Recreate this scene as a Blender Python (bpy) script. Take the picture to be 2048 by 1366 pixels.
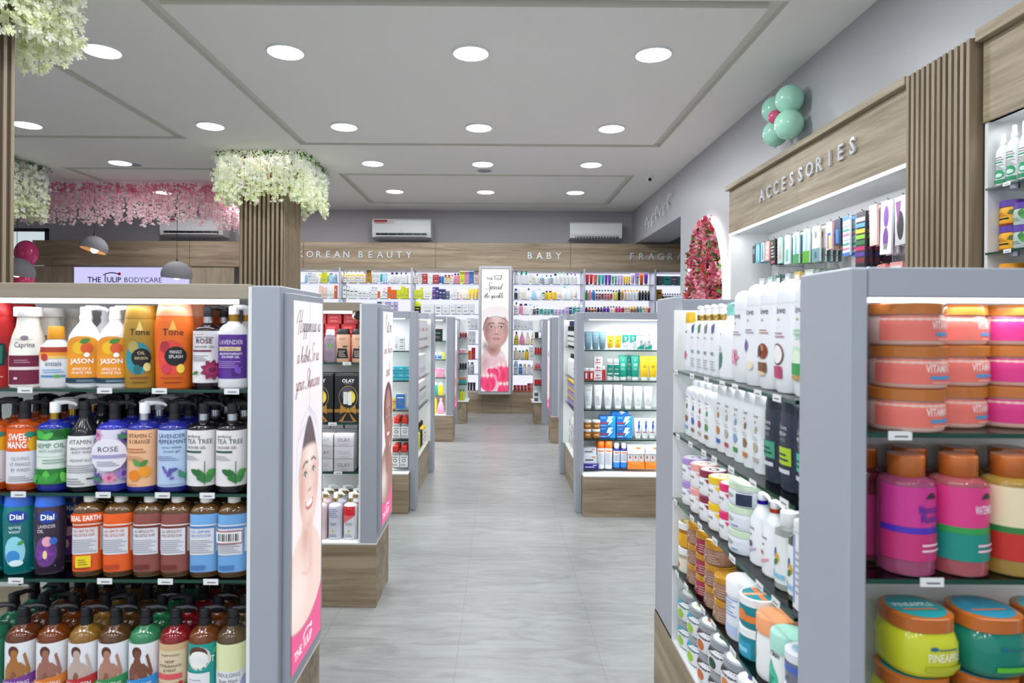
import bpy, math, random
import numpy as np
from mathutils import Vector, Matrix
random.seed(7)
R = math.radians
for o in list(bpy.data.objects): bpy.data.objects.remove(o)
sc = bpy.context.scene
col = sc.collection
# ------------------------------------------------------------------ camera
F, VX, VY, CZ, ROLL = 1300.0, 1000.0, 652.0, 1.40, 0.0065
cd = bpy.data.cameras.new('camera'); cam = bpy.data.objects.new('camera', cd); col.objects.link(cam)
cam.location = (0, 0, CZ)
cam.rotation_euler = (Matrix.Rotation(R(90), 3, 'X') @ Matrix.Rotation(ROLL, 3, 'Z')).to_euler()
cd.sensor_width = 36; cd.lens = F*36/2048; cd.clip_start = .05
cd.shift_x = (1024-VX)/2048; cd.shift_y = -(683-VY)/2048
cd.dof.use_dof = True; cd.dof.focus_distance = 5.0; cd.dof.aperture_fstop = 5.0
sc.camera = cam
# ------------------------------------------------------------------ world, exposure
w = bpy.data.worlds.new('world'); sc.world = w; w.use_nodes = True
w.node_tree.nodes['Background'].inputs[0].default_value = (.86, .92, 1, 1)
w.node_tree.nodes['Background'].inputs[1].default_value = .88
sc.view_settings.view_transform = 'Standard'; sc.view_settings.look = 'None'
sc.view_settings.exposure = 0.0; sc.view_settings.gamma = 1
sc.view_settings.use_curve_mapping = False
LAMP_W, LED_W, CEIL = 14.0, 1.0, 3.35

def area(name, loc, size, sy, power, colr, rot=(0, 0, 0), shape='RECTANGLE', par=None, spread=180):
    l = bpy.data.lights.new(name, 'AREA'); l.shape = shape; l.size = size
    if shape in ('RECTANGLE', 'ELLIPSE'): l.size_y = sy
    l.energy = power; l.color = colr; l.spread = R(spread)
    o = bpy.data.objects.new(name, l); col.objects.link(o); o.location = loc; o.rotation_euler = rot
    if par: o.parent = par
    return o
def X(px, D): return (px-VX)/F*D
def Z(py, D, px=VX): return CZ-(py-VY-ROLL*(px-VX))/F*D
# ------------------------------------------------------------------ materials
def lin(h):
    h = h.lstrip('#'); c = [int(h[i:i+2], 16)/255 for i in (0, 2, 4)]
    return tuple(((x+.055)/1.055)**2.4 if x > .04045 else x/12.92 for x in c)
MC = {}
def bsdf(name):
    m = bpy.data.materials.new(name); m.use_nodes = True
    return m, m.node_tree, m.node_tree.nodes['Principled BSDF']
def M(h, k='p'):
    """h: hex colour; k: p plastic, g glossy, m metal, l liquid, t matt, e emission<strength>"""
    key = (h, k)
    if key in MC: return MC[key]
    m, nt, b = bsdf('%s_%s' % (h.strip('#'), k)); c = lin(h)+(1,)
    b.inputs['Base Color'].default_value = c
    if k == 'p': b.inputs['Roughness'].default_value = .38
    elif k == 'g': b.inputs['Roughness'].default_value = .14
    elif k == 't': b.inputs['Roughness'].default_value = .75
    elif k == 'm': b.inputs['Metallic'].default_value = 1; b.inputs['Roughness'].default_value = .25
    elif k == 'l':
        b.inputs['Roughness'].default_value = .06; b.inputs['IOR'].default_value = 1.4
        b.inputs['Transmission Weight'].default_value = .45; b.inputs['Coat Weight'].default_value = .5
    elif k == 'w':
        b.inputs['Roughness'].default_value = .12; b.inputs['Transmission Weight'].default_value = .75
    elif k[0] == 'e':
        b.inputs['Emission Color'].default_value = c; b.inputs['Emission Strength'].default_value = float(k[1:])
        b.inputs['Base Color'].default_value = (0, 0, 0, 1)
    # faint surface variation keeps large plain areas from looking flat
    if k in 'pt':
        n = nt.nodes.new('ShaderNodeTexNoise'); n.inputs['Scale'].default_value = 60; n.inputs['Detail'].default_value = 2
        r = nt.nodes.new('ShaderNodeMapRange'); r.inputs[3].default_value = b.inputs['Roughness'].default_value-.05
        r.inputs[4].default_value = b.inputs['Roughness'].default_value+.07
        nt.links.new(n.outputs[0], r.inputs[0]); nt.links.new(r.outputs[0], b.inputs['Roughness'])
    MC[key] = m
    return m
def pos_map(nt, scale, loc=(0, 0, 0)):
    g = nt.nodes.new('ShaderNodeNewGeometry'); mp = nt.nodes.new('ShaderNodeMapping')
    mp.inputs['Scale'].default_value = scale; mp.inputs['Location'].default_value = loc
    nt.links.new(g.outputs['Position'], mp.inputs[0]); return mp
def ramp(nt, stops):
    r = nt.nodes.new('ShaderNodeValToRGB'); e = r.color_ramp.elements
    while len(e) < len(stops): e.new(.5)
    for x, (p, h) in zip(e, stops): x.position = p; x.color = lin(h)+(1,)
    return r
def wood(name, ax, c1, c2, c3, rough=.5):
    m, nt, b = bsdf(name)
    s = [7, 7, 7]; s[ax] = .55
    mp = pos_map(nt, s)
    n1 = nt.nodes.new('ShaderNodeTexNoise'); n1.inputs['Scale'].default_value = 1.3; n1.inputs['Detail'].default_value = 7
    n1.inputs['Roughness'].default_value = .62; n1.inputs['Distortion'].default_value = .9
    nt.links.new(mp.outputs[0], n1.inputs[0])
    s2 = [60, 60, 60]; s2[ax] = 2.2
    mp2 = pos_map(nt, s2); n2 = nt.nodes.new('ShaderNodeTexNoise'); n2.inputs['Scale'].default_value = 1
    n2.inputs['Detail'].default_value = 3; nt.links.new(mp2.outputs[0], n2.inputs[0])
    mx = nt.nodes.new('ShaderNodeMix'); mx.inputs[0].default_value = .28
    nt.links.new(n1.outputs[0], mx.inputs[2]); nt.links.new(n2.outputs[0], mx.inputs[3])
    r = ramp(nt, [(.33, c1), (.5, c2), (.66, c3)])
    nt.links.new(mx.outputs[0], r.inputs[0]); nt.links.new(r.outputs[0], b.inputs['Base Color'])
    b.inputs['Roughness'].default_value = rough
    return m
WX = wood('wood_grain_x', 0, '#74634b', '#998770', '#b3a28a')
WY = wood('wood_grain_y', 1, '#75664f', '#9a8a72', '#b3a48b')
WXT = wood('wood_top_edge', 0, '#857a69', '#948978', '#a39887')
WV = wood('wood_grain_vertical', 2, '#8b7b64', '#a39480', '#b5a793')
WS = wood('slat_wood', 2, '#7a6a53', '#8d7c63', '#9d8c73')
WSD = M('#4b3c2f', 't')
def floor_mat():
    m, nt, b = bsdf('floor_tile')
    mp = pos_map(nt, (1, 1, 1), (.173+.605*20, -3.42+.565*20, 0))
    br = nt.nodes.new('ShaderNodeTexBrick'); br.offset = 0; br.squash = 1
    for k, v in (('Scale', 1), ('Mortar Size', .0016), ('Mortar Smooth', .3), ('Brick Width', .605), ('Row Height', .565)): br.inputs[k].default_value = v
    br.inputs['Color1'].default_value = (1, 1, 1, 1); br.inputs['Color2'].default_value = (.94, .94, .94, 1); br.inputs['Mortar'].default_value = (.72, .71, .69, 1)
    nt.links.new(mp.outputs[0], br.inputs[0])
    mp2 = pos_map(nt, (1.6, 7, 1)); n = nt.nodes.new('ShaderNodeTexNoise'); n.inputs['Scale'].default_value = 1.6
    n.inputs['Detail'].default_value = 9; n.inputs['Roughness'].default_value = .65; n.inputs['Distortion'].default_value = 1.2
    nt.links.new(mp2.outputs[0], n.inputs[0])
    r = ramp(nt, [(.36, '#878987'), (.5, '#959695'), (.62, '#9d9f9e')]); nt.links.new(n.outputs[0], r.inputs[0])
    mx = nt.nodes.new('ShaderNodeMix'); mx.data_type = 'RGBA'; mx.blend_type = 'MULTIPLY'; mx.inputs[0].default_value = 1
    nt.links.new(r.outputs[0], mx.inputs[6]); nt.links.new(br.outputs[0], mx.inputs[7])
    nt.links.new(mx.outputs[2], b.inputs['Base Color']); b.inputs['Roughness'].default_value = .33
    return m
def glass_mat():
    m = bpy.data.materials.new('shelf_glass'); m.use_nodes = True; nt = m.node_tree
    nt.nodes.clear(); o = nt.nodes.new('ShaderNodeOutputMaterial'); t = nt.nodes.new('ShaderNodeBsdfTransparent')
    t.inputs[0].default_value = (.93, .975, .96, 1); g = nt.nodes.new('ShaderNodeBsdfGlossy'); g.inputs['Roughness'].default_value = .03
    f = nt.nodes.new('ShaderNodeFresnel'); f.inputs[0].default_value = 1.45; x = nt.nodes.new('ShaderNodeMixShader')
    nt.links.new(f.outputs[0], x.inputs[0]); nt.links.new(t.outputs[0], x.inputs[1]); nt.links.new(g.outputs[0], x.inputs[2])
    nt.links.new(x.outputs[0], o.inputs[0]); return m
GLASS = glass_mat(); GEDGE = M('#0f3f33', 'g')
FLOOR = floor_mat()
GREY = M('#a1a6b1', 'p'); GREYD = M('#878f9b', 'p'); WHITE = M('#e4e6e6', 'p'); WALLM = M('#aeaeb2', 'p'); CEILM = M('#f0eeea', 't')
GROOVE = M('#dcdbd2', 't'); BACKW = M('#b0aeb1', 't'); LEDM = M('#f4f8ff', 'e4.5'); LAMPM = M('#f6fbff', 'e9')
# ------------------------------------------------------------------ mesh builder
class MB:
    def __init__(s): s.v = []; s.f = []; s.m = []; s.sm = []; s.mats = []
    def mi(s, m):
        if m not in s.mats: s.mats.append(m)
        return s.mats.index(m)
    def add(s, vs, fs, m, smooth=False):
        n = len(s.v); s.v += [tuple(p) for p in vs]; k = s.mi(m)
        for f in fs: s.f.append([n+i for i in f]); s.m.append(k); s.sm.append(smooth)
        return s
    def box(s, x0, x1, y0, y1, z0, z1, m, b=0):
        if x0 > x1: x0, x1 = x1, x0
        if y0 > y1: y0, y1 = y1, y0
        b = min(b, (x1-x0)*.45, (y1-y0)*.45, (z1-z0)*.45)
        if b <= 0:
            vs = [(x, y, z) for z in (z0, z1) for x, y in ((x0, y0), (x1, y0), (x1, y1), (x0, y1))]
            return s.add(vs, [(3, 2, 1, 0), (4, 5, 6, 7), (0, 1, 5, 4), (1, 2, 6, 5), (2, 3, 7, 6), (3, 0, 4, 7)], m)
        vs = []
        for z, i in ((z0, b), (z0+b, 0), (z1-b, 0), (z1, b)):
            a, c, d, e = x0+i, x1-i, y0+i, y1-i; q = b if i == 0 else b*.3
            vs += [(a+q, d, z), (c-q, d, z), (c, d+q, z), (c, e-q, z), (c-q, e, z), (a+q, e, z), (a, e-q, z), (a, d+q, z)]
        fs = [tuple(range(7, -1, -1)), tuple(range(24, 32))]
        for r in range(3):
            for i in range(8): j = (i+1) % 8; fs.append((r*8+i, r*8+j, r*8+8+j, r*8+8+i))
        return s.add(vs, fs, m)
    def loft(s, L, m, seg=20, p=2, cx=0, cy=0, cap=True, smooth=True, z=0):
        """L: (z, rx, ry)"""
        vs = []
        for zz, rx, ry in L:
            for i in range(seg):
                a = 2*math.pi*i/seg; c, n = math.cos(a), math.sin(a)
                if p != 2: c = math.copysign(abs(c)**(2/p), c); n = math.copysign(abs(n)**(2/p), n)
                vs.append((cx+rx*c, cy+ry*n, z+zz))
        fs = []
        for r in range(len(L)-1):
            for i in range(seg): j = (i+1) % seg; fs.append((r*seg+i, r*seg+j, r*seg+seg+j, r*seg+seg+i))
        if cap: fs.append(tuple(range(seg-1, -1, -1))); fs.append(tuple(range(len(L)*seg-seg, len(L)*seg)))
        return s.add(vs, fs, m, smooth)
    def tube(s, pts, r, m, seg=6):
        pts = [Vector(p) for p in pts]; vs = []; fs = []
        for i, p in enumerate(pts):
            t = (pts[min(i+1, len(pts)-1)]-pts[max(i-1, 0)]).normalized()
            u = t.cross(Vector((0, 0, 1)) if abs(t.z) < .9 else Vector((1, 0, 0))).normalized(); v = t.cross(u)
            rr = r[i] if isinstance(r, (list, tuple)) else r
            for k in range(seg): a = 2*math.pi*k/seg; vs.append(p+u*rr*math.cos(a)+v*rr*math.sin(a))
        for i in range(len(pts)-1):
            for k in range(seg): j = (k+1) % seg; fs.append((i*seg+k, i*seg+j, i*seg+seg+j, i*seg+seg+k))
        fs += [tuple(range(seg-1, -1, -1)), tuple(range(len(vs)-seg, len(vs)))]
        return s.add(vs, fs, m, True)
    def sphere(s, c, r, m, seg=16, rings=10, sc=(1, 1, 1)):
        L = [(-math.cos(math.pi*i/rings)*r*sc[2], max(math.sin(math.pi*i/rings), .02)*r*sc[0], max(math.sin(math.pi*i/rings), .02)*r*sc[1]) for i in range(rings+1)]
        return s.loft(L, m, seg, cx=c[0], cy=c[1], z=c[2])
    def mesh(s, name):
        me = bpy.data.meshes.new(name); me.from_pydata(s.v, [], s.f)
        for m in s.mats: me.materials.append(m)
        me.polygons.foreach_set('material_index', s.m); me.polygons.foreach_set('use_smooth', s.sm)
        me.update()
        if any(s.sm): me.set_sharp_from_angle(angle=R(42))
        return me
    def obj(s, name, par=None, loc=None, label=None, cat=None, group=None, kind=None):
        o = bpy.data.objects.new(name, s.mesh(name)); col.objects.link(o)
        if par: o.parent = par
        if loc: o.location = loc
        tag(o, label, cat, group, kind); return o
def tag(o, label=None, cat=None, group=None, kind=None):
    for k, v in (('label', label), ('category', cat), ('group', group), ('kind', kind)):
        if v: o[k] = v
    return o
def thing(name, label, cat, loc=(0, 0, 0), rz=0, group=None):
    o = bpy.data.objects.new(name, None); o.empty_display_size = .05; col.objects.link(o)
    o.location = loc; o.rotation_euler = (0, 0, rz); return tag(o, label, cat, group)
def struct(mb, name): return mb.obj(name, kind='structure')
# ------------------------------------------------------------------ lettering
TC = {}
def txt2d(t, bold=False):
    """builtin font text as flat triangles, cap height 1, starts at x=0"""
    k = (t, bold)
    if k in TC: return TC[k]
    c = bpy.data.curves.new('t', 'FONT'); c.body = t; c.size = 1; c.resolution_u = 2
    if bold: c.offset = .018
    o = bpy.data.objects.new('t', c); me = o.to_mesh()
    vs = [(v.co.x/.7, v.co.y/.7) for v in me.vertices]; fs = [tuple(p.vertices) for p in me.polygons]
    o.to_mesh_clear(); bpy.data.objects.remove(o); bpy.data.curves.remove(c)
    x0 = min([v[0] for v in vs] or [0]); x1 = max([v[0] for v in vs] or [1])
    vs = [(x-x0, y) for x, y in vs]; TC[k] = (vs, fs, x1-x0)
    return TC[k]
GL = {'a': (1., '7,8 4.5,10 1.5,8 .5,3.5 2.5,0 5,2 7,8 7.2,10 7,3 8.5,0 10.5,3'), 'i': (.5, '0,3 2,10 2,3 3.5,0 5.5,3;2.4,14 2.8,14.6'),
 'n': (.9, '0,3 1.5,10 1.5,0 2,6 4.5,10 6,7 6,2 7.5,0 9.5,3'), 'e': (.7, '0,3 5,6 4.5,9.5 2.5,10 .8,6 1.5,1 4,0 7.5,3'),
 's': (.65, '0,2 3.5,10 5,5 4.5,1 2,0 1,1.2 5,.2 7.5,3'), 'p': (.85, '0,3 2,10 1,-9 1.5,0 3,8.5 5.5,10 7,6 5.5,1 2.5,1 6,0 9,3'),
 'h': (.9, '0,3 4,19 3,21 1.5,16 1.2,0 2,6 4.5,10 6,6 6.2,1.5 7.5,0 9.5,3'), 'b': (.8, '0,3 4,19 2.8,21 1.2,14 1.2,2 3.5,0 6,3.5 4.5,8.5 2.5,7 6,6 8.5,7'),
 't': (.55, '0,3 3,17 2.2,3 3.8,0 6,3;-1,11.5 6,12.5'), 'o': (.75, '4,10 1,7.5 1,2 4,0 6.5,4 5,9.5 4,10 8.5,8.5'),
 'y': (.85, '0,8 1.5,10 2,3 4,.5 6,5 7,10 5.5,-6 2.5,-9 2,-5 9,3'), 'u': (.95, '0,8 1.2,10 1.5,2.5 3.5,0 6,4 6.5,10 6.5,2 8,0 10,3'),
 'r': (.7, '0,3 2,10.5 3,9 5,9.5 4.5,3 5.5,0 8,3'), 'k': (.8, '0,3 4,19 2.8,21 1.2,14 1,0 2,6 5,9.5 5,6 2.5,5 6,0 8.5,3'),
 'c': (.65, '6,8 4,10 1,7 1,2 3.5,0 7,3'), 'd': (.95, '6,8 4,10 1,7 1,2 3.5,0 6,6 8.5,21 6.5,3 8,0 10,3'),
 'l': (.5, '0,3 4,18 2.8,21 1.2,14 1.5,2 3.5,0 5.5,3'), 'S': (1.2, '12,21 9,25 5,21 6,14 10,8 8,1 2,0 -2,4'),
 'H': (1.5, '-6,10 -3,20 5,25 3,0 1,-2;13,27 10,0 12,1;1,12 14,13.5'), 'P': (1.1, '4,23 1,0;-3,18 6,25 10,20 7,13 2,12'),
 'm': (1.3, '0,3 1.5,10 1.5,0 2,6 4.5,10 6,7 6,0 6.5,6 9,10 10.5,7 10.5,2 12,0 13.5,3'), 'w': (1.1, '0,8 1.2,10 2,1 3.5,0 5,7 6,1 8,1 9.5,8 9.5,10 11,8'),
 'f': (.6, '0,3 4,18 2.8,21 1.5,14 1,-8 3,-4 6,4'), 'g': (.85, '7,8 4.5,10 1,7 1,2 4,0 7,9 6,-6 3,-9 2,-5 9,3'), '.': (.3, '1,0 1.6,.6'), ' ': (.6, '')}
def script2d(t, w=.1):
    """handwriting as ribbons; x-height 1"""
    vs, fs = [], []; x = 0
    for ch in t:
        adv, g = GL[ch]
        for st in g.split(';'):
            P = [tuple(float(a)/10 for a in q.split(',')) for q in st.split()]
            if len(P) < 2: continue
            C = []
            E = [P[0]]+P+[P[-1]]
            for i in range(1, len(E)-2):
                for k in range(5):
                    u = k/5; a, b, c, d = E[i-1], E[i], E[i+1], E[i+2]
                    C.append(tuple(.5*(2*b[j]+(c[j]-a[j])*u+(2*a[j]-5*b[j]+4*c[j]-d[j])*u*u+(3*b[j]-a[j]-3*c[j]+d[j])*u**3) for j in (0, 1)))
            C.append(P[-1]); n = len(vs)
            for i, c in enumerate(C):
                a, b = C[max(i-1, 0)], C[min(i+1, len(C)-1)]; dx, dy = b[0]-a[0], b[1]-a[1]; l = math.hypot(dx, dy) or 1
                ww = w*(.5+.5*abs(dy/l)); px, py = -dy/l*ww/2, dx/l*ww/2
                for s in (1, -1): X_, Y_ = c[0]+s*px, c[1]+s*py; vs.append((x+X_+.28*Y_, Y_))
            fs += [(n+2*i, n+2*i+1, n+2*i+3, n+2*i+2) for i in range(len(C)-1)]
        x += adv
    return vs, fs, x
def flat_text(mb, t2, org, ux, uz, size, m, off=(0, 0, 0), depth=0, center=True):
    vs, fs, wd = t2; ux, uz, org = Vector(ux), Vector(uz), Vector(org)+Vector(off)
    s0 = -wd/2 if center else 0
    P = [org+ux*((x+s0)*size)+uz*(y*size) for x, y in vs]
    if depth:
        n = uz.cross(ux).normalized()*-1; k = len(P); Q = [p+n*depth for p in P]
        from collections import Counter
        E = Counter(); D = {}
        for f in fs:
            for a, b in zip(f, f[1:]+f[:1]): E[frozenset((a, b))] += 1; D[frozenset((a, b))] = (a, b)
        side = [(D[e][0], D[e][1], D[e][1]+k, D[e][0]+k) for e in E if E[e] == 1]
        mb.add(P+Q, [tuple(i+k for i in f) for f in fs]+side+[tuple(reversed(f)) for f in fs], m)
    else: mb.add(P, fs, m)
# ------------------------------------------------------------------ products
SH = {  # t(0..1 of h), rx, ry (of w); body / collar / cap levels
 'pump': dict(b=[(0, .45, .45), (.012, .49, .49), (.03, .5, .5), (.66, .5, .5), (.69, .49, .49), (.715, .45, .45), (.735, .32, .32), (.745, .2, .2), (.77, .19, .19)], col=(.765, .84, .17), head=(.84, .96, .16)),
 'pumpr': dict(b=[(0, .42, .42), (.015, .48, .48), (.03, .5, .5), (.6, .5, .5), (.66, .49, .49), (.71, .44, .44), (.745, .34, .34), (.765, .22, .22), (.79, .19, .19)], col=(.785, .87, .19), head=(.87, .97, .17)),
 'pumpo': dict(b=[(0, .44, .34), (.015, .49, .38), (.04, .5, .39), (.5, .5, .39), (.62, .46, .36), (.7, .34, .28), (.76, .22, .2), (.79, .17, .17), (.82, .17, .17)], col=(.82, .87, .18), head=(.87, .97, .16)),
 'flip': dict(b=[(0, .44, .24), (.02, .48, .27), (.15, .5, .29), (.4, .49, .29), (.62, .5, .29), (.74, .46, .28), (.8, .37, .25), (.82, .35, .25)], cap=[(.82, .36, .26), (.83, .37, .27), (.97, .31, .25), (1, .28, .22)]),
 'flipw': dict(b=[(0, .42, .26), (.02, .46, .29), (.3, .47, .3), (.6, .5, .31), (.78, .48, .3), (.84, .45, .28)], cap=[(.84, .46, .29), (.855, .46, .29), (.97, .41, .26), (1, .38, .23)]),
 'dome': dict(b=[(0, .4, .24), (.02, .45, .27), (.2, .5, .29), (.45, .5, .29), (.62, .45, .28), (.76, .41, .27), (.79, .41, .27)], cap=[(.79, .42, .275), (.86, .42, .275), (.93, .38, .25), (.975, .27, .19), (1, .1, .08)]),
 'milk': dict(b=[(0, .46, .4), (.02, .5, .43), (.4, .5, .43), (.5, .49, .42), (.64, .42, .36), (.76, .32, .29), (.86, .29, .27), (.88, .29, .27)], cap=[(.88, .37, .34), (.885, .385, .35), (.985, .385, .35), (1, .37, .34)]),
 'cast': dict(b=[(0, .45, .42), (.015, .49, .46), (.03, .5, .47), (.78, .5, .47), (.83, .47, .44), (.865, .38, .36), (.885, .22, .22), (.9, .18, .18)], cap=[(.895, .2, .2), (.9, .21, .21), (.99, .21, .21), (1, .2, .2)], p=3),
 'sq': dict(b=[(0, .44, .36), (.015, .49, .41), (.03, .5, .42), (.66, .5, .42), (.71, .45, .37), (.73, .3, .28)], cap=[(.72, .33, .3), (.73, .36, .33), (.98, .36, .33), (1, .34, .31)], p=4),
 'squeeze': dict(b=[(0, .45, .33), (.02, .49, .36), (.55, .5, .36), (.66, .46, .34), (.74, .32, .27), (.78, .24, .22), (.8, .2, .2)], cap=[(.79, .26, .24), (.8, .27, .25), (.985, .24, .22), (1, .22, .2)]),
 'mist': dict(b=[(0, .47, .47), (.012, .5, .5), (.76, .5, .5), (.79, .47, .47), (.81, .36, .36), (.83, .28, .28)], cap=[(.82, .32, .32), (.825, .33, .33), (.99, .33, .33), (1, .32, .32)]),
 'can': dict(b=[(0, .48, .48), (.012, .5, .5), (.72, .5, .5), (.74, .48, .48)], cap=[(.74, .47, .47), (.745, .48, .48), (.98, .47, .47), (1, .44, .44)]),
 'jar': dict(b=[(0, .43, .43), (.03, .47, .47), (.1, .49, .49), (.62, .49, .49), (.7, .46, .46), (.74, .46, .46)], cap=[(.73, .48, .48), (.74, .5, .5), (.98, .5, .5), (1, .475, .475)]),
 'jarw': dict(b=[(0, .4, .4), (.05, .47, .47), (.15, .5, .5), (.55, .5, .5), (.68, .46, .46), (.76, .42, .42)], cap=[(.75, .43, .43), (.76, .45, .45), (.98, .45, .45), (1, .43, .43)], p=2.6),
 'tube': dict(b=[(.13, .36, .3), (.16, .4, .33), (.5, .44, .22), (.9, .49, .07), (.93, .5, .025), (1, .5, .02)], cap=[(0, .33, .29), (.01, .35, .31), (.12, .35, .31), (.13, .34, .3)]),
 'spray': dict(b=[(0, .46, .46), (.015, .5, .5), (.6, .5, .5), (.68, .45, .45), (.74, .3, .3), (.78, .2, .2)], cap=[(.77, .21, .21), (.78, .23, .23), (.86, .22, .22), (.88, .17, .17), (.98, .16, .16), (1, .12, .12)]),
 'drop': dict(b=[(0, .46, .3), (.02, .5, .33), (.25, .5, .33), (.5, .4, .28), (.7, .25, .2), (.8, .15, .15), (.84, .14, .14)], cap=[(.83, .17, .17), (.84, .18, .18), (.98, .16, .16), (1, .13, .13)]),
}
KN = dict(sq='square bottle', pump='pump bottle', pumpr='pump bottle', pumpo='pump bottle', flip='flip-top bottle', flipw='flip-top bottle', dome='dome-capped bottle', milk='wide-capped bottle', cast='soap bottle', squeeze='squeeze bottle', mist='capped bottle', can='spray can', jar='jar', jarw='jar', tube='tube', spray='spray bottle', drop='teardrop bottle', box='box', book='box')
KC = dict(jar='jar', jarw='jar', tube='tube', box='box', can='can')
CAPN = dict(pump='pump_head', pumpr='pump_head', pumpo='pump_head', jar='lid', jarw='lid')
def sup(x, p): return max(1-abs(x)**p, 0)**(1/p)
TPL = {}
def tpl(kind, w, h, body, cap='#eeeeee', lab=None, collar=None, bk='p', ck='p', d=None, sp=0, lod=1, top=None, z0=.06, z1=.6, lw=.8):
    """lab: list of art; first entry may be a background colour string. Returns [(part, mesh)]"""
    key = repr((kind, w, h, body, cap, lab, collar, bk, ck, d, sp, lod, top, z0, z1, lw))
    if key in TPL: return TPL[key]
    out = []; seg = {0: 8, 1: 16, 2: 28}[lod]
    A = MB(); bm = M(body, bk)
    if kind in ('box', 'book'):
        d = d or w*.6; A.box(-w/2, w/2, -d/2, d/2, 0, h, bm, .0012 if lod else 0)
        if lod:  # lid flap seam
            A.box(-w*.46, w*.46, -d/2-.0003, -d/2, h*.965, h*.97, M('#77736c', 't'))
        S = lambda u, z, off: (u, -d/2-off, z)
        hw = w/2*.96; z0, z1 = .02, .98
        if sp == 1: z0, z1, hw = 0, 1, w/2
    else:
        D = SH[kind]; p = D.get('p', 2); d = d or 1
        L = [(t*h, rx*w, ry*w*d) for t, rx, ry in D['b']]
        A.loft(L, bm, seg, p)
        def rad(z):
            for a, b in zip(L, L[1:]):
                if a[0] <= z <= b[0]:
                    u = (z-a[0])/max(b[0]-a[0], 1e-6); return a[1]+(b[1]-a[1])*u, a[2]+(b[2]-a[2])*u
            return L[-1][1:] if z > L[-1][0] else L[0][1:]
        def S(u, z, off):
            rx, ry = rad(z); a = max(-1.5, min(1.5, u/rx)); x = math.sin(a)*rx
            y = -ry*sup(x/rx, p)
            return (x*(1+off/rx), y-off, z)
        hw = w*lw*.62
        if kind == 'tube' and z0 == .06: z0, z1 = .2, .9; lw = .7; hw = w*.35
    G = MB()
    if kind in ('pump', 'pumpr', 'pumpo', 'mist'): z1 = min(z1, {'pump': .675, 'pumpr': .635, 'pumpo': .62, 'mist': .755}[kind])
    if lab:
        lab = list(lab); H = (z1-z0)*h; Zb = z0*h; o = .0004 if lod else .0012
        def quadgrid(u0, u1, v0, v1, m, off):
            n = max(1, int(abs(u1-u0)*hw/max(w*.06, .002))) if kind not in ('box', 'book') else 1
            k = max(1, int((v1-v0)*6)) if kind not in ('box', 'book') and lod else 1
            vs = [S((u0+(u1-u0)*i/n)*hw, Zb+(v0+(v1-v0)*j/k)*H, off) for j in range(k+1) for i in range(n+1)]
            G.add(vs, [(j*(n+1)+i, j*(n+1)+i+1, (j+1)*(n+1)+i+1, (j+1)*(n+1)+i) for j in range(k) for i in range(n)], m, True)
        def poly(pts, m, o):
            if kind == 'box' or not lod: G.add([S(u*hw, Zb+v*H, o) for u, v in pts], [tuple(range(len(pts)))], m); return
            tr = [(pts[0], pts[i], pts[i+1]) for i in range(1, len(pts)-1)]
            big = max(p[0] for p in pts)-min(p[0] for p in pts)
            for _ in range(3 if big > 1 else 2 if big > .4 else 1):
                nt_ = []
                for a, b, c in tr:
                    ab, bc, ca = [((p[0]+q[0])/2, (p[1]+q[1])/2) for p, q in ((a, b), (b, c), (c, a))]
                    nt_ += [(a, ab, ca), (ab, b, bc), (ca, bc, c), (ab, bc, ca)]
                tr = nt_
            vs = []; ix = {}; fs = []
            for T_ in tr:
                f = []
                for p in T_:
                    k_ = (round(p[0], 5), round(p[1], 5))
                    if k_ not in ix: ix[k_] = len(vs); vs.append(S(p[0]*hw, Zb+p[1]*H, o))
                    f.append(ix[k_])
                fs.append(tuple(f))
            G.add(vs, fs, m, True)
        if isinstance(lab[0], str):
            quadgrid(-1, 1, 0, 1, M(lab.pop(0)), o)
        for it in lab:
            o += .0004 if lod else .0006; t = it[0]
            if t == 'r': quadgrid(it[1], it[2], it[3], it[4], M(it[5]), o)
            elif t == 'e':
                u, v, ru, rv = it[1:5]; n = 14
                rg = (1,) if kind == 'box' or not lod or ru < .2 else (.35, .7, 1)
                P = [S(u*hw, Zb+v*H, o)]+[S((u+q*ru*math.cos(6.2832*i/n))*hw, Zb+(v+q*rv*math.sin(6.2832*i/n))*H, o) for q in rg for i in range(n)]
                fs = [(0, 1+i, 1+(i+1) % n) for i in range(n)]
                for q in range(len(rg)-1): fs += [(1+q*n+i, 1+q*n+n+i, 1+q*n+n+(i+1) % n, 1+q*n+(i+1) % n) for i in range(n)]
                G.add(P, fs, M(it[5]), True)
            elif t == 'P': poly(it[1], M(it[2]), o)
            elif t in 'tT':
                s, u, v, hh, c = it[1:6]; vs, fs, wd = txt2d(s, t == 'T'); q = hh*H
                mw = (1.85*hw if len(it) < 7 else it[6]*hw)*(1 if kind == 'box' else .8)
                sx = min(q, mw/wd)
                G.add([S(u*hw+(x-wd/2)*sx, Zb+v*H+y*q, o) for x, y in vs], fs, M(c))
            elif t == 'g':  # lines of small print
                u0, u1, v0, v1, n, c = it[1:7]
                for i in range(n):
                    a = v0+(v1-v0)*i/n; e = u1-(u1-u0)*((i*37) % 5)*.07; quadgrid(u0, e, a, a+(v1-v0)/n*.4, M(c), o)
            elif t == 'L':  # leaf
                u, v, ln, an, c = it[1:6]; dx, dy = math.cos(an)*ln, math.sin(an)*ln; nx, ny = -dy*.28, dx*.28
                poly([(a, v+b*hw/H) for a, b in ((u, 0), (u+dx*.35+nx, dy*.35+ny), (u+dx*.75+nx*.7, dy*.75+ny*.7), (u+dx, dy), (u+dx*.75-nx*.7, dy*.75-ny*.7), (u+dx*.35-nx, dy*.35-ny))], M(c), o)
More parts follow.
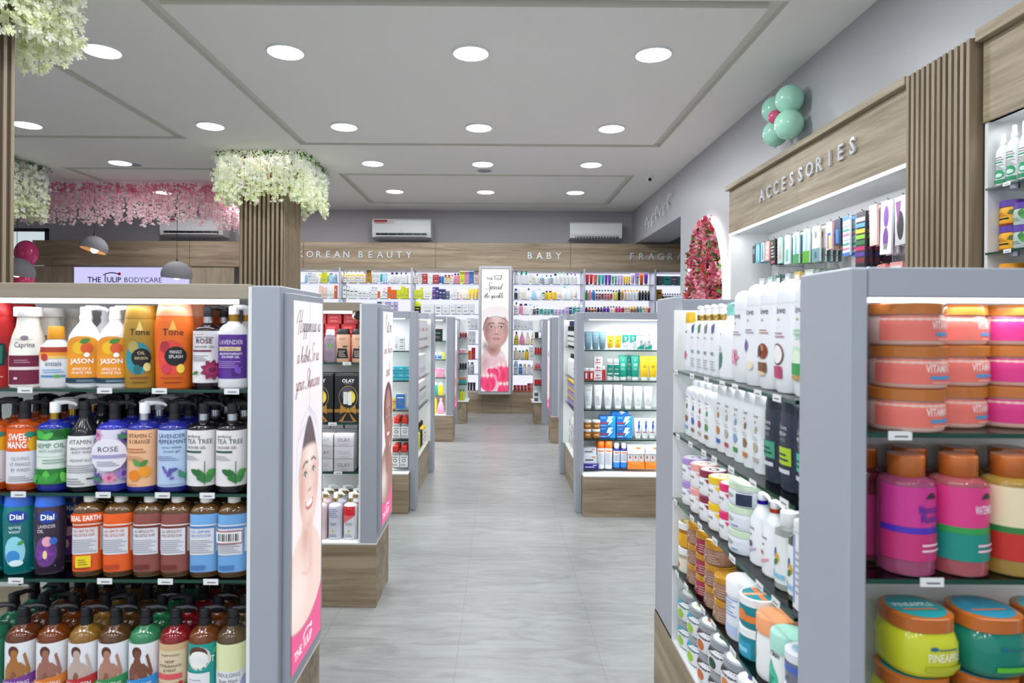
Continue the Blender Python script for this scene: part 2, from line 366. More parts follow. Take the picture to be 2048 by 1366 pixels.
    def merge(T, Q):
        n = len(T.v); T.v += Q.v
        for f, m, s in zip(Q.f, Q.m, Q.sm): T.f.append([n+i for i in f]); T.m.append(T.mi(Q.mats[m])); T.sm.append(s)
    if kind in ('box', 'book'):
        merge(A, G); out = [('box', A)]
    else:
        Cc = MB(); Hh = MB()
        if 'cap' in D:
            Cc.loft([(t*h, rx*w, ry*w*d) for t, rx, ry in D['cap']], M(cap, ck), seg, p if kind in ('jarw', 'sq') else 2)
            if top:
                rx = D['cap'][-1][1]*w; zz = h
                for i, it in enumerate(top):
                    oo = .0004+.0002*i
                    if isinstance(it, str):
                        Cc.add([(math.cos(6.2832*k/20)*rx*.93, math.sin(6.2832*k/20)*rx*.93, zz+oo) for k in range(20)], [tuple(range(20))], M(it))
                    elif it[0] == 'e':
                        Cc.add([(it[1]*rx+math.cos(6.2832*k/14)*it[3]*rx, it[2]*rx+math.sin(6.2832*k/14)*it[4]*rx, zz+oo) for k in range(14)], [tuple(range(14))], M(it[5]))
                    elif it[0] == 'r':
                        Cc.add([(it[1]*rx, it[3]*rx, zz+oo), (it[2]*rx, it[3]*rx, zz+oo), (it[2]*rx, it[4]*rx, zz+oo), (it[1]*rx, it[4]*rx, zz+oo)], [(0, 1, 2, 3)], M(it[5]))
                    elif it[0] == 't':
                        vs, fs, wd = txt2d(it[1], True); q = it[4]*rx; sx = min(q, 1.4*rx/wd)
                        Cc.add([(it[2]*rx+(x-wd/2)*sx, it[3]*rx+y*q, zz+oo) for x, y in vs], fs, M(it[5]))
            out = [('bottle_body' if kind not in ('jar', 'jarw', 'tube') else kind.replace('jarw', 'jar')+'_body', A), (CAPN.get(kind, 'cap'), Cc)]
        else:
            a, b, r = D['col']; cm = M(collar, 'm') if collar else M(cap, ck)
            Cc.loft([(a*h, r*w, r*w), (b*h, r*w, r*w)], cm, max(seg-4, 8))
            if lod == 2: Cc.loft([(a*h, r*w*1.03, r*w*1.03), (a*h+.002, r*w*1.03, r*w*1.03)], cm, 16)
            a, b, r = D['head']; hm = M(cap, ck)
            Hh.loft([(a*h, r*w*.95, r*w*.95), (a*h+.002, r*w, r*w), (b*h-.002, r*w, r*w), (b*h, r*w*.85, r*w*.85)], hm, max(seg-4, 8))
            an = sp; s = w*.62; q = b*h
            if lod: Hh.tube([(0, 0, q-.004), (math.cos(an)*s*.55, math.sin(an)*s*.55, q-.0015), (math.cos(an)*s*.9, math.sin(an)*s*.9, q-.006), (math.cos(an)*s*1.02, math.sin(an)*s*1.02, q-.012)], [r*w*.62, r*w*.45, r*w*.34, r*w*.28], hm, 7)
            out = [('bottle_body', A), ('collar', Cc), ('pump_head', Hh)]
        if lod == 0:
            for _, q in out[1:]: merge(A, q)
            merge(A, G); out = [out[0]]
        elif G.v: out.append(('label', G))
    TPL[key] = [(n, q.mesh(n)) for n, q in out]
    return TPL[key]
def place(T, name, label, cat, loc, rz=0, group=None):
    if len(T) == 1:
        o = bpy.data.objects.new(name, T[0][1]); col.objects.link(o); o.location = loc; o.rotation_euler = (0, 0, rz)
        return tag(o, label, cat, group)
    r = thing(name, label, cat, loc, rz, group)
    for n, me in T:
        c = bpy.data.objects.new(n, me); col.objects.link(c); c.parent = r
    return r
ORD = ['first', 'second', 'third', 'fourth', 'fifth', 'sixth', 'seventh', 'eighth', 'ninth', 'tenth', 'eleventh', 'twelfth', 'thirteenth', 'fourteenth', 'fifteenth', 'sixteenth', 'seventeenth', 'eighteenth', 'nineteenth', 'twentieth']
ORD += ['twenty-'+x for x in ORD[:9]]+['thirtieth']
CO = dict(w='#e6e7ea', k='#17171b', y='#e8c21c', Y='#b98a2e', r='#b81f26', o='#e0651c', g='#3f9a4a', G='#1f4a3c', b='#2c74c4', n='#22296a', p='#e08aa8', P='#c2286e', v='#5c2f96', u='#b7a3d8',
          t='#1e9c94', s='#a9adb5', c='#e6dcc4', a='#a4561c', m='#6c1c2c', l='#9cc8e4', e='#a8dcc8', h='#cfd62a', d='#565f70', B='#6a4430', q='#e8c9b8', i='#d4d6dc')
CN = dict(w='white', k='black', y='yellow', Y='gold', r='red', o='orange', g='green', G='dark green', b='blue', n='navy', p='pink', P='magenta', v='violet', u='lilac', t='teal', s='silver grey', c='cream', a='amber',
          m='maroon', l='light blue', e='mint', h='lime', d='slate grey', B='brown', q='peach', i='pale grey')
KL = dict(P='pump', R='pumpr', O='pumpo', F='flip', W='flipw', D='dome', K='milk', S='squeeze', M='mist', N='can', J='jar', Q='jarw', T='tube', B='box', Y='spray', V='drop')
import re
def shelf_row(spec, x0, z, y, sx, where, group, lod=0, face=0, gap=1.0, swap=None, hs=None, rows=1, cards=False):
    """spec tokens KBCL<w>x<h>[*n][^stack]: kind, body, cap, label colours, size in units of sx metres. Laid along +X (face 0) or along the run (face 1: front to -X, face 2: front to +X)."""
    hs = hs or sx; cur = x0; its = []
    for tk in spec.split():
        m = re.match(r'([A-Z])(\w)(\w)(\w)([\d.]+)x([\d.]+)(?:\*(\d+))?(?:\^(\d+))?$', tk)
        if tk[0] == '_': cur += float(tk[1:])*sx; continue
        K, b, c, l, ww, hh, n, st = m.groups()
        for _ in range(int(n or 1)):
            ww_, hh_ = float(ww)*sx, float(hh)*hs
            its.append((KL[K], b, c, l, ww_, hh_, int(st or 1), cur+ww_/2)); cur += ww_*gap
    N = len(its)
    for i, (kd, b, c, l, ww, hh, st, cx) in enumerate(its):
        w2 = ww*.94; lab = None
        rnd = (i*7+len(spec)) % 3
        if l != b:
            if lod: lab = [CO[l], ('r', -.7, .7, .72, .8, CO[c] if c != l else '#555a66'), ('g', -.6, .6, .3, .62, 3, '#8a8a92')]
            else: lab = [CO[l], ('r', -.6, .6, .6, .72, CO[b] if rnd else '#60636c'), ('r', -.5, .5, .25, .35, '#8a8a92')]
        elif kd == 'box': lab = [('r', -.6, .6, .6, .7, CO[c]), ('g', -.6, .6, .2, .45, 2, '#8a8a92')]
        d = None if kd != 'box' else min(ww*.8, .09)
        met = c in 'sY' and kd in ('mist', 'can', 'spray')
        T = tpl(kd, round(w2, 4), round(hh, 4), CO[b], CO[c], lab, lod=lod, d=d, ck='m' if met else 'p', bk='g' if kd in ('mist',) else 'p', sp=(i*1.3) % 3 if kd[:4] == 'pump' else 0)
        for r in range(rows):
          for k in range(st):
            yy = r*(ww if kd != 'box' else d*1.04)
            pl = {0: (cx, y+yy, z+k*hh), 1: (y+yy, cx, z+k*hh), 2: (y-yy, cx, z+k*hh)}[face]
            o = N-1-i if face else i
            w1 = 'from the left' if face != 1 else 'from the near end'
            if face == 1: o = i
            if face == 2: o = i; w1 = 'from the near end'
            posn = '%s %s' % (ORD[min(o, 29)], w1)
            nm = CN[b]; extra = ''
            if c != b and kd != 'box': extra = ' with %s %s' % (CN[c], 'lid' if kd[:3] == 'jar' else 'cap')
            if st > 1: posn += (', top of its stack', ', bottom of its stack')[k == 0] if st == 2 or k in (0, st-1) else ', middle of its stack'
            if r: posn += ', in back row %d' % r if rows > 2 else ', in the back row'
            lb = '%s %s%s %s %s' % (nm, KN[kd], extra, posn, where)
            if len(lb.split()) > 16: lb = '%s %s %s %s' % (nm, KN[kd], posn, where)
            place(T, KN[kd].replace(' ', '_').replace('-', '_'), lb, KC.get(kd, 'bottle'), pl, {0: 0, 1: -R(90), 2: R(90)}[face], group)
# ------------------------------------------------------------------ room shell
XR, YB = 2.23, 11.0
mb = MB(); mb.box(-9.7, 5, -3, YB, -.1, 0, FLOOR); struct(mb, 'floor')
trays = [(-2.18, 1.72, 3.88, 7.05), (-2.10, 1.72, 8.37, 10.4), (-7.0, -3.31, 3.6, 6.85), (-5.5, -3.6, 8.13, 10.4), (-2.18, 1.72, -.6, 3.3)]
gw = .09
xs = sorted({-9.7, 5}|{v for t in trays for v in (t[0], t[0]+gw, t[1]-gw, t[1])}); ys = sorted({-3, YB}|{v for t in trays for v in (t[2], t[2]+gw, t[3]-gw, t[3])})
def ingr(x, y): return any(t[0] < x < t[1] and t[2] < y < t[3] and not (t[0]+gw < x < t[1]-gw and t[2]+gw < y < t[3]-gw) for t in trays)
mb = MB(); G_ = {}
for i in range(len(xs)-1):
    for j in range(len(ys)-1):
        a, b, c, d = xs[i], xs[i+1], ys[j], ys[j+1]; g = ingr((a+b)/2, (c+d)/2); G_[i, j] = g
        z = CEIL+.04 if g else CEIL
        mb.add([(a, c, z), (a, d, z), (b, d, z), (b, c, z)], [(0, 1, 2, 3)], GROOVE if g else CEILM)
for (i, j), g in G_.items():
    if not g: continue
    a, b, c, d = xs[i], xs[i+1], ys[j], ys[j+1]
    for di, dj, (p, q) in ((-1, 0, ((a, c), (a, d))), (1, 0, ((b, c), (b, d))), (0, -1, ((a, c), (b, c))), (0, 1, ((a, d), (b, d)))):
        if not G_.get((i+di, j+dj), False):
            mb.add([(p[0], p[1], CEIL), (q[0], q[1], CEIL), (q[0], q[1], CEIL+.04), (p[0], p[1], CEIL+.04)], [(0, 1, 2, 3)], GROOVE)
mb.box(-9.7, 5, -3, YB, CEIL+.08, CEIL+.2, CEILM)
struct(mb, 'ceiling')
mb = MB(); mb.box(-7.64, 5, YB, YB+.15, 0, CEIL, BACKW); mb.box(-9.7, -7.64, YB, YB+.15, 3.0, CEIL, BACKW); mb.box(-9.7, -7.64, YB, YB+.15, 0, .1, BACKW); struct(mb, 'wall_back')
# right wall: band above the cabinets, pier with the flower arch, header over the opening
mb = MB()
mb.box(XR, XR+.5, -3, YB, 2.775, CEIL, WALLM); struct(mb, 'wall_right')
mb = MB(); mb.box(XR, XR+.5, 6.27, 8.05, 0, 2.775, WALLM); struct(mb, 'wall_right')
mb = MB(); mb.box(2.65, 2.73, -3, 6.27, 0, 2.775, WALLM); struct(mb, 'wall_right')
mb = MB(); mb.box(4.9, 5, 8.05, YB, 0, CEIL, WALLM); mb.box(XR+.5, 5, 7.9, 8.05, 0, CEIL, WALLM); struct(mb, 'wall_alcove')
mb = MB(); mb.box(-9.85, -9.7, -3, YB, 0, CEIL, WALLM); struct(mb, 'wall_left')
o = thing('window_1', None, None, (-9.68, YB+.02, .1)); o['kind'] = 'structure'; FRM = M('#25262c')
f = MB()
for a, b in ((0, .05), (1.0, 1.05), (1.97, 2.04)): f.box(a, b, -.03, .03, 0, 2.9, FRM)
for a in (0, 2.0, 2.85): f.box(0, 2.04, -.03, .03, a, a+.05, FRM)
f.obj('window_frame', o); g = MB(); g.box(.05, 1.97, -.004, .004, .05, 2.85, GLASS); g.obj('window_pane', o)
# ------------------------------------------------------------------ ceiling fittings
disc = None
def lamp(x, y, label):
    global disc
    r = thing('ceiling_light', label, 'ceiling light', (x, y, CEIL), group='round ceiling downlights')
    if disc is None:
        a = MB(); a.loft([(0, .135, .135), (-.012, .132, .132), (-.016, .124, .124)], WHITE, 36, cap=False)
        b = MB(); b.loft([(-.0145, .125, .125), (-.0165, .12, .12)], LAMPM, 36); disc = (a.mesh('rim'), b.mesh('diffuser'))
    for n, me in zip(('rim', 'diffuser'), disc):
        c = bpy.data.objects.new(n, me); col.objects.link(c); c.parent = r
    area('downlight', (0, 0, -.03), .24, .24, LAMP_W, (.93, .97, 1), par=r, shape='DISK')
cols4 = [(-2.85, 'leftmost'), (-1.54, 'second'), (-.22, 'third'), (1.08, 'rightmost')]
for y, rn in ((4.63, 'nearest row'), (6.37, 'second row'), (7.8, 'third row'), (9.42, 'row nearest the back wall')):
    for x, cn in cols4:
        if y in (7.8,) and x < -2.5: continue
        lamp(x, y, 'round white ceiling downlight, %s of four in the %s' % (cn, rn) if y != 7.8 else 'round white ceiling downlight, %s of three in the %s' % ({'second': 'left', 'third': 'middle'}.get(cn, 'right'), rn))
lamp(-4.65, 6.37, 'round white ceiling downlight at far left beyond the near slatted column')
lamp(-4.6, 7.85, 'round white ceiling downlight in front of the pink garland beside a grey speaker')
for y, t in ((9.6, 'left'),):
    for x, s in ((-5.0, 'left'), (-3.9, 'right')): lamp(x, y, 'round ceiling downlight half hidden behind the pink garland, %s one of two' % s)
for y in (2.9, 1.2, -.6, -2.2):
    for x in (-4.6, -2.85, -1.54, -.22, 1.08): lamp(x, y, 'round ceiling downlight overhead near the shop entrance')
for px, D, w_ in ((967, 8.15, 'above the middle of the aisle'), (265, 7.95, 'left of the far column, near the pink garland')):
    s = MB(); s.loft([(0, .11, .11), (-.008, .108, .108), (-.01, .098, .098), (-.006, .09, .09)], WHITE, 28)
    s.loft([(-.006, .09, .09), (-.0075, .088, .088)], M('#9aa0ac', 't'), 28)
    s.obj('ceiling_speaker', loc=(X(px, D), D, CEIL), label='flat round grey speaker in the ceiling %s' % w_, cat='speaker', group='ceiling speakers')
t = thing('security_camera', 'small white dome camera with black lens on the ceiling near the right wall', 'camera', (X(1297, 8.35), 8.35, CEIL))
a = MB(); a.loft([(0, .05, .05), (-.02, .05, .05), (-.035, .04, .04)], WHITE, 20); a.obj('base', t)
a = MB(); a.sphere((0, 0, -.05), .036, WHITE); a.obj('housing', t)
a = MB(); a.sphere((0, -.018, -.058), .024, M('#101114', 'g')); a.obj('lens', t)
# ------------------------------------------------------------------ slatted columns + garlands
def column(x0, x1, y0, y1, label):
    t = thing('slatted_column', label, 'column', ((x0+x1)/2, (y0+y1)/2, 0), group='slatted wooden columns')
    hx, hy = (x1-x0)/2, (y1-y0)/2
    c = MB(); c.box(-hx+.007, hx-.007, -hy+.03, hy-.03, 0, CEIL, WSD); c.obj('core', t)
    s = MB(); n = int(2*hx/.05)
    for i in range(n):
        x = -hx+(i+.5)*2*hx/n
        for y in (-hy, hy-.03): s.box(x-.0125, x+.0125, y, y+.03, 0, CEIL, WS)
    n = int(2*hy/.05)
    for i in range(n):
        y = -hy+(i+.5)*2*hy/n
        for x in (-hx, hx-.007): s.box(x, x+.007, y-.011, y+.011, 0, CEIL, WS)
    s.obj('slats', t, kind=None)
column(-3.02, -2.5, 7.5, 8.15, 'slatted wooden column behind the soap shelves, ringed by white flowers')
column(-3.05, -2.52, 2.75, 3.38, 'slatted wooden column at the far left edge, nearest the camera')
column(-6.65, -6.06, 7.4, 8.0, 'slatted wooden column hidden behind the near one')
PET = {}
def petmat(h):
    if h in PET: return PET[h]
    m, nt, b = bsdf('petal_'+h); b.inputs['Base Color'].default_value = lin(h)+(1,); b.inputs['Roughness'].default_value = .6
    b.inputs['Subsurface Weight'].default_value = 0
    tr = nt.nodes.new('ShaderNodeBsdfTranslucent'); tr.inputs[0].default_value = lin(h)+(1,); mx = nt.nodes.new('ShaderNodeMixShader'); mx.inputs[0].default_value = .35
    o = nt.nodes['Material Output']; nt.links.new(b.outputs[0], mx.inputs[1]); nt.links.new(tr.outputs[0], mx.inputs[2]); nt.links.new(mx.outputs[0], o.inputs[0])
    PET[h] = m; return m
def petals(mb, c, r, m, rnd, n=5, up=(0, -1, .2)):
    q = Vector((rnd.gauss(0, 1), rnd.gauss(0, 1), rnd.gauss(0, 1))).normalized()
    d = (Vector(up)*.8+q).normalized(); u = d.orthogonal().normalized(); v = d.cross(u); c = Vector(c); vs = [c]; fs = []
    a0 = rnd.random()*6
    for i in range(n):
        a = a0+6.283*i/n; e = u*math.cos(a)+v*math.sin(a); s = u*-math.sin(a)+v*math.cos(a)
        k = len(vs); vs += [c+e*r*.6+s*r*.33+d*r*.12, c+e*r+d*r*.3, c+e*r*.6-s*r*.33+d*r*.12]; fs.append((0, k, k+1, k+2))
    mb.add(vs, fs, m)
def garland(label, loops, drop, cols, seed, leafy=True, dens=75, rs=.02, thick=.07, stem='#4d6b2a', pw=1, cl=30):
    """loops: list of ((x0,y0),(x1,y1)) segments along the ceiling from which strands hang"""
    rnd = random.Random(seed); t = thing('flower_garland', label, 'flower garland', (loops[0][0][0], loops[0][0][1], CEIL), group='flower garlands')
    o = Vector((loops[0][0][0], loops[0][0][1], CEIL)); B = MB(); S_ = MB(); Lf = MB()
    for (ax, ay), (bx, by) in loops:
        ln = math.hypot(bx-ax, by-ay); nx, ny = (by-ay)/ln, -(bx-ax)/ln
        n = int(ln/.042)
        for i in range(n):
            f = (i+rnd.random())/n; x, y = ax+(bx-ax)*f, ay+(by-ay)*f; dp = drop*(.82+.3*rnd.random())
            off = rnd.uniform(-thick, thick)*.5; x += nx*off; y += ny*off
            S_.tube([Vector((x, y, CEIL-.02))-o, Vector((x+rnd.uniform(-.02, .02), y, CEIL-dp))-o], .0015, M(stem), 4)
            for k in range(int(dens*dp)):
                z = rnd.random()**pw; w_ = .042*(1.0-.15*z)
                p = Vector((x+rnd.gauss(0, w_*.6), y+rnd.gauss(0, w_*.6), CEIL-.03-dp*z))-o
                ci = cols[min(int(z*len(cols)), len(cols)-1)]; m = petmat(rnd.choice(ci))
                petals(B, p, rs*(.7+.6*rnd.random()), m, rnd, 4 if rs < .02 else 5, (nx, ny, .2))
        if leafy:
            for i in range(int(ln*cl*2.4)):
                f = rnd.random(); x, y = ax+(bx-ax)*f, ay+(by-ay)*f
                p = Vector((x+rnd.gauss(0, .02)+nx*.03, y+rnd.gauss(0, .02)+ny*.03, CEIL-.012-abs(rnd.gauss(0, .025))))-o
                petals(Lf, p, .03, M(rnd.choice(['#2f7d2a', '#3c9433', '#256421']), 't'), rnd, 2, (nx, ny, 0))
    for q in (B, Lf): q.v = [(a, b_, min(c_, -.002)) for a, b_, c_ in q.v]
    S_.obj('stems', t); B.obj('blossoms', t, kind='stuff')
    if leafy: Lf.obj('leaves', t, kind='stuff')
    return t
WG = [['#ffffff', '#fbfdf2', '#f6f9e4'], ['#fefff8', '#f9fbe8', '#f2f7d6'], ['#fbfdf0', '#f4f8da', '#ecf3c4']]
PG = [['#ea8aa4', '#eea0b4', '#e47a98'], ['#f2c2cc', '#eeb0c0', '#f4d0d8'], ['#f6d8de', '#f4cad4', '#f8e2e6'], ['#f6dce0', '#faeced', '#f2c6d0']]
def ring(x0, x1, y0, y1): return [((x0, y0), (x1, y0)), ((x1, y0), (x1, y1)), ((x1, y1), (x0, y1)), ((x0, y1), (x0, y0))]
garland('white wisteria garland with green leaves ringing the slatted column behind the soap shelves', ring(-3.17, -2.25, 7.3, 8.3), .52, WG, 1, dens=120, rs=.026)
garland('white wisteria garland at the top left corner around the nearest column', ring(-3.25, -2.36, 2.55, 3.6), .5, WG, 2, dens=150, rs=.024, leafy=False)
garland('white wisteria garland with green leaves just right of the near column edge', ring(-6.9, -5.72, 7.15, 8.2), .62, WG, 3, dens=100, rs=.026)
garland('pink blossom garland hanging from the ceiling over the counter at left', [((-6.6, 8.9), (-3.98, 8.9)), ((-3.98, 8.9), (-3.95, 10.1))], .52, PG, 4, dens=125, rs=.021, leafy=False, thick=.12, pw=.85)
for (x, y) in ((-2.71, 7.36), ): area('garland_light', (x, y+.05, CEIL-.03), .8, .03, 4, (1, 1, .95))
# ------------------------------------------------------------------ back wall band, lettering, cabinets
YF = 10.55
def fascia(x0, x1, name='fascia_board', wl=''):
    b = MB(); b.box(x0, x1, YF, YF+.03, 2.335, 2.745, WX, .003); return b.obj(name, label='wood-grain header board across the back wall, %s' % wl, cat='header board', group='header boards of the back wall')
eds = [(-7.6, -5.05, 'far left over the counter'), (-5.045, -3.2, 'left of the flower column'), (-3.195, X(870, YF), 'with the first white word right of the column'), (X(870, YF)+.005, X(1140, YF), 'above the tall poster'), (X(1140, YF)+.005, 4.6, 'rightmost, running behind the wall corner')]
for a, b, c in eds: fascia(a, b, wl=c)
def letters(word, px0, px1, label, zc=2.545, hh=.105):
    D = YF; x0, x1 = X(px0, D), X(px1, D); n = len(word)-1
    t = thing('sign_lettering', label, 'sign letters', (x0, D, zc-hh/2), group='raised white words on the back wall')
    for i, ch in enumerate(word):
        m = MB(); flat_text(m, txt2d(ch, True), (0, -.002, 0), (1, 0, 0), (0, 0, 1), hh, M('#cdd0d6', 'g'), depth=.012)
        m.obj('letter', t, ((x1-x0)*i/n, 0, 0))
    return t
letters('KOREAN', 601, 692, 'raised white letters KOREAN on the back header board'); letters('BEAUTY', 721, 817, 'raised white letters BEAUTY on the back header board')
letters('BABY', 1059, 1116, 'raised white letters BABY on the back header board'); letters('FRAGRANCE', 1263, 1417, 'raised white letters FRAGR running behind the wall corner')
SHZ = [2.085, 1.835, 1.59, 1.345, 1.10, .857, .612, .32]
UP = [-3.78, -2.62, -1.45, -.27, .18, 1.345, 2.5, 3.66]
GLOWB = M('#dfe0ff', 'e1.2')
cabs = []
for i in range(len(UP)-1):
    if i == 3: continue
    a, b = UP[i], UP[i+1]
    lbl = {0: 'backlit shelf bay partly behind the flower column', 1: 'backlit shelf bay below the first word of the back lettering', 2: 'backlit shelf bay just left of the tall poster', 4: 'backlit shelf bay just right of the tall poster', 5: 'backlit shelf bay full of perfume mists', 6: 'backlit shelf bay cut off by the wall corner'}[i]
    t = thing('shelf_cabinet', lbl, 'shelf cabinet', (a, YF, 0), group='backlit bays of the back wall'); w_ = b-a
    f = MB(); f.box(0, .032, -.02, .4, .32, 2.335, M('#b9bcc2'), .002); f.obj('side_panel', t)
    if i in (2, 6): f = MB(); f.box(w_-.001, w_+.028, -.019, .4, .32, 2.335, M('#b9bcc2'), .002); f.obj('side_panel', t)
    f = MB(); f.box(.032, w_-.002, 0, .4, 2.29, 2.335, M('#8f8778'), .002); f.obj('top_panel', t)
    f = MB(); f.box(.032, w_-.002, .385, .395, .32, 2.29, GLOWB); f.obj('backlit_panel', t)
    f = MB(); f.box(.0, w_-.001, -.05, .4, 0, .315, WX, .003); f.obj('base', t)
    for k, z in enumerate(SHZ[:-1]):
        f = MB(); f.box(.034, w_-.002, .02, .38, z-.008, z, GLASS); f.box(.034, w_-.002, .012, .02, z-.008, z, GEDGE); s = f.obj('glass_shelf', t)
        if k < 3 or i == 4:
            g = MB()
            for q in range(6): g.box(.12+q*.17, .16+q*.17, .008, .0115, z-.012, z+.002, WHITE)
            g.obj('price_tags', s)
    area('bay_led', (w_/2, .1, 2.28), w_*.9, .05, 3.2, (.92, .95, 1), par=t)
    for z in SHZ[:3]: area('shelf_led', (w_/2, .06, z-.012), w_*.9, .03, 1.1, (.92, .95, 1), par=t)
f = MB(); f.box(UP[3]+.001, UP[4]-.001, YF-.05, YF+.4, 0, .315, WX, .003); f.obj('poster_plinth', label='wood-grain base below the tall poster at the end of the aisle', cat='plinth')
# left part: counter back with sign
f = MB(); f.box(X(60, YF), X(146, YF), YF+.02, YF+.05, 0, 2.33, WV, .003); f.obj('wall_panel', label='pale wood panel left of the lit white sign', cat='wall panel')
f = MB(); f.box(X(380, YF), X(466, YF), YF+.02, YF+.05, 0, 2.33, WV, .003); f.obj('wall_panel', label='pale wood panel right of the lit white sign, beside the flower column', cat='wall panel')
t = thing('lit_sign', 'backlit white shop sign with dark lettering and red bud behind the counter', 'sign', (X(148, YF), YF, 1.5))
sw = X(378, YF)-X(148, YF); f = MB(); f.box(-.02, sw+.02, 0, .05, 0, .83, M('#9a9aa2')); f.obj('frame', t)
f = MB(); f.add([(0, -.004, .02), (sw, -.004, .02), (sw, -.004, .81), (0, -.004, .81)], [(0, 1, 2, 3)], M('#d2cfff', 'e1.0')); f.obj('lit_face', t)
def logo(m, org, ux, uz, s, c1, c2, tail=None, thin=False):
    """THE TULIP wordmark: cap height s, bowed top stroke over TULIP with a bud"""
    ux, uz = Vector(ux), Vector(uz); o = Vector(org)
    flat_text(m, txt2d('THE', not thin), o, ux, uz, s, c1, center=False); wd = txt2d('THE', not thin)[2]*s
    o2 = o+ux*(wd+s*.75); flat_text(m, txt2d('I', not thin), o2, ux, uz*1.5, s, c1, center=False)
    flat_text(m, txt2d('ULIP', not thin), o2+ux*s*.45, ux, uz, s, c1, center=False); w2 = txt2d('ULIP', not thin)[2]*s
    P = [(-.35, 1.35), (.1, 1.62), (.8, 1.8), (1.6, 1.85), (2.3, 1.72), (2.7, 1.6)]; vs = []
    for i, (x, y) in enumerate(P): vs += [o2+ux*x*s+uz*(y+.1)*s, o2+ux*x*s+uz*(y-.1)*s]
    m.add(vs, [(2*i, 2*i+1, 2*i+3, 2*i+2) for i in range(len(P)-1)], c1)
    b = o2+ux*2.85*s+uz*1.62*s; m.add([b+ux*math.cos(6.283*i/10)*s*.36*(1 if i % 2 else .8)+uz*math.sin(6.283*i/10)*s*.36*(1 if i % 2 else .8) for i in range(10)], [tuple(range(10))], c2)
    if tail: flat_text(m, txt2d(tail), o2+ux*(w2+s*1.1), ux, uz, s, c1, center=False)
f = MB(); logo(f, (.22, -.008, .57), (1, 0, 0), (0, 0, 1), .083, M('#2c2750'), M('#d8203c'), 'BODYCARE')
f.obj('sign_lettering', t)
# small shelf sliver between wood panel and column
# AC units
def ac(px0, px1, py0, py1, label, open_=True, sticker=True):
    D = 10.72; x0, x1 = X(px0, D), X(px1, D); z1, z0 = Z(py0, D, px0), Z(py1, D, px0); w_, h_ = x1-x0, z1-z0
    t = thing('air_conditioner', label, 'air conditioner', (x0, D, z0), group='split air conditioners on the back wall')
    b = MB(); pr = [(0, .28), (0, .07), (.05, .02), (.3, 0), (.9, 0), (1, .03), (1, .28)]
    n = len(pr); vs = [(x, y, h_*a) for x in (0, w_) for a, y in pr]
    b.add(vs, [tuple(range(n)), tuple(range(2*n-1, n-1, -1))]+[(i, i+n, (i+1) % n+n, (i+1) % n) for i in range(n)], WHITE); b.obj('housing', t)
    if open_:
        v = MB(); v.box(.07*w_, .93*w_, -.012, .05, .13*h_, .26*h_, M('#15161a')); v.obj('air_outlet', t)
        v = MB(); v.box(.07*w_, .93*w_, -.03, -.012, .08*h_, .13*h_, WHITE, .003); v.obj('louvre', t)
        v = MB()
        for q in range(6): v.box(w_*(.14+.14*q), w_*(.145+.14*q), -.014, -.005, .13*h_, .26*h_, M('#8b8e94'))
        v.obj('outlet_vane', t)
    else:
        v = MB(); v.box(.1*w_, .93*w_, -.008, .05, .0*h_+.004, .14*h_, M('#5d6066'))
        for q in range(14): v.box(w_*(.12+.057*q), w_*(.13+.057*q), -.012, 0, .01*h_, .14*h_, M('#c9ccd0'))
        v.obj('air_outlet', t); v = MB(); v.box(.03*w_, .97*w_, -.004, .001, .2*h_, .205*h_, M('#8f9298')); v.obj('panel_seam', t)
    if sticker:
        v = MB(); v.box(.02*w_, .38*w_, -.002, .0, .72*h_, .95*h_, M('#d9d4d2')); v.box(.03*w_, .26*w_, -.003, -.001, .83*h_, .93*h_, M('#b31f30'))
        for q in range(3): v.box(.05*w_, (.22+.02*q)*w_, -.003, -.001, (.75+.025*q)*h_, (.76+.025*q)*h_, M('#8a2030'))
        for q in range(2): v.loft([(0, .012, .012), (.002, .012, .012)], M('#77787c'), 10, cx=(.3+.05*q)*w_, cy=-.002, z=.82*h_)
        v.obj('energy_sticker', t)
    v = MB(); v.box(.5*w_-.012, .5*w_+.012, -.002, 0, .38*h_, .4*h_, M('#8a8d92')); v.obj('badge', t)
ac(743, 860, 437, 476, 'white wall air conditioner with a red sticker, above the first lettering right of the column')
ac(1139, 1243, 444, 477, 'plain white wall air conditioner above the gap between the right letterings', open_=False, sticker=False)
ac(318, 444, 434, 471, 'white wall air conditioner partly behind the pink garland', sticker=True)
# pendants and balloons at left
def pendant(px, py, D, w_, tilt, label):
    x, z = X(px, D), Z(py, D, px); t = thing('pendant_lamp', label, 'pendant lamp', (x, D, z), group='grey pendant lamps over the counter')
    c = MB(); c.tube([(0, 0, .16*w_/.35+.02), (0, 0, CEIL-z)], .0035, M('#1c1c20'), 6); c.obj('cord', t)
    s = MB(); L = [(-.07, .5, .5), (-.03, .52, .52), (.02, .5, .5), (.07, .42, .42), (.115, .28, .28), (.135, .14, .14), (.14, .03, .03)]
    s.loft([(a*w_/.35, b*w_, c_*w_) for a, b, c_ in L], M('#85848a', 't'), 28, cap=False); s.loft([(a*w_/.35*.95-.002, b*w_*.96, c_*w_*.96) for a, b, c_ in L], M('#b08a66', 't'), 28, cap=False)
    so = s.obj('lamp_shade', t); so.rotation_euler = (R(tilt[0]), R(tilt[1]), 0)
    s = MB(); s.loft([(.14, .02, .02), (.18, .012, .012), (.2, .006, .006)], M('#1c1c20'), 12); s.obj('socket_cap', t, (0, 0, .0*w_))
    b = MB(); b.sphere((0, 0, -.055), .05, M('#ffd9a0', 'e6')); b.obj('bulb', t)
    l = bpy.data.lights.new('bulb', 'POINT'); l.energy = 2.5; l.color = (1, .75, .5); l.shadow_soft_size = .05; o = bpy.data.objects.new('bulb_light', l); col.objects.link(o); o.parent = t; o.location = (0, 0, -.09)
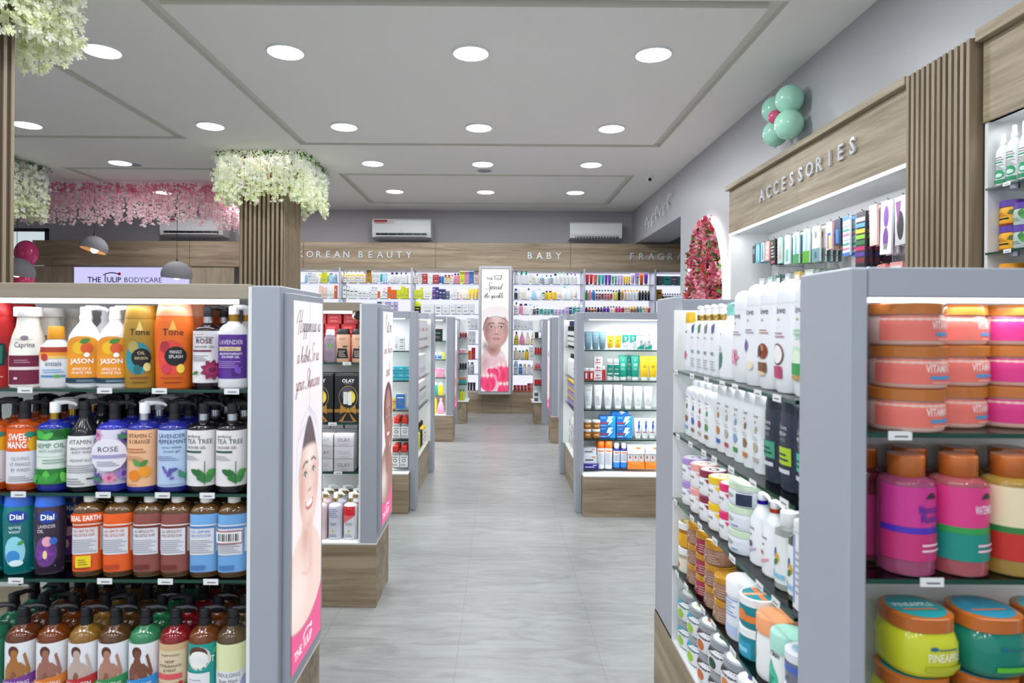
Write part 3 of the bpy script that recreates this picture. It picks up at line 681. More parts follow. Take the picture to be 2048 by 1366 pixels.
pendant(188, 492, 9.3, .35, (-12, 12), 'grey dome pendant lamp hanging left of the lit sign, tilted')
pendant(353, 545, 9.3, .40, (3, 5), 'grey dome pendant lamp hanging in front of the lit sign')
pendant(33, 540, 9.3, .44, (0, 6), 'grey dome pendant lamp at far left beside the near column')
for px, py, r, lb in ((52, 507, .16, 'upper pink balloon at far left beside the header board'), (48, 562, .14, 'lower pink balloon at far left behind the pendant lamp')):
    D = 9.9; b = MB(); b.sphere((0, 0, 0), r, M('#d8447c', 'g'), 22, 14, (1, 1, 1.25)); b.obj('balloon', loc=(X(px, D), D, Z(py, D, px)), label=lb, cat='balloon', group='pink balloons at the left')
# tall poster at end of aisle: later (posters)
# ------------------------------------------------------------------ right wall: balloons, arch, script sign
D = 5.6
t = thing('balloon_cluster', 'cluster of four mint balloons round a small pink one above the header board', 'balloon', (2.1, 4.9, Z(240, 4.9, 1560)))
bz = lambda py, d: Z(py, d, 1560)-Z(240, 4.9, 1560)
for px, py, y, r, m in ((1576, 199, 4.76, .101, '#a9e0c8'), (1575, 249, 4.76, .104, '#a9e0c8'), (1546, 219, 5.02, .095, '#a4dcc6'), (1548, 267, 5.02, .095, '#a4dcc6'), (1547, 234, 4.84, .048, '#d0547e')):
    b = MB(); xx = X(px, y); b.sphere((0, 0, 0), r, M(m, 'g'), 26, 16, (1, 1, 1.05)); b.loft([(-.012, .012, .012), (0, .004, .004)], M(m, 'g'), 8, z=-r*1.05)
    b.obj('balloon', t, (xx-2.1, y-4.9, bz(py, y)))
t = thing('flower_arch', 'glowing arched niche packed with pink flowers on the right wall', 'flower arch', (XR, 6.98, .5))
P_ = lambda k: [(y, z) for y, z in [(-.62*k, 0)]+[(-.62*k*math.cos(a)**1.0, 1.25+(.84*k)*math.sin(a)) for a in [i*math.pi/18 for i in range(19)]]+[(.62*k, 0)]]
def archmesh(k, x0, x1, m):
    q = MB(); P = P_(k); n = len(P); q.add([(x0, y, z) for y, z in P]+[(x1, y, z) for y, z in P], [tuple(range(n)), tuple(range(2*n-1, n-1, -1))]+[(i, i+n, (i+1) % n+n, (i+1) % n) for i in range(n)], m); return q
q = MB(); PA, PB = P_(1.0), P_(.96); n = len(PA)
q.add([(-.05, y, z) for y, z in PA]+[(-.003, y, z) for y, z in PA]+[(-.05, y, z+.001) for y, z in PB]+[(-.003, y, z+.001) for y, z in PB],
      [(i, i+1, n+i+1, n+i) for i in range(n-1)]+[(2*n+i, 3*n+i, 3*n+i+1, 2*n+i+1) for i in range(n-1)]+[(i, 2*n+i, 2*n+i+1, i+1) for i in range(n-1)]+[(n+i, n+i+1, 3*n+i+1, 3*n+i) for i in range(n-1)], M('#fff2f4', 'e3'))
q.obj('glow_rim', t); archmesh(.96, -.008, -.002, M('#7c3a40', 't')).obj('backing_board', t)
rnd = random.Random(11); B = MB(); Lf = MB()
cs = ['#e07a92', '#eda4b2', '#c94f6c', '#e9a3ae', '#d6594f', '#b8405c', '#f0b8bc']
for i in range(1600):
    z = rnd.random()*2.03; hw_ = .585 if z < 1.25 else .585*math.sqrt(max(0, 1-((z-1.25)/.80)**2)); y = rnd.uniform(-hw_, hw_)
    lo = z < .75
    c = (-.02-rnd.random()*.05, y, z)
    if not lo and rnd.random() < .22: petals(Lf, c, .07, M(rnd.choice(['#3f7a2c', '#5b9a3a', '#2d5a22', '#7b4a34']), 't'), rnd, 2, (-1, 0, -.4))
    else: petals(B, c, (.045 if lo else .06)*(.7+.6*rnd.random()), petmat(rnd.choice(cs[:4] if lo else cs)), rnd, 5, (-1, -.3, 0))
for q in (B, Lf): q.v = [(min(a, -.009), b_, c_) for a, b_, c_ in q.v]
B.obj('blossoms', t, kind='stuff'); Lf.obj('leaves', t, kind='stuff')
area('arch_glow', (-.15, 0, 1.0), 1.0, 1.6, 1.5, (1, .85, .88), rot=(0, R(90), 0), par=t)
t = MB(); q = []
for k in range(90):
    a = k*.45; u = k/89; q.append((XR-.035-.01*math.sin(a*.7), 9.8-u*1.4+.05*math.cos(a), 2.93+.10*u+(.07+.035*math.sin(k*.31))*math.sin(a)))
t.tube(q, .009, M('#d9d8da', 'g'), 6)
for k in range(0, 90, 15): t.tube([(XR, q[k][1], q[k][2]), q[k]], .004, M('#8b8b90', 'm'), 5)
t.obj('tube_sign', label='clear looping tube sign high on the right wall near the back', cat='sign')
# ------------------------------------------------------------------ printed posters (colour laid on a fine grid, backlit)
def poster_mat(name, strength):
    m, nt, b = bsdf(name); a = nt.nodes.new('ShaderNodeVertexColor'); a.layer_name = 'print'
    b.inputs['Base Color'].default_value = (.02, .02, .02, 1); b.inputs['Roughness'].default_value = .3
    nt.links.new(a.outputs[0], b.inputs['Emission Color']); b.inputs['Emission Strength'].default_value = strength
    return m
PM = poster_mat('backlit_print', .98)
class Art:
    def __init__(s, w, h, n):
        s.w, s.h = w, h; s.nx, s.ny = n, int(n*h/w); s.A = h/w
        x = np.linspace(0, 1, s.nx+1); y = np.linspace(0, s.A, s.ny+1); s.X, s.Y = np.meshgrid(x, y)
        s.C = np.ones(s.X.shape+(3,))*np.array(lin('#f6f1f4'))
    def mix(s, m, c, a=1): m = (np.clip(m, 0, 1)*a)[..., None]; s.C = s.C*(1-m)+np.array(lin(c))*m
    def ell(s, cx, cy, rx, ry, c, a=1, soft=.08, rot=0, clip=None):
        dx, dy = s.X-cx, s.Y-cy; q, r = math.cos(rot), math.sin(rot); u, v = (dx*q+dy*r)/rx, (-dx*r+dy*q)/ry
        m = np.clip((1-np.sqrt(u*u+v*v))/soft+.5, 0, 1)
        if clip is not None: m = m*clip
        s.mix(m, c, a); return m
    def glow(s, cx, cy, rx, ry, c, a, rot=0, clip=None):
        dx, dy = s.X-cx, s.Y-cy; q, r = math.cos(rot), math.sin(rot); u, v = (dx*q+dy*r)/rx, (-dx*r+dy*q)/ry
        m = np.exp(-(u*u+v*v)); m = m if clip is None else m*clip; s.mix(m, c, a)
    def line(s, pts, wd, c, a=1, soft=.5):
        d = np.full(s.X.shape, 9.)
        for (x0, y0), (x1, y1) in zip(pts, pts[1:]):
            L = (x1-x0)**2+(y1-y0)**2+1e-9; t = np.clip(((s.X-x0)*(x1-x0)+(s.Y-y0)*(y1-y0))/L, 0, 1)
            d = np.minimum(d, np.hypot(s.X-x0-t*(x1-x0), s.Y-y0-t*(y1-y0)))
        s.mix((wd/2-d)/(wd*soft)+.5, c, a)
    def mesh(s, name, P):
        """P(u 0..1 left-right, v 0..h from top) -> xyz"""
        vs = [P(x, y*s.w) for x, y in zip(s.X.ravel(), s.Y.ravel())]; n = s.nx+1
        fs = [(j*n+i, (j+1)*n+i, (j+1)*n+i+1, j*n+i+1) for j in range(s.ny) for i in range(s.nx)]
        me = bpy.data.meshes.new(name); me.from_pydata(vs, [], fs); me.materials.append(PM)
        ca = me.color_attributes.new('print', 'FLOAT_COLOR', 'POINT')
        ca.data.foreach_set('color', np.concatenate([s.C.reshape(-1, 3), np.ones((s.C.size//3, 1))], 1).ravel()); return me
def face(A, cx, cy, w_, h_, skin, sh, dk, lip, smile, turn=0.0, brow='#4a3430', tone='#fff4f2'):
    m = A.ell(cx, cy, w_, h_, skin, soft=.07)
    A.glow(cx-w_*.75, cy+.1*h_, w_*.35, h_*.8, sh, .75, clip=m); A.glow(cx+w_*.85, cy+.1*h_, w_*.3, h_*.8, sh, .45, clip=m)
    A.glow(cx, cy+h_*.95, w_*.6, h_*.16, sh, .5, clip=m)
    A.glow(cx+w_*(.05+turn), cy-h_*.45, w_*.5, h_*.25, tone, .6, clip=m)
    for s_ in (-1, 1):
        ex, ey = cx+w_*(turn*.6+s_*.42), cy-h_*.12
        A.glow(ex, ey-h_*.02, w_*.26, h_*.09, sh, .75, clip=m)
        A.line([(ex-s_*w_*.22*-1, ey-h_*.19) if 0 else (ex-w_*.24, ey-h_*(.17 if s_ < 0 else .22)), (ex, ey-h_*.24), (ex+w_*.24, ey-h_*(.22 if s_ < 0 else .17))], w_*.085, brow, .85)
        A.ell(ex, ey, w_*.21, h_*.058, '#f4ecec', 1, .3); A.ell(ex, ey, w_*.085, h_*.055, '#3a2a2c', 1, .4); A.ell(ex+w_*.02, ey-h_*.012, w_*.02, h_*.01, '#ffffff', 1, .4)
        A.line([(ex-w_*.2, ey+h_*.01), (ex-w_*.08, ey-h_*.045), (ex+w_*.08, ey-h_*.045), (ex+w_*.2, ey+h_*.01)], w_*.04, '#2a1c1e', .95)
        A.glow(cx+w_*(turn*.3+s_*.55), cy+h_*.25, w_*.22, h_*.14, '#e8a8a8', .35, clip=m)
    nx = cx+w_*turn*.9
    A.line([(nx-w_*.05, cy-h_*.12), (nx-w_*.07, cy+h_*.14)], w_*.09, sh, .35); A.glow(nx+w_*.02, cy+h_*.05, w_*.06, h_*.2, tone, .5)
    A.glow(nx, cy+h_*.24, w_*.2, h_*.035, dk, .6); A.ell(nx-w_*.09, cy+h_*.235, w_*.04, h_*.014, dk, .9, .5); A.ell(nx+w_*.09, cy+h_*.235, w_*.04, h_*.014, dk, .9, .5)
    my = cy+h_*.5
    if smile:
        A.ell(nx, my, w_*.4, h_*.125, lip, 1, .12); A.ell(nx, my-h_*.01, w_*.33, h_*.07, '#fffdfb', 1, .15)
        A.ell(nx, my-h_*.13, w_*.42, h_*.09, skin, 1, .25)
        A.line([(nx-w_*.42, my-h_*.06), (nx-w_*.2, my+h_*.02), (nx, my+h_*.045), (nx+w_*.2, my+h_*.02), (nx+w_*.42, my-h_*.06)], w_*.02, dk, .35)
    else:
        A.ell(nx, my-h_*.03, w_*.3, h_*.045, lip, 1, .2); A.ell(nx, my+h_*.04, w_*.26, h_*.06, lip, 1, .25); A.glow(nx, my+h_*.04, w_*.14, h_*.03, tone, .5)
        A.line([(nx-w_*.3, my), (nx, my+h_*.008), (nx+w_*.3, my)], w_*.03, dk, .8)
    return m
def art_smile(w, h, n, dark=False):
    A = Art(w, h, n); a = A.A; S = ('#e6b8a8', '#c08878', '#8a4a44') if not dark else ('#a06a5c', '#744238', '#3a1c1c')
    if not dark: S = ('#f2d4ca', '#d39c8e', '#9a5a52')
    y0 = .505*a if not dark else .52*a
    A.glow(.5, .55*a, .6, .25*a, '#f6e6ea', .8)
    # shoulders, neck
    A.ell(.42, .80*a, .62, .16*a, S[0], soft=.06); A.glow(.15, .80*a, .3, .08*a, '#fbeeea', .7)
    A.ell(.5, .665*a, .2, .12*a, S[0], soft=.12); A.glow(.42, .665*a, .14, .05*a, S[1], .8); A.glow(.6, .72*a, .08, .07*a, S[1], .4)
    A.line([(.3, .755*a), (.48, .775*a), (.62, .76*a)], .03, S[1], .35)
    if not dark:
        A.ell(.5, .45*a, .45, .145*a, '#f1edf4', soft=.06); A.line([(.1, .5*a), (.12, .40*a), (.3, .33*a), (.5, .3*a), (.75, .33*a), (.9, .42*a)], .02, '#d8cce0', .8)
        A.line([(.15, .38*a), (.4, .345*a)], .03, '#cfc4da', .6); A.line([(.55, .31*a), (.8, .36*a)], .03, '#cfc4da', .6)
        keep = A.C.copy()
    else:
        A.ell(.54, .47*a, .42, .13*a, '#4a2c2c', soft=.06)
        for k in range(7): A.line([(.3+k*.08, .37*a+abs(k-3)*.02*a), (.25+k*.095, .45*a)], .02, '#8d6a74', .5)
    face(A, .53, y0, .34, .145*a, S[0], S[1], S[2], '#c9586a' if not dark else '#a8404e', True, .06, tone='#fff6f2' if not dark else '#d8a090')
    if not dark:
        yy = (A.Y-.325*a)/(.165*a); hw = .36*np.clip(yy, 0, 1)**.62; d = hw-np.abs(A.X-.53)
        hair = np.clip((.408*a+.5*(A.X-.5)**2*a*.25-A.Y)/.05+.5, 0, 1); A.mix(hair*(d > -.05), '#43303a', .95)
        A.line([(.42, .40*a), (.47, .37*a), (.52, .34*a)], .012, '#8a6a70', .5); A.line([(.64, .41*a), (.58, .37*a), (.53, .34*a)], .012, '#8a6a70', .5)
        m = np.clip(d/.03+.5, 0, 1); m = np.where(A.Y > .49*a, 1, m)[..., None]; A.C = A.C*m+keep*(1-m)
        A.mix(np.clip(1-np.abs(d)/.02, 0, 1)*(A.Y < .49*a)*(yy > 0), '#b49aa8', .7)
    if dark: A.ell(.88, .62*a, .1, .1*a, S[0], soft=.2, rot=.3)
    # magenta foot with curved edge
    yb = a*(.895-.0*A.X+.0)-.0; curve = a*(.80+.11*np.sqrt(np.clip(1-((A.X-.38)/.68)**2, 0, 1)))
    A.mix((A.Y-curve)/.03+.5, '#e8418a'); A.mix(np.clip(1-np.abs(A.Y-curve)/.02, 0, 1), '#8a6a72', .5)
    return A
def art_tulip(w, h, n):
    A = Art(w, h, n); a = A.A
    A.C[:] = np.array(lin('#f7f6f7')); A.glow(.5, .2*a, .5, .2*a, '#ffffff', 1)
    S = ('#cfa39d', '#8e5e5c', '#4c2c30')
    A.ell(.45, .78*a, .5, .145*a, '#ecd8dc', soft=.08); A.ell(.5, .86*a, .55, .16*a, '#e2c2c8', soft=.1); A.glow(.12, .76*a, .16, .07*a, '#b4868c', .6)
    A.ell(.47, .645*a, .24, .07*a, S[0], soft=.15); A.glow(.42, .66*a, .2, .035*a, S[1], .8); A.glow(.16, .63*a, .12, .04*a, '#6c4c54', .75)
    A.ell(.49, .415*a, .5, .10*a, '#f4eef0', soft=.05); A.ell(.54, .49*a, .46, .145*a, '#3a2a30', .9, .05); A.ell(.56, .495*a, .46, .145*a, '#f1e8ea', 1, .04)
    face(A, .54, .495*a, .445, .152*a, S[0], S[1], S[2], '#b8808a', False, .02, tone='#ecd4ce', brow='#3a2428')
    A.ell(.55, .352*a, .5, .05*a, '#f3ecee', 1, .1)
    A.line([(.06, .50*a), (.1, .45*a), (.22, .405*a), (.4, .392*a), (.55, .39*a), (.72, .395*a), (.88, .41*a), (.98, .44*a)], .025, '#3a2a30', .85)
    def tulip(cx, cy, s, rot=0):
        A.ell(cx-.13*s, cy+.02, .2*s, .3*s, '#f7c4d4', .9, .2, rot-.3); A.ell(cx+.14*s, cy, .2*s, .32*s, '#f49ab8', .9, .2, rot+.3)
        A.ell(cx-.1*s, cy+.05*s, .17*s, .27*s, '#f0347c', 1, .2, rot-.2); A.ell(cx+.12*s, cy+.05*s, .17*s, .27*s, '#ee2870', 1, .2, rot+.2); A.ell(cx, cy+.1*s, .15*s, .26*s, '#f64a7e', 1, .25, rot)
        A.glow(cx, cy+.12*s, .07*s, .16*s, '#e01a52', .8)
        for k in (-1, 0, 1): A.glow(cx+k*.14*s, cy-.24*s, .035*s, .07*s, '#fff0f4', .8); A.line([(cx+k*.02, cy+.3*s), (cx+k*.1*s, cy), (cx+k*.05*s, cy-.2*s)], .012, '#b81048', .5)
    tulip(.82, .845*a, 1.15, .15); tulip(.45, .84*a, .7, -.5); tulip(.24, .925*a, 1.0, -.1); tulip(.85, .985*a, .9, 0.2)
    return A
def lightbox(par, side, x, y0, y1, z0, z1, art, lines):
    """side -1: on the left of the aisle, faces +X"""
    s = -side; f = MB(); f.box(x-s*.02, x, y0-.02, y1+.02, z0-.02, z1+.02, GREY, .002); fo = f.obj('lightbox_frame', par)
    w_ = y1-y0; px = x+s*.002
    P = (lambda u, v: (px, y0+u*w_, z1-v)) if s > 0 else (lambda u, v: (px, y1-u*w_, z1-v))
    o = bpy.data.objects.new('lit_poster', art.mesh('lit_poster', P)); col.objects.link(o); o.parent = par
    T = MB(); u = (0, s, 0); H = z1-z0; C0 = lambda t, q: (px+s*.001, (y0+y1)/2+s*q*w_, z1-H*t)
    for txt, t, q, wd, c in lines:
        v = script2d(txt, .17); flat_text(T, v, C0(t, q), u, (0, 0, 1), wd*w_/v[2], M(c), off=(0, 0, 0))
    return o, T, C0, u
# ------------------------------------------------------------------ display units
def shelf(par, x0, x1, y0, y1, z, edge, tags=0, rng=None):
    f = MB(); f.box(x0, x1, y0, y1, z-.009, z-.0005, GLASS)
    if edge == 'y': f.box(x0, x1, y0-.001, y0+.003, z-.009, z-.0006, GEDGE)
    else:
        xe = x0 if edge == '-x' else x1; f.box(xe-.002, xe+.002, y0, y1, z-.009, z-.0006, GEDGE)
    s = f.obj('glass_shelf', par)
    for i in range(tags):
        t = (i+.5+(rng.random()-.5)*.5)/tags; g = MB()
        if edge == 'y':
            x = x0+(x1-x0)*t; g.box(x-.021, x+.021, y0-.003, y0-.0012, z-.013, z+.003, WHITE); g.box(x-.010, x+.014, y0-.0034, y0-.003, z-.008, z-.005, M('#6b6d75'))
        else:
            s_ = -1 if edge == '-x' else 1; y = y0+(y1-y0)*t; g.box(xe+s_*.0025, xe+s_*.004, y-.021, y+.021, z-.013, z+.003, WHITE); g.box(xe+s_*.004, xe+s_*.0044, y-.012, y+.012, z-.008, z-.005, M('#6b6d75'))
        g.obj('price_tag', s)
    return s
rngs = random.Random(5)
def thin_unit(side, Y0, dp, xin, xout, zs, label, wood_top=True, tags=5, poster=None, led=4.0, back=True):
    s = side; t = thing('gondola_shelf', label, 'shelf unit', (0, 0, 0)); xi, xo = s*xin, s*xout; Y1 = Y0+dp
    b = MB(); b.box(xi, xo, Y0, Y1, 0, .312, WX, .002); b.obj('plinth', t)
    b = MB(); b.box(xi, xo, Y0, Y1, .312, .32, WHITE); b.obj('deck', t)
    b = MB(); b.box(xi, xi+s*.08, Y0, Y1, .32, 1.508, GREY, .003); b.obj('end_panel', t)
    b = MB(); b.box(xi+s*.08, xi+s*.09, Y0+.002, Y1-.002, .32, 1.505, WHITE); b.obj('inner_panel', t)
    b = MB(); b.box(xo, xo-s*.03, Y0, Y1, .32, 1.508, GREY); b.obj('outer_panel', t)
    tm = WXT if wood_top else GREY
    b = MB(); b.box(xi+s*.09, xo-s*.03, Y0, Y0+.03, 1.47, 1.512, tm, .002); b.box(xi+s*.09, xo-s*.03, Y0+.03, Y1, 1.495, 1.512, tm); b.obj('top_rail', t)
    l = MB(); l.box(xi+s*.14, xo-s*.05, Y0+.045, Y0+.062, 1.458, 1.478, LEDM); l.obj('led_strip', t)
    xc = (xi+xo)/2; area('shelf_led', (xc, Y0+.05, 1.45), abs(xo-xi)*.85, .02, led, (.95, .97, 1), par=t)
    if back:
        b = MB(); b.box(xi+s*.09, xo-s*.03, Y1-.012, Y1, .5, 1.495, WHITE); b.obj('back_panel', t)
        b = MB(); b.box(xi+s*.09, xo-s*.03, Y1-.013, Y1-.001, .32, .5, WX); b.obj('lower_back_panel', t)
    for k, z in enumerate(zs): shelf(t, min(xi+s*.091, xo), max(xi+s*.091, xo), Y0+.03, Y1-.02, z, 'y', tags, rngs)
    for z in zs: area('shelf_led', (xc, Y0+.03, z-.02), abs(xo-xi)*.85, .02, led*.55, (.95, .97, 1), par=t)
    return t
A1 = art_smile(.30, 1.08, 84); A2 = art_smile(.30, 1.08, 70, True)
def logo_foot(T, C0, u, w_):
    uu, uz = Vector(u), Vector((0, 0, 1)); logo(T, Vector(C0(.975, -.42)), uu, uz, w_*.088, M('#ffffff', 'e0.95'), M('#ffffff', 'e0.95'), thin=False)
G1 = thin_unit(-1, 1.81, .42, .612, 2.7, [1.215, .92, .676], 'large grey and wood shelf unit full of soap bottles at left foreground', tags=11, led=.85)
o, T, C0, u = lightbox(G1, -1, -.592, 1.86, 2.16, .39, 1.47, A1, [('Happiness is', .085, 0, .78, '#74606c'), ('a habit So is', .17, -.04, .74, '#8e4660'), ('your Skincare', .245, -.03, .82, '#a0405f')])
logo_foot(T, C0, u, .30); T.obj('poster_lettering', o)
G2 = thin_unit(-1, 3.22, .36, .606, 1.9, [1.212, .91, .665], 'second grey shelf unit on the left with black gift boxes and a lit poster', tags=5, led=2.4)
o, T, C0, u = lightbox(G2, -1, -.588, 3.26, 3.56, .39, 1.47, A2, [('Put on', .1, 0, .6, '#6c5a64'), ('some Skincare', .20, 0, .8, '#b26a84'), ('smile', .31, 0, .4, '#b28a9c')])
logo_foot(T, C0, u, .30); T.obj('poster_lettering', o)
G4 = thin_unit(-1, 7.84, .36, .56, 1.5, [1.215, .99, .77, .55], 'narrow shelf unit with lit poster, fourth along the left of the aisle', tags=0, led=3.5, wood_top=False)
o, T, C0, u = lightbox(G4, -1, -.542, 7.88, 8.18, .39, 1.47, art_smile(.3, 1.08, 30, True), []); logo_foot(T, C0, u, .3); T.obj('poster_lettering', o)
G4R = thin_unit(1, 7.78, .4, .62, 1.6, [1.215, .92, .676], 'narrow shelf unit with lit poster, behind the grey post right of the aisle', tags=0, led=3, wood_top=False)
o, T, C0, u = lightbox(G4R, 1, .60, 7.84, 8.14, .39, 1.47, art_smile(.3, 1.08, 30), []); logo_foot(T, C0, u, .3); T.obj('poster_lettering', o)
def island(side, xin, xout, Ya, Yb, ca, cb, zf, za, label, proud=.045, fd=.22, baseproud=.09, led=3.5, tags=(4, 6), shd=.30, dk=.3, pw=.012):
    """ca, cb: y extents of the cheeks; zf shelves on the camera side, za on the aisle side"""
    s = side; t = thing('island_shelf', label, 'shelf unit', (0, 0, 0)); xi, xo = s*xin, s*xout
    b = MB(); b.box(xi, xo, Ya-baseproud, Yb, 0, dk-.008, WX, .002); b.obj('plinth', t)
    b = MB(); b.box(xi+s*.004, xi+s*.012-s*.012, Ya+.01, Yb-.01, .005, dk-.012, WY)
    b.box(xi-s*.002, xi, Ya+.0, Yb-.0, .0, dk-.008, WY); b.obj('plinth_side', t)
    b = MB(); b.box(xi, xo, Ya-baseproud, Yb, dk-.008, dk, WHITE); b.obj('deck', t)
    b = MB(); b.box(xi-s*proud, xi+s*pw, Ya, ca, 0, 1.508, GREY, .004); b.obj('near_post', t)
    b = MB(); b.box(xi-s*proud, xi+s*pw, cb, Yb, 0, 1.508, GREY, .004); b.obj('far_post', t)
    b = MB(); b.box(xo-s*.03, xo, Ya, Yb, dk, 1.508, GREY); b.obj('outer_panel', t)
    b = MB(); b.box(xi+s*pw, xo-s*.03, Yb-.05, Yb, dk, 1.508, GREY, .002); b.obj('far_panel', t)
    b = MB(); b.box(xi+s*pw, xo-s*.03, Ya, Ya+.02, 1.455, 1.508, GREY, .002); b.box(xi+s*pw, xo-s*.03, Ya+.02, Ya+fd, 1.492, 1.506, GREY); b.obj('top_rail', t)
    l = MB(); l.box(xi+s*.05, xo-s*.06, Ya+.022, Ya+.045, 1.448, 1.47, LEDM); l.obj('led_strip', t)
    b = MB(); b.box(xi+s*pw, xo-s*.03, Ya+fd, Ya+fd+.012, dk, 1.49, WHITE); b.obj('front_back_panel', t)
    b = MB(); b.box(xi+s*shd, xi+s*(shd+.012), Ya+fd+.012, Yb-.05, dk, 1.49, WHITE); b.obj('aisle_back_panel', t)
    b = MB(); b.box(min(xi+s*.035, xi), max(xi+s*.035, xi), cb-.012, cb, dk, 1.49, WHITE) if 0 else b.box(xi-s*proud*.4, xi+s*shd, cb-.008, cb, dk, 1.46, WHITE); b.obj('side_liner', t)
    for z in zf: shelf(t, min(xi+s*(pw+.001), xo-s*.03), max(xi+s*(pw+.001), xo-s*.03), Ya+.012, Ya+fd-.001, z, 'y', tags[0], rngs)
    for z in za: shelf(t, min(xi, xi+s*shd), max(xi, xi+s*shd), max(ca, Ya+fd+.013), cb-.009, z, '-x' if s > 0 else '+x', tags[1], rngs)
    area('shelf_led', ((xi+xo)/2, Ya+.05, 1.44), abs(xo-xi)*.8, .02, led, (.95, .98, 1), par=t)
    for z in zf: area('shelf_led', ((xi+xo)/2, Ya+.03, z-.02), abs(xo-xi)*.8, .02, led*.28, (.95, .98, 1), par=t)
    area('shelf_led', (xi+s*.1, (ca+cb)/2, 1.5), .02, (cb-ca)*.9, led*.6, (.95, .98, 1), par=t)
    for z in za: area('shelf_led', (xi+s*.05, (ca+cb)/2, z-.02), .02, (cb-ca)*.8, led*.22, (.95, .98, 1), par=t)
    return t
I1 = island(1, .615, 1.9, 1.144, 2.55, 1.336, 2.30, [1.215, .955, .66], [1.25, 1.03, .80, .56], 'large grey shelf island at right foreground with jars and body wash', proud=.0, fd=.19, baseproud=0, led=1.0, tags=(5, 7), shd=.27, pw=.034)
Z5 = [1.225, .992, .775, .55]
I2 = island(1, .622, 1.9, 4.88, 6.35, 5.06, 6.16, Z5, [1.215, .95, .70], 'grey shelf island in the middle right of the aisle with white and teal tubes', led=4.5, tags=(0, 0), baseproud=.10)
I3 = island(-1, .675, 1.9, 4.92, 6.35, 5.07, 6.2, [1.206, .98, .756, .53], [1.206, .95, .70], 'grey shelf island on the left of the aisle holding red-capped bottles', led=4.0, tags=(0, 0), baseproud=.10)
def end_stub(side, x0, x1, x2, Y0, label, pst=True):
    s = side; t = thing('end_shelf', label, 'shelf unit', (0, 0, 0))
    b = MB(); b.box(s*x0, s*x1, Y0, Y0+.45, 0, .31, WY, .002); b.obj('plinth', t); b = MB(); b.box(s*(x0-.03), s*x1, Y0-.02, Y0+.45, .31, .32, WHITE); b.obj('deck', t)
    b = MB(); b.box(s*x1, s*x2, Y0, Y0+.5, 0, 1.5, GREY, .003); b.obj('post', t)
    for z in (1.23, 1.0, .78, .56): shelf(t, min(s*x0, s*x1), max(s*x0, s*x1), Y0+.02, Y0+.44, z, 'y')
    b = MB(); b.box(s*x0, s*x1, Y0+.44, Y0+.45, .32, 1.49, WHITE); b.obj('back_panel', t)
    area('shelf_led', (s*(x0+x1)/2, Y0+.02, 1.48), .1, .02, .5, (1, 1, 1), par=t)
    return t
S5L = end_stub(-1, .475, .60, .66, 9.3, 'last narrow shelf end on the left before the back cabinets')
S5R = end_stub(1, .495, .60, .70, 9.26, 'last narrow shelf end on the right before the back cabinets')
# ------------------------------------------------------------------ tall poster on the back wall
x0, x1 = X(957, 10.3), X(1023, 10.3); z0, z1 = Z(789, 10.3, 990), Z(532, 10.3, 990)
t = thing('tall_lightbox', 'tall backlit poster of a woman in a white headwrap above pink tulips', 'lightbox', (x0, 10.3, z0)); wt, ht = x1-x0, z1-z0
b = MB(); b.box(0, wt, 0, .19, 0, ht, M('#b4b6ba'), .004); b.obj('lightbox_frame', t)
A3 = art_tulip(wt-.09, ht-.1, 110)
o = bpy.data.objects.new('lit_poster', A3.mesh('lit_poster', lambda u, v: (.045+u*(wt-.09), -.003, ht-.05-v))); col.objects.link(o); o.parent = t
b = MB(); b.box(.038, wt-.038, -.002, .001, .043, ht-.043, M('#5d5f66')); b.obj('inner_edge', t)
T = MB(); H = ht-.1
logo(T, (wt*.5-.14, -.006, ht-.05-H*.088), (1, 0, 0), (0, 0, 1), .038, M('#4c4450'), M('#4c4450'))
for txt, f, wd in (('Spread', .165, .55), ('the sparkle.', .235, .72)):
    v = script2d(txt, .19); flat_text(T, v, (wt*.5-.02, -.006, ht-.05-H*f), (1, 0, 0), (0, 0, 1), wd*(wt-.09)/v[2], M('#5a5058'))
T.obj('poster_lettering', o)
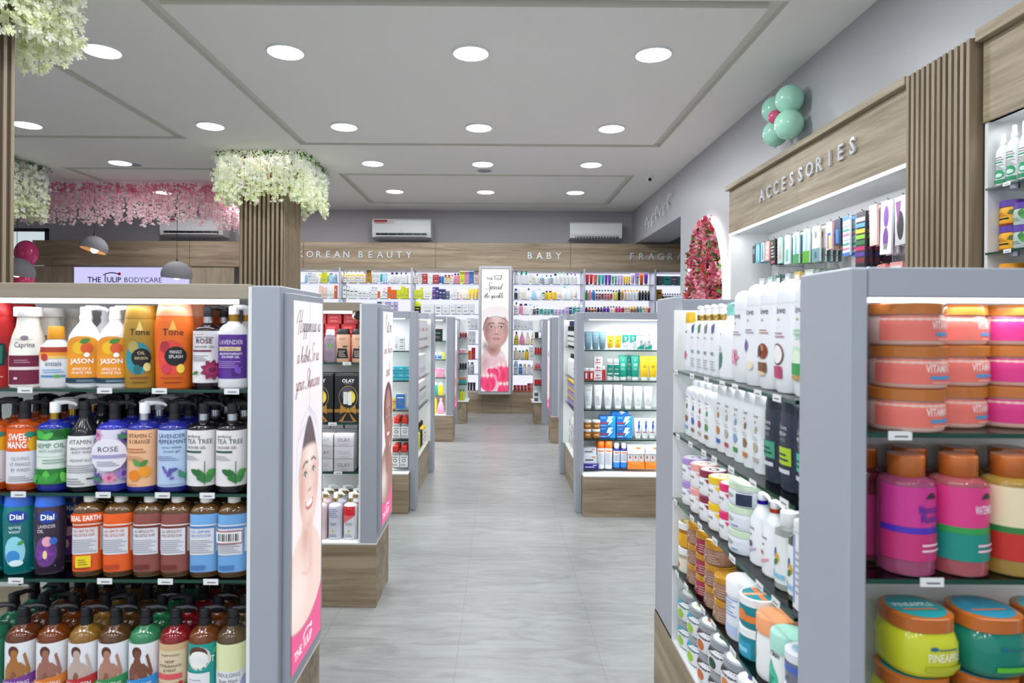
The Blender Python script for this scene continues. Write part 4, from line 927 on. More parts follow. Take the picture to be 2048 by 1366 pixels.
# ------------------------------------------------------------------ left foreground unit
def put(T, name, label, cat, x, y, z, rz=0, group=None): return place(T, name, label, cat, (x, y, z), rz, group)
DK, NV = '#1b1b20', '#1e2050'
def flower(u, v, r, c1, c2, n=6):
    L = [('L', u, v, r*1.5, k*6.283/n, c1) for k in range(n)]
    return L+[('e', u, v, r*.35, r*.2, c2)]
def berry(u, v, r, c, h): return [('e', u, v, r, r*h, c), ('e', u-r*.3, v+r*h*.3, r*.25, r*h*.25, '#f6e8d8')]
K1 = dict(
 red=('flipw', .1, .243, '#c01f22', '#b81a1e', ['#b0181c', ('P', [(-.7, .35), (.7, .35), (.85, .6), (.7, .85), (-.7, .85), (-.85, .6)], '#122c3c'), ('P', [(-.55, .4), (.55, .4), (.6, .8), (-.55, .8)], '#1f7a5c'), ('g', -.6, .6, .1, .28, 3, '#e8a0a0')], {}, 'red bottle with dark octagon badge'),
 cap=('milk', .093, .231, '#f4f2e8', '#f4f4f2', [('r', -1, 1, 0, .56, '#6f1538'), ('t', 'Caprina', 0, .72, .1, '#5c3a4c', 1.3), ('e', 0, .9, .2, .045, '#8a7a84'), ('r', -.9, .75, .28, .34, '#e8d4d8'), ('g', -.5, .3, .42, .5, 2, '#c08aa0'), ('r', -.5, -.3, .1, .14, '#e8d4d8'), ('e', 0, .87, .5, .004, '#8a7a84')], dict(z0=.04, z1=.68, lw=.85), 'white milk bottle with wide cap and maroon label'),
 arm=('squeeze', .084, .176, '#f2f2f4', '#f0a01e', [('r', -1, 1, .86, 1, '#b03a22'), ('r', -1, 1, .77, .86, '#f09a26'), ('r', -1, 1, .7, .77, '#f6c66a'), ('e', -.5, .73, .25, .1, '#c23a34'), ('t', 'entials', .05, .5, .13, '#24507a', 1.2), ('g', -.6, .7, .32, .44, 2, '#5aa2d8'), ('r', -.7, .8, .2, .25, '#3a86c4'), ('e', .3, .225, .22, .04, '#5aa84a')], dict(z0=.05, z1=.66, d=1.1), 'short white bottle with orange cap and dark red band'),
 jas=('pumpo', .092, .24, '#efeff2', '#ecebf0', [('r', -.95, .95, 0, .8, '#ee9a22'), ('e', 0, .8, .95, .2, '#ee9a22'), ('e', -.1, .75, .36, .14, '#f6c020'), ('e', .25, .74, .3, .12, '#e2602a'), ('L', -.1, .86, .55, .35, '#4a8a30'), ('e', .25, .6, .14, .05, '#ffffff'), ('T', 'JASON', 0, .42, .1, '#ffffff', 1.6), ('t', 'APRICOT &', 0, .27, .055, '#ffffff', 1.1), ('t', 'WHITE TEA', 0, .19, .055, '#ffffff', 1.2), ('r', -.95, .95, .0, .11, '#173a4c'), ('g', -.2, .7, .03, .08, 2, '#9ab0ba')], dict(z0=.06, z1=.64, lw=.92), 'white pump bottle with orange fruit label'),
 tog=('flipw', .094, .238, '#b3892c', '#a87d24', [('P', [(-.2, .86), (0, 1.02), (.2, .86)], '#ecd27a'), ('t', 'Tone', 0, .79, .1, '#1c1608', 1.4), ('e', -.1, .42, .75, .26, '#2f8fa0'), ('e', -.35, .6, .3, .1, '#b8a860'), ('e', .1, .43, .55, .15, '#16151a'), ('t', 'OIL', .1, .48, .05, '#e6d8a0', .5), ('t', 'INFUSION', .1, .4, .045, '#e6d8a0', .85), ('e', -.1, .25, .2, .07, '#1f6a72'), ('e', .4, .28, .2, .07, '#e8d88a'), ('r', -.5, .5, .1, .12, '#8a3a2a'), ('r', -.4, .4, .03, .045, '#5a4418')], dict(z0=.04, z1=.8, lw=.8, d=1.0), 'gold flip-top bottle with blue and black emblem'),
 too=('flipw', .108, .247, '#f0701e', '#f3a27c', [('P', [(-.2, .84), (0, 1.0), (.2, .84)], '#f6c25a'), ('t', 'Tone', 0, .76, .1, '#1c1608', 1.3), ('e', -.1, .42, .72, .27, '#e84a3a'), ('e', -.4, .58, .26, .09, '#b82a3c'), ('e', .15, .44, .55, .15, '#16151a'), ('t', 'MANGO', .15, .48, .05, '#f2f0ec', .7), ('t', 'SPLASH', .15, .41, .05, '#f2f0ec', .8), ('e', .38, .25, .2, .07, '#f3d24e'), ('e', -.3, .25, .24, .08, '#d23a4a'), ('r', -.6, .5, .1, .12, '#b83a1e'), ('r', -.4, .4, .03, .045, '#8a2a12')], dict(z0=.04, z1=.8, lw=.8, d=1.0), 'orange flip-top bottle with black emblem'),
 ros=('pump', .08, .245, '#2a0f1c', DK, ['#e9e6ea', ('r', -.8, -.1, .93, .935, '#77737c'), ('t', 'stress release', -.1, .86, .045, '#3c3a44', 1.5), ('T', 'ROSE', -.1, .76, .09, '#5b1836', 1.3), ('t', 'SHOWER GEL', -.1, .67, .05, '#3c3a44', 1.4), ('r', -.8, .3, .6, .635, '#7a2448'), ('g', -.8, .2, .42, .55, 4, '#8a8890')]+flower(.35, .25, .42, '#8c1f4e', '#5b1236', 9)+[('e', .35, .25, .36, .1, '#a02a5c'), ('e', .35, .25, .18, .05, '#6c1640'), ('L', -.3, .22, .4, 3.6, '#4a7a3c')], dict(z0=.07, z1=.72, lw=.98, collar='#c9ccd2', bk='l'), 'dark pump bottle with rose label and chrome collar'),
 lav=('pumpr', .084, .245, '#f0eff4', '#f0eff4', ['#5a2d92', ('t', 'LAVENDER', 0, .78, .1, '#e8dff2', 1.7), ('r', -.7, .55, .63, .72, '#e6d8a8'), ('t', 'CALMING', -.1, .645, .06, '#8a6a3a', 1.0), ('t', 'AROMATHERAPY', 0, .54, .05, '#ffffff', 1.6), ('t', 'SHOWER GEL', 0, .47, .05, '#ffffff', 1.2), ('g', -.7, .6, .25, .42, 4, '#a98ad0'), ('L', .1, .05, .8, 1, '#3f1c72'), ('L', .5, .1, .6, 2, '#7a4ab8')], dict(z0=.12, z1=.66, lw=.98, collar='#b08a3c'), 'white pump bottle with purple lavender label'),
 # second shelf
 man=('pump', .088, .262, '#d2581a', DK, ['#e6641c', ('T', 'SWEET', -.1, .8, .12, '#ffffff', 1.4), ('T', 'MANGO', -.1, .66, .12, '#ffffff', 1.5), ('e', .62, .72, .36, .14, '#f0b01e'), ('L', .1, .9, .6, 0, '#2f8a72'), ('r', -.85, .7, .03, .6, '#dfe0e8'), ('t', 'OLIVING', -.05, .44, .065, '#8a8890', 1.0), ('t', 'ET MANGO', -.05, .34, .065, '#8a8890', 1.1), ('t', 'BY WASH', -.05, .24, .065, '#8a8890', 1.0), ('g', -.6, .5, .07, .18, 3, '#9a98a0')], dict(z0=.07, z1=.72, lw=.98, bk='l'), 'orange pump bottle with SWEET MANGO label'),
 hem=('pump', .088, .262, '#1c2a8c', '#f2f2f4', ['#dfe9e2', ('r', -1, 1, .8, 1, '#2a7a34'), ('L', -.8, .95, .8, -.4, '#49b04c'), ('L', .1, .98, .7, -.5, '#1f5c2a'), ('L', -.3, .82, .6, .6, '#5cc054'), ('t', 'HEMP OIL', 0, .66, .09, '#3a7a62', 1.75), ('t', 'ANTI-AGING', 0, .58, .05, '#5a8a7a', 1.4), ('r', -.9, .9, .5, .505, '#5a8a7a'), ('g', -.3, .8, .38, .48, 2, '#8aa89a'), ('r', -1, 1, 0, .28, '#2a7a34'), ('L', -.1, .02, .7, 1.6, '#58c04c'), ('L', -.1, .02, .75, .8, '#3a9a3c'), ('L', -.1, .02, .75, 2.4, '#3a9a3c'), ('L', .8, .0, .7, 2, '#6ccc58'), ('L', -.9, .02, .6, .9, '#49b04c')], dict(z0=.08, z1=.7, lw=.99, collar='#b9923c', bk='g'), 'navy pump bottle with green hemp leaf label'),
 vit=('pumpo', .09, .262, DK, DK, ['#e4e4e4', ('t', 'VITAMIN C', 0, .84, .09, '#2c2c34', 1.75), ('t', 'BRIGHTENING', 0, .73, .05, '#5a5a64', 1.4), ('t', 'BODY WASH', 0, .66, .05, '#5a5a64', 1.2), ('e', .7, .68, .16, .07, '#e8b8a0'), ('t', 'RADIANT GLOW', 0, .5, .05, '#5a5a64', 1.4), ('g', -.8, .8, .28, .45, 4, '#9a9aa2'), ('r', .2, .75, .14, .17, '#3c3c44'), ('g', -.8, .1, .05, .2, 3, '#8a8a92')], dict(z0=.05, z1=.6, lw=.99, bk='g', d=1.15), 'black sloped-shoulder pump bottle with off-white label'),
 rse=('pump', .088, .262, '#2a2f9c', DK, ['#ddd6ea']+flower(-.7, .9, .25, '#e09ac0', '#b05a90')+flower(.7, .85, .25, '#7a5ab0', '#3f2a72')+flower(-.6, .12, .25, '#6a4aa0', '#3f2a72')+flower(.6, .2, .25, '#9a7acc', '#5a3a8a')+flower(.05, .14, .2, '#e887b0', '#c04a80')+[('L', .3, .92, .5, -.4, '#3f7a5a'), ('L', -.2, .1, .5, 2.8, '#3f7a5a'), ('L', .8, .5, .4, 1.8, '#4a7a6a'), ('e', 0, .56, .72, .3, '#e6e2ee'), ('t', 'ROSE', 0, .62, .09, '#3c3a5c', .9), ('r', -.65, .65, .5, .56, '#a39ac8'), ('g', -.4, .4, .36, .46, 3, '#8a8aa4')], dict(z0=.08, z1=.71, lw=.99, bk='g'), 'royal blue pump bottle with floral rose label'),
 vco=('pump', .09, .262, '#252a86', '#ececf0', ['#efb98e', ('t', 'VITAMIN C', -.15, .86, .075, '#5a3a2c', 1.5), ('t', '& ORANGE', -.15, .76, .075, '#5a3a2c', 1.3), ('g', -.8, .2, .6, .7, 2, '#b06a3c'), ('g', -.8, .2, .46, .56, 3, '#c08a60')]+[('e', -.35, .2, .3, .1, '#e8851c'), ('e', .15, .27, .3, .1, '#f09a2a'), ('L', -.1, .36, .5, .7, '#4a8a3c'), ('L', -.1, .36, .5, 2.2, '#5a9a4a'), ('r', -.8, -.2, .03, .04, '#a05a3c')], dict(z0=.06, z1=.71, lw=.99, collar='#c9ccd2', bk='g'), 'blue pump bottle with peach label and two oranges'),
 lvp=('pump', .09, .262, '#20257c', DK, ['#b4cbe8', ('t', 'LAVENDER', -.05, .86, .075, '#2c3a5c', 1.7), ('t', 'PEPPERMINT', -.05, .76, .075, '#2c3a5c', 1.8), ('t', 'stress release', -.05, .68, .045, '#4c5a7c', 1.2), ('t', 'shower gel', -.05, .61, .045, '#4c5a7c', 1.0), ('g', -.8, .3, .47, .56, 3, '#7a8aac')]+sum([[('L', -.2+.12*k, .18+.035*k, .3, 1.2+k*.5, '#5a55a8'), ('L', -.35+.12*k, .3-.03*k, .26, 2+k*.4, '#6a60b4')] for k in range(5)], [])+[('L', .5, .15, .5, .6, '#2f7a6a'), ('L', .5, .15, .5, 2, '#3f8a72'), ('r', -.6, .6, .04, .05, '#5a6a9c')], dict(z0=.06, z1=.71, lw=.99, bk='g'), 'navy pump bottle with pale blue lavender label'),
 tea=('pump', .088, .262, '#201a1c', DK, ['#e6e2e2', ('t', 'purifying', -.35, .87, .055, '#3c3a44', 1.0), ('t', 'TEA TREE', -.05, .76, .085, '#244c3c', 1.75), ('t', 'SHOWER GEL', -.2, .67, .05, '#3c3a44', 1.3), ('r', -.85, .1, .6, .635, '#244c3c'), ('g', -.85, .0, .47, .56, 3, '#9a98a0'), ('L', .2, .06, .8, 1.9, '#2f7a3c'), ('L', .2, .06, .8, .8, '#3a8a44'), ('L', .1, .2, .6, 2.6, '#2a6a34'), ('L', .3, .22, .6, .3, '#49994c'), ('r', .24, .28, .03, .45, '#4a5a3c')], dict(z0=.07, z1=.72, lw=.99, collar='#c9ccd2', bk='l'), 'dark pump bottle with white tea tree label and leaves'),
 # third shelf
 dit=('flipw', .084, .232, '#188e92', '#2a62c8', [('e', 0, .84, .62, .1, '#1c3f9c'), ('T', 'Dial', 0, .80, .085, '#ffffff', 1.0), ('t', 'spring', -.1, .66, .055, '#dff4f4', .9), ('t', 'water', -.1, .59, .055, '#dff4f4', .9), ('e', -.1, .3, .62, .24, '#8fd4e6'), ('L', .05, .4, .5, .6, '#3f9a44'), ('e', -.2, .22, .4, .1, '#3a8ad0'), ('e', 0, .12, .4, .05, '#d8f0f8')], dict(z0=.05, z1=.84, lw=.8, bk='l'), 'teal oval bottle with blue cap and white wordmark'),
 dil=('flipw', .084, .232, '#4a3a52', '#2a62c8', [('e', 0, .84, .62, .1, '#1c3f9c'), ('T', 'Dial', 0, .80, .085, '#ffffff', 1.0), ('t', 'LAVENDER', -.05, .67, .055, '#e8e0ee', 1.3), ('t', 'OIL', -.4, .6, .055, '#e8e0ee', .5), ('e', -.1, .3, .66, .24, '#6a3a8a'), ('e', 0, .46, .3, .08, '#e8a8b8')]+flower(-.1, .26, .34, '#8a3aa8', '#f0e0a0', 5)+[('e', .35, .47, .22, .06, '#3a6ac8')], dict(z0=.05, z1=.84, lw=.8, bk='l'), 'plum oval bottle with blue cap and white wordmark'),
)
def castile(c, dk, txt, extra=[]):
    return ('cast', .084, .232, '#6b4a26', '#eceae6', [c, ('r', -1, 1, .8, .82, '#e8e4e0'), ('r', -.9, .55, .3, .78, '#e0dfe6'), ('r', .68, 1, .34, .76, '#e0dfe6'), ('r', -.9, .55, .76, .79, dk), ('t', txt, -.17, .68, .05, dk, 1.3), ('t', 'PURE-CASTILE SOAP', -.17, .61, .05, dk, 1.35), ('g', -.8, .45, .34, .58, 7, '#a5a3b0'), ('r', -.7, .1, .05, .12, dk)]+extra, dict(z0=.07, z1=.78, lw=1.02, bk='l'))
K1['cao'] = castile('#e65c1c', '#b8401c', '18-IN-1 HEMP TEA TREE')+('amber soap bottle with orange label',)
K1['cae'] = castile('#e65c1c', '#b8401c', '18-IN-1 HEMP TEA TREE', [('r', -1, .9, .86, .99, '#e65c1c'), ('T', 'REAL EARTH!', -.05, .885, .085, '#ffffff', 1.85), ('r', -.5, .2, .08, .28, '#f0d21c'), ('g', -.35, .05, .12, .24, 3, '#8a7a1c')])+('amber soap bottle with orange label and yellow sticker',)
K1['cam'] = castile('#8a4b44', '#6c2c28', '18-IN-1 HEMP EUCALYPTUS')+('amber soap bottle with maroon label',)
K1['cab'] = castile('#6fa6dc', '#4a7ab8', '18-IN-1 HEMP BABY')+('amber soap bottle with light blue label',)
K1['cas'] = castile('#6fa6dc', '#4a7ab8', '18-IN-1 HEMP BABY', [('r', -1, .5, .5, .72, '#b02030'), ('r', -.97, .47, .515, .705, '#f0eeee')]+[('r', -.75+.1*k, -.75+.1*k+.03+.03*(k % 3 == 0), .55, .68, '#1c1c22') for k in range(11)])+('amber soap bottle with light blue label and barcode sticker',)
def woman(band, txt, body, skin='#b98068', dark=False, extra=[]):
    hr = '#4a2a20' if dark is False else '#e8e4e8'
    lab = ['#e7e8ee', ('e', -.25, .84, .26, .11, '#5a3428'), ('e', -.2, .80, .18, .08, skin), ('P', [(-.33, .76), (-.08, .76), (0, .62), (-.45, .62)], skin), ('P', [(-.7, .2), (-.72, .48), (-.5, .64), (.02, .65), (.28, .5), (.3, .2)], skin), ('P', [(.0, .6), (.1, .65), (.52, .46), (.45, .36)], skin), ('P', [(.45, .38), (.54, .46), (.3, .82), (.2, .78)], skin), ('L', -.22, .3, .5, 1.55, '#8a5a48'), ('r', .66, .9, .3, .32, '#8a8a92'), ('e', .0, .3, .3, .07, '#f2f2f6'),
           ('P', [(-1, .12), (.75, .22), (.75, .42), (-1, .3)], band), ('t', txt, -.15, .22, .075, '#ffffff', 1.5), ('g', -.9, .3, .02, .12, 2, '#6a6a74')]+extra
    return ('pumpr', .089, .264, body, DK, lab, dict(z0=.06, z1=.66, lw=.98, bk='l'))
K1['wpu'] = woman('#7a3a92', 'HYDRATING', '#7a3c1e', '#a8703c')+('amber pump bottle with purple-banded label and bare back',)
K1['wor'] = woman('#d87a2a', 'EXFOLIATING', '#8a4418', '#a06a5c', extra=[('e', .7, .1, .3, .14, '#6a5a44')])+('amber pump bottle with orange-banded label',)
K1['wrd'] = woman('#b8262c', 'COLLAGEN', '#a87a30', '#c0a8a0', extra=[('e', .6, .08, .32, .16, '#6aa83a'), ('e', .75, .08, .2, .1, '#e8d23a')])+('honey pump bottle with red-banded label',)
K1['wgr'] = woman('#2f8a4a', 'EXFOLIATING', '#6c4a28', '#b0806c', extra=[('L', .5, 0, .6, 1.3, '#2c5a34'), ('L', .7, 0, .5, .9, '#3a6a40')])+('brown pump bottle with green-banded label',)
K1['wbl'] = woman('#2a8ad0', 'HYALURONIC', '#3f9a68', '#7a4a3c')+('green pump bottle with blue-banded label',)
K1['pom'] = ('pumpr', .089, .264, '#a01f28', DK, ['#cfae84', ('r', -.9, .7, .3, .88, '#dcc8a8'), ('t', 'inspirations', -.1, .78, .05, '#4c3a34', 1.4), ('t', 'HEMP', -.1, .66, .05, '#3c2a24', .6), ('t', 'POMEGRANATE', -.1, .58, .05, '#3c2a24', 1.4), ('t', '& MINT', -.1, .5, .05, '#3c2a24', .8), ('r', -.8, .5, .36, .46, '#d8525a'), ('e', .3, .14, .36, .14, '#c0202c'), ('e', .42, .28, .1, .04, '#c0202c'), ('e', -.2, .06, .2, .08, '#d84a50'), ('L', .5, .1, .6, 1, '#3f8a3c')], dict(z0=.05, z1=.68, lw=.98, bk='l'), 'ruby pump bottle with tan pomegranate label')
K1['coc'] = ('pumpr', .089, .264, '#8a4c22', DK, ['#1f9a92', ('e', -.2, .74, .62, .22, '#ddd8d2'), ('e', -.25, .82, .5, .14, '#5a3a2a'), ('e', -.2, .72, .5, .16, '#f2f0ec'), ('L', .5, .8, .6, .8, '#3fae7a'), ('T', 'COCONUT', -.1, .66, .11, '#f4f4f2', 1.7), ('r', -.9, .35, 0, .48, '#e4e4ea'), ('g', -.7, .1, .1, .4, 5, '#b0b0ba')], dict(z0=.05, z1=.68, lw=.98, bk='l'), 'amber pump bottle with teal coconut label')
K1['ind'] = ('pumpr', .089, .264, '#6a5434', DK, ['#dfe3b0', ('r', -1, 1, 0, .5, '#dfe2e6'), ('t', 'INDULGING', -.1, .4, .07, '#4c4a5c', 1.5), ('t', 'Body Wash', -.1, .3, .06, '#4c4a5c', 1.2), ('g', -.7, .4, .05, .24, 4, '#8a8aa0'), ('e', .8, .2, .3, .2, '#9aa4c8')], dict(z0=.05, z1=.68, lw=.98, bk='l'), 'olive pump bottle with pale yellow and grey label')
K1['grn'] = ('pumpr', .089, .264, '#2c7a5c', DK, ['#3a8a6a']+[('e', .2, .85-.13*k, .14, .045, '#cfe6dc') for k in range(5)]+[('r', -.4, .6, .05, .2, '#cfe6dc')], dict(z0=.05, z1=.68, lw=.98, bk='l'), 'green pump bottle with small white circles')
def kput(k, x, y, z, where, lod=2, rz=0, grp='', art=True):
    kd, w_, h_, b_, c_, lab, kw, ds = K1[k]
    T = tpl(kd, w_, h_, b_, c_, lab if art else lab[:1] if isinstance(lab[0], str) else None, lod=lod, **dict(kw, sp=kw.get('sp', 0)))
    nm = KN[kd].replace(' ', '_').replace('-', '_'); lb = '%s %s' % (ds, where)
    ww = lb.split(); 
    if len(ww) > 16: lb = '%s %s' % (' '.join(ds.split()[:16-len(where.split())]), where)
    return place(T, nm, lb, 'bottle', (x, y, z), rz, grp)
def kx(px, y=1.89): return X(px, y)
R_ = random.Random(3)
def front_rows(items, z, name, dy=.094, y0=1.893, rows=3, rot=None):
    n = 0
    for i, (px, k, back) in enumerate(items):
        x = kx(px, y0)
        for r in range(rows if back is None else back):
            rz = R_.uniform(-.07, .07) if rot is None else R_.uniform(*rot)
            if K1[k][0][:4] == 'pump' and r: rz += R_.choice([0, .5, 2.6, 3.1])
            wh = '%s from left on %s' % (ORD[i], name)
            if r: wh = '%s column, row %d behind, %s' % (ORD[i], r, name)
            rz += .55*math.atan2(-x, y0+r*dy) if y0 < 2 else 0
            kput(k, x+(R_.uniform(-.004, .004) if r else 0), y0+r*dy, z, wh, 2 if r == 0 else 1, rz, 'bottles on %s' % name, art=r < 2)
front_rows([(-10, 'red', 2), (57, 'cap', 3), (113, 'arm', 1), (172, 'jas', 3), (231, 'jas', 3), (283, 'tog', 2), (350, 'too', 3), (416, 'ros', 3), (468, 'lav', 2)], 1.215, 'the top left shelf', dy=.10)
for px, k in ((-55, 'red'),): front_rows([(px, k, 2)], 1.215, 'the top left shelf edge')
front_rows([(-46, 'man', 3), (-8, 'man', 3), (52, 'man', 4), (112, 'hem', 4), (172, 'vit', 4), (231, 'rse', 4), (291, 'vco', 4), (351, 'lvp', 4), (409, 'tea', 4), (466, 'tea', 4)][1:], .92, 'the second left shelf', dy=.086)
front_rows([(-20, 'dit', 2), (42, 'dit', 2), (103, 'dil', 3), (184, 'cae', 3), (245, 'cao', 3), (304, 'cam', 3), (359, 'cam', 3), (416, 'cab', 3), (465+6, 'cas', 3)], .676, 'the third left shelf', dy=.098, rot=(-.05, .05))
front_rows([(-12, 'grn', 4), (52, 'wpu', 4), (114, 'wor', 4), (177, 'wrd', 4), (236, 'wgr', 4), (297, 'wbl', 4), (357, 'pom', 4), (414, 'coc', 4), (470, 'ind', 4)], .32, 'the bottom left shelf', dy=.086)
# ------------------------------------------------------------------ second unit (left)
def bx(w_, h_, d_, c, art, lod=1, k='p'): return tpl('box', w_, h_, c, lab=art, d=d_, lod=lod, bk=k)
G_2 = 'goods in the second left unit'
zz = 1.212
for i, px in enumerate((633, 664, 697)):
    for r in (0, 1): put(bx(.075, .052, .06, '#c9242c', [('r', -.7, .5, .55, .75, '#e8626a'), ('g', -.6, .6, .2, .4, 2, '#f09aa0')]), 'box', 'small red box, %s from left, %s tier behind the bottles, second left unit' % (ORD[i], ('lower', 'upper')[r]), 'box', X(px, 3.42)+.012*r, 3.45, zz+.14+.054*r-0, group=G_2)
for i, px in enumerate((633, 664, 697)):
    put(bx(.078, .138, .06, '#b8202a', [('r', -.7, .5, .8, .9, '#e8626a')]), 'box', 'tall red carton, %s from left, under the small red boxes' % ORD[i], 'box', X(px, 3.42), 3.45, zz, group=G_2)
T = tpl('flip', .066, .165, '#b9b3c4', '#dfe4ea', [('t', 'OLAY', 0, .82, .08, '#6a4a62', 1.2), ('L', -.2, .56, .9, .3, '#5aa83a'), ('L', .1, .5, .6, 1.2, '#7cc04a'), ('g', -.6, .6, .12, .4, 5, '#8a7a94')], lod=1, bk='l', z1=.8, d=1.2)
put(T, 'flip_top_bottle', 'lilac grey bottle with green leaf, top shelf of the second left unit', 'bottle', X(661, 3.3), 3.3, zz, group=G_2)
put(T, 'flip_top_bottle', 'lilac grey bottle half hidden by the lit poster, second left unit', 'bottle', X(632, 3.3), 3.3, zz, group=G_2)
T = tpl('flipw', .076, .168, '#dcae90', '#141418', [('t', 'OLAY', 0, .84, .08, '#8a6a5a', 1.1), ('r', .1, .7, .55, .6, '#1a1a1e'), ('P', [(-.6, .5), (.6, .5), (.85, .12), (-.85, .12)], '#17171b'), ('g', -.5, .5, .18, .45, 4, '#c8b8b0')], lod=1, z0=.03, z1=.8, d=1.1)
for i, px in enumerate((687, 718)): put(T, 'flip_top_bottle', 'peach bottle with black cap, %s of two on the second left unit' % ('left', 'right')[i], 'bottle', X(px, 3.3), 3.3, zz, group=G_2)
put(T, 'flip_top_bottle', 'peach bottle lying on top of the others, black cap facing front', 'bottle', X(716, 3.4), 3.40, zz+.235, group=G_2).rotation_euler = (R(90), 0, .3)
gift = [('T', 'OLAY', 0, .82, .07, '#f0eef0', .9), ('r', -.3, .3, .79, .795, '#c8c8cc'), ('e', 0, .52, .7, .235, '#c8a860'), ('e', 0, .52, .67, .225, '#17171f'), ('e', -.05, .58, .45, .15, '#4a4a5c'), ('e', .2, .52, .34, .13, '#e8c83a'), ('e', .28, .5, .2, .08, '#f2dc6a'), ('r', -.35, -.05, .38, .63, '#d8e0da'), ('r', -.02, .26, .36, .62, '#e6ebe4'), ('r', -1, 1, .21, .28, '#9a6c28'), ('P', [(-.05, .25), (-.55, .37), (-.6, .18)], '#b8842f'), ('P', [(.05, .25), (.55, .37), (.6, .18)], '#b8842f'), ('P', [(0, .25), (-.7, .02), (-.4, .02)], '#a8742a'), ('P', [(0, .25), (.7, .02), (.4, .02)], '#a8742a'), ('e', 0, .25, .1, .04, '#c8953c'), ('g', -.5, .5, .01, .05, 2, '#8a8a92')]
T = tpl('box', .136, .246, '#14161c', lab=gift, d=.1, lod=1, sp=1)
for i, px in enumerate((638, 696)): put(T, 'box', 'black gift box with gold bow and yellow rose, %s one' % ('partly hidden left', 'fully visible right')[i], 'box', X(px+.5, 3.25), 3.31, .91, group=G_2)
shelf_row('Bsss24x16 Byyk22x22 _4 Puuu9x22 Puuu9x22 Pwww9x20 Puuu9x20', X(655, 3.5), .91+.17, 3.50, .00254*1.0, 'behind the black gift boxes', G_2, lod=1)
b = MB(); b.box(X(642, 3.5), X(728, 3.5), 3.45, 3.565, .912, 1.078, M('#dfe0e2'), .002); b.obj('carton', label='white carton supporting small bottles behind the black gift boxes', cat='box', group=G_2)
for r in range(4):
    for i, px in enumerate((651, 692)):
        if r == 3: continue
        dk = (r+i) % 2
        put(bx(.098, .062, .09, '#c6c6cb' if not dk else '#bdbabf', [('t', 'OLAY', 0, .35, .32, '#6c6a70' if dk else '#a5a4aa', 1.3), ('g', -.5, .5, .1, .22, 1, '#a5a4aa')]), 'box', 'silver grey box, %s of three, %s stack, below the black gift boxes' % (('bottom', 'middle', 'top')[r], ('left', 'right')[i]), 'box', X(px+.5, 3.3), 3.31, .665+r*.0632, group=G_2)
for i, px in enumerate((648, 675, 703)): put(bx(.066, .045, .07, '#c9cacf', [('r', -.5, .5, .4, .6, '#aeb0b6')]), 'box', 'small silver box, %s from left above the silver grey stacks' % ORD[i], 'box', X(px, 3.42), 3.46, .665+.19, group=G_2)
b = MB(); b.box(X(640, 3.5), X(722, 3.5), 3.42, 3.52, .666, .854, M('#bcbec4'), .002); b.obj('carton', label='silver carton behind the stacked silver grey boxes in the second left unit', cat='box', group=G_2)
T1 = tpl('pump', .071, .24, '#c9ccda', '#f2f2f2', [('g', -.8, .8, .68, .98, 5, '#8a8fc0'), ('t', 'OLAY', 0, .42, .09, '#3c3c44', 1.2), ('e', 0, .24, .16, .05, '#d8c04a'), ('g', -.6, .6, .05, .16, 2, '#8a8a92')], lod=1, z0=.03, z1=.69, collar='#c8b060')
T2 = tpl('pump', .071, .24, '#dcdde4', '#f2f2f2', [('r', -1, 1, .74, 1.03, '#d2232c'), ('P', [(-1, .74), (1, .74), (-1, .45)], '#de6a70'), ('t', 'OLAY', .1, .42, .09, '#3c3c44', 1.2), ('e', .1, .24, .16, .05, '#d8c04a'), ('g', -.6, .6, .05, .16, 2, '#8a8a92')], lod=1, z0=.03, z1=.69, collar='#c8b060')
T3 = tpl('pump', .071, .24, '#d9c0c2', '#f2f2f2', [('t', 'OLAY', 0, .42, .09, '#3c3c44', 1.2), ('g', -.8, .8, .75, .98, 4, '#c89a90')], lod=1, z0=.03, z1=.69, collar='#c8b060')
for r in range(3):
    for i, (px, T) in enumerate(((644, T3), (674, T1), (704, T2))):
        put(T, 'pump_bottle', '%s bottle with white pump, %s row on the bottom deck, second left unit' % (('pale pink', 'speckled white', 'red and white')[i], ('front', 'middle', 'back')[r]), 'bottle', X(px, 3.3)+r*.005, 3.3+r*.076, .32, -.15, G_2)
# ------------------------------------------------------------------ fourth unit etc. on the left
def yrow(spec, px0, D, z, where, g, sx, **k): shelf_row(spec, X(px0, D), z, D, sx, where, g, **k)
U3 = 'third left shelf unit'
yrow('Bwww9x30^1 Bwkw12x13^2 _0', 789, 5.0, 1.207, 'top shelf of the '+U3, 'goods in the '+U3, .00385, lod=1)
for k in range(2):
    for i in range(3): put(bx(.058, .05, .06, '#3fb4c8', [('r', -.9, .9, .3, .5, '#1f8a9c'), ('t', 'HD', .2, .6, .2, '#e8fafa')]), 'box', 'aqua box, %s tier, %s from left in the third left unit' % (('lower', 'upper')[k], ORD[i]), 'box', X(787+15.5*i, 5.0), 5.0, .982+k*.052, group='aqua boxes')
yrow('_1 Joyy8x22 Bwwb20x31', 784, 5.0, .757, 'third shelf of the '+U3, 'goods in the '+U3, .00385, lod=1)
RC = tpl('sq', .062, .165, '#cfd6d4', '#cf2f22', ['#eceeee', ('e', 0, .55, .35, .14, '#3c3c44'), ('e', 0, .55, .24, .09, '#eceeee'), ('r', -.5, .5, .8, .85, '#6a6a72'), ('g', -.6, .6, .1, .3, 3, '#8a8a92')], lod=1, bk='w', lw=1.1)
for zi, z in enumerate((.531, .321)):
    for r in range(3):
        for i in range(2): put(RC, 'square_bottle', 'square clear bottle with red cap, %s, %s row, %s shelf of third left unit' % (('left', 'right')[i], ('front', 'middle', 'back')[r], ('fourth', 'bottom')[zi]), 'bottle', X(795+17*i, 4.98), 4.98+r*.07-(.05 if zi else 0), z, group='red capped bottles')
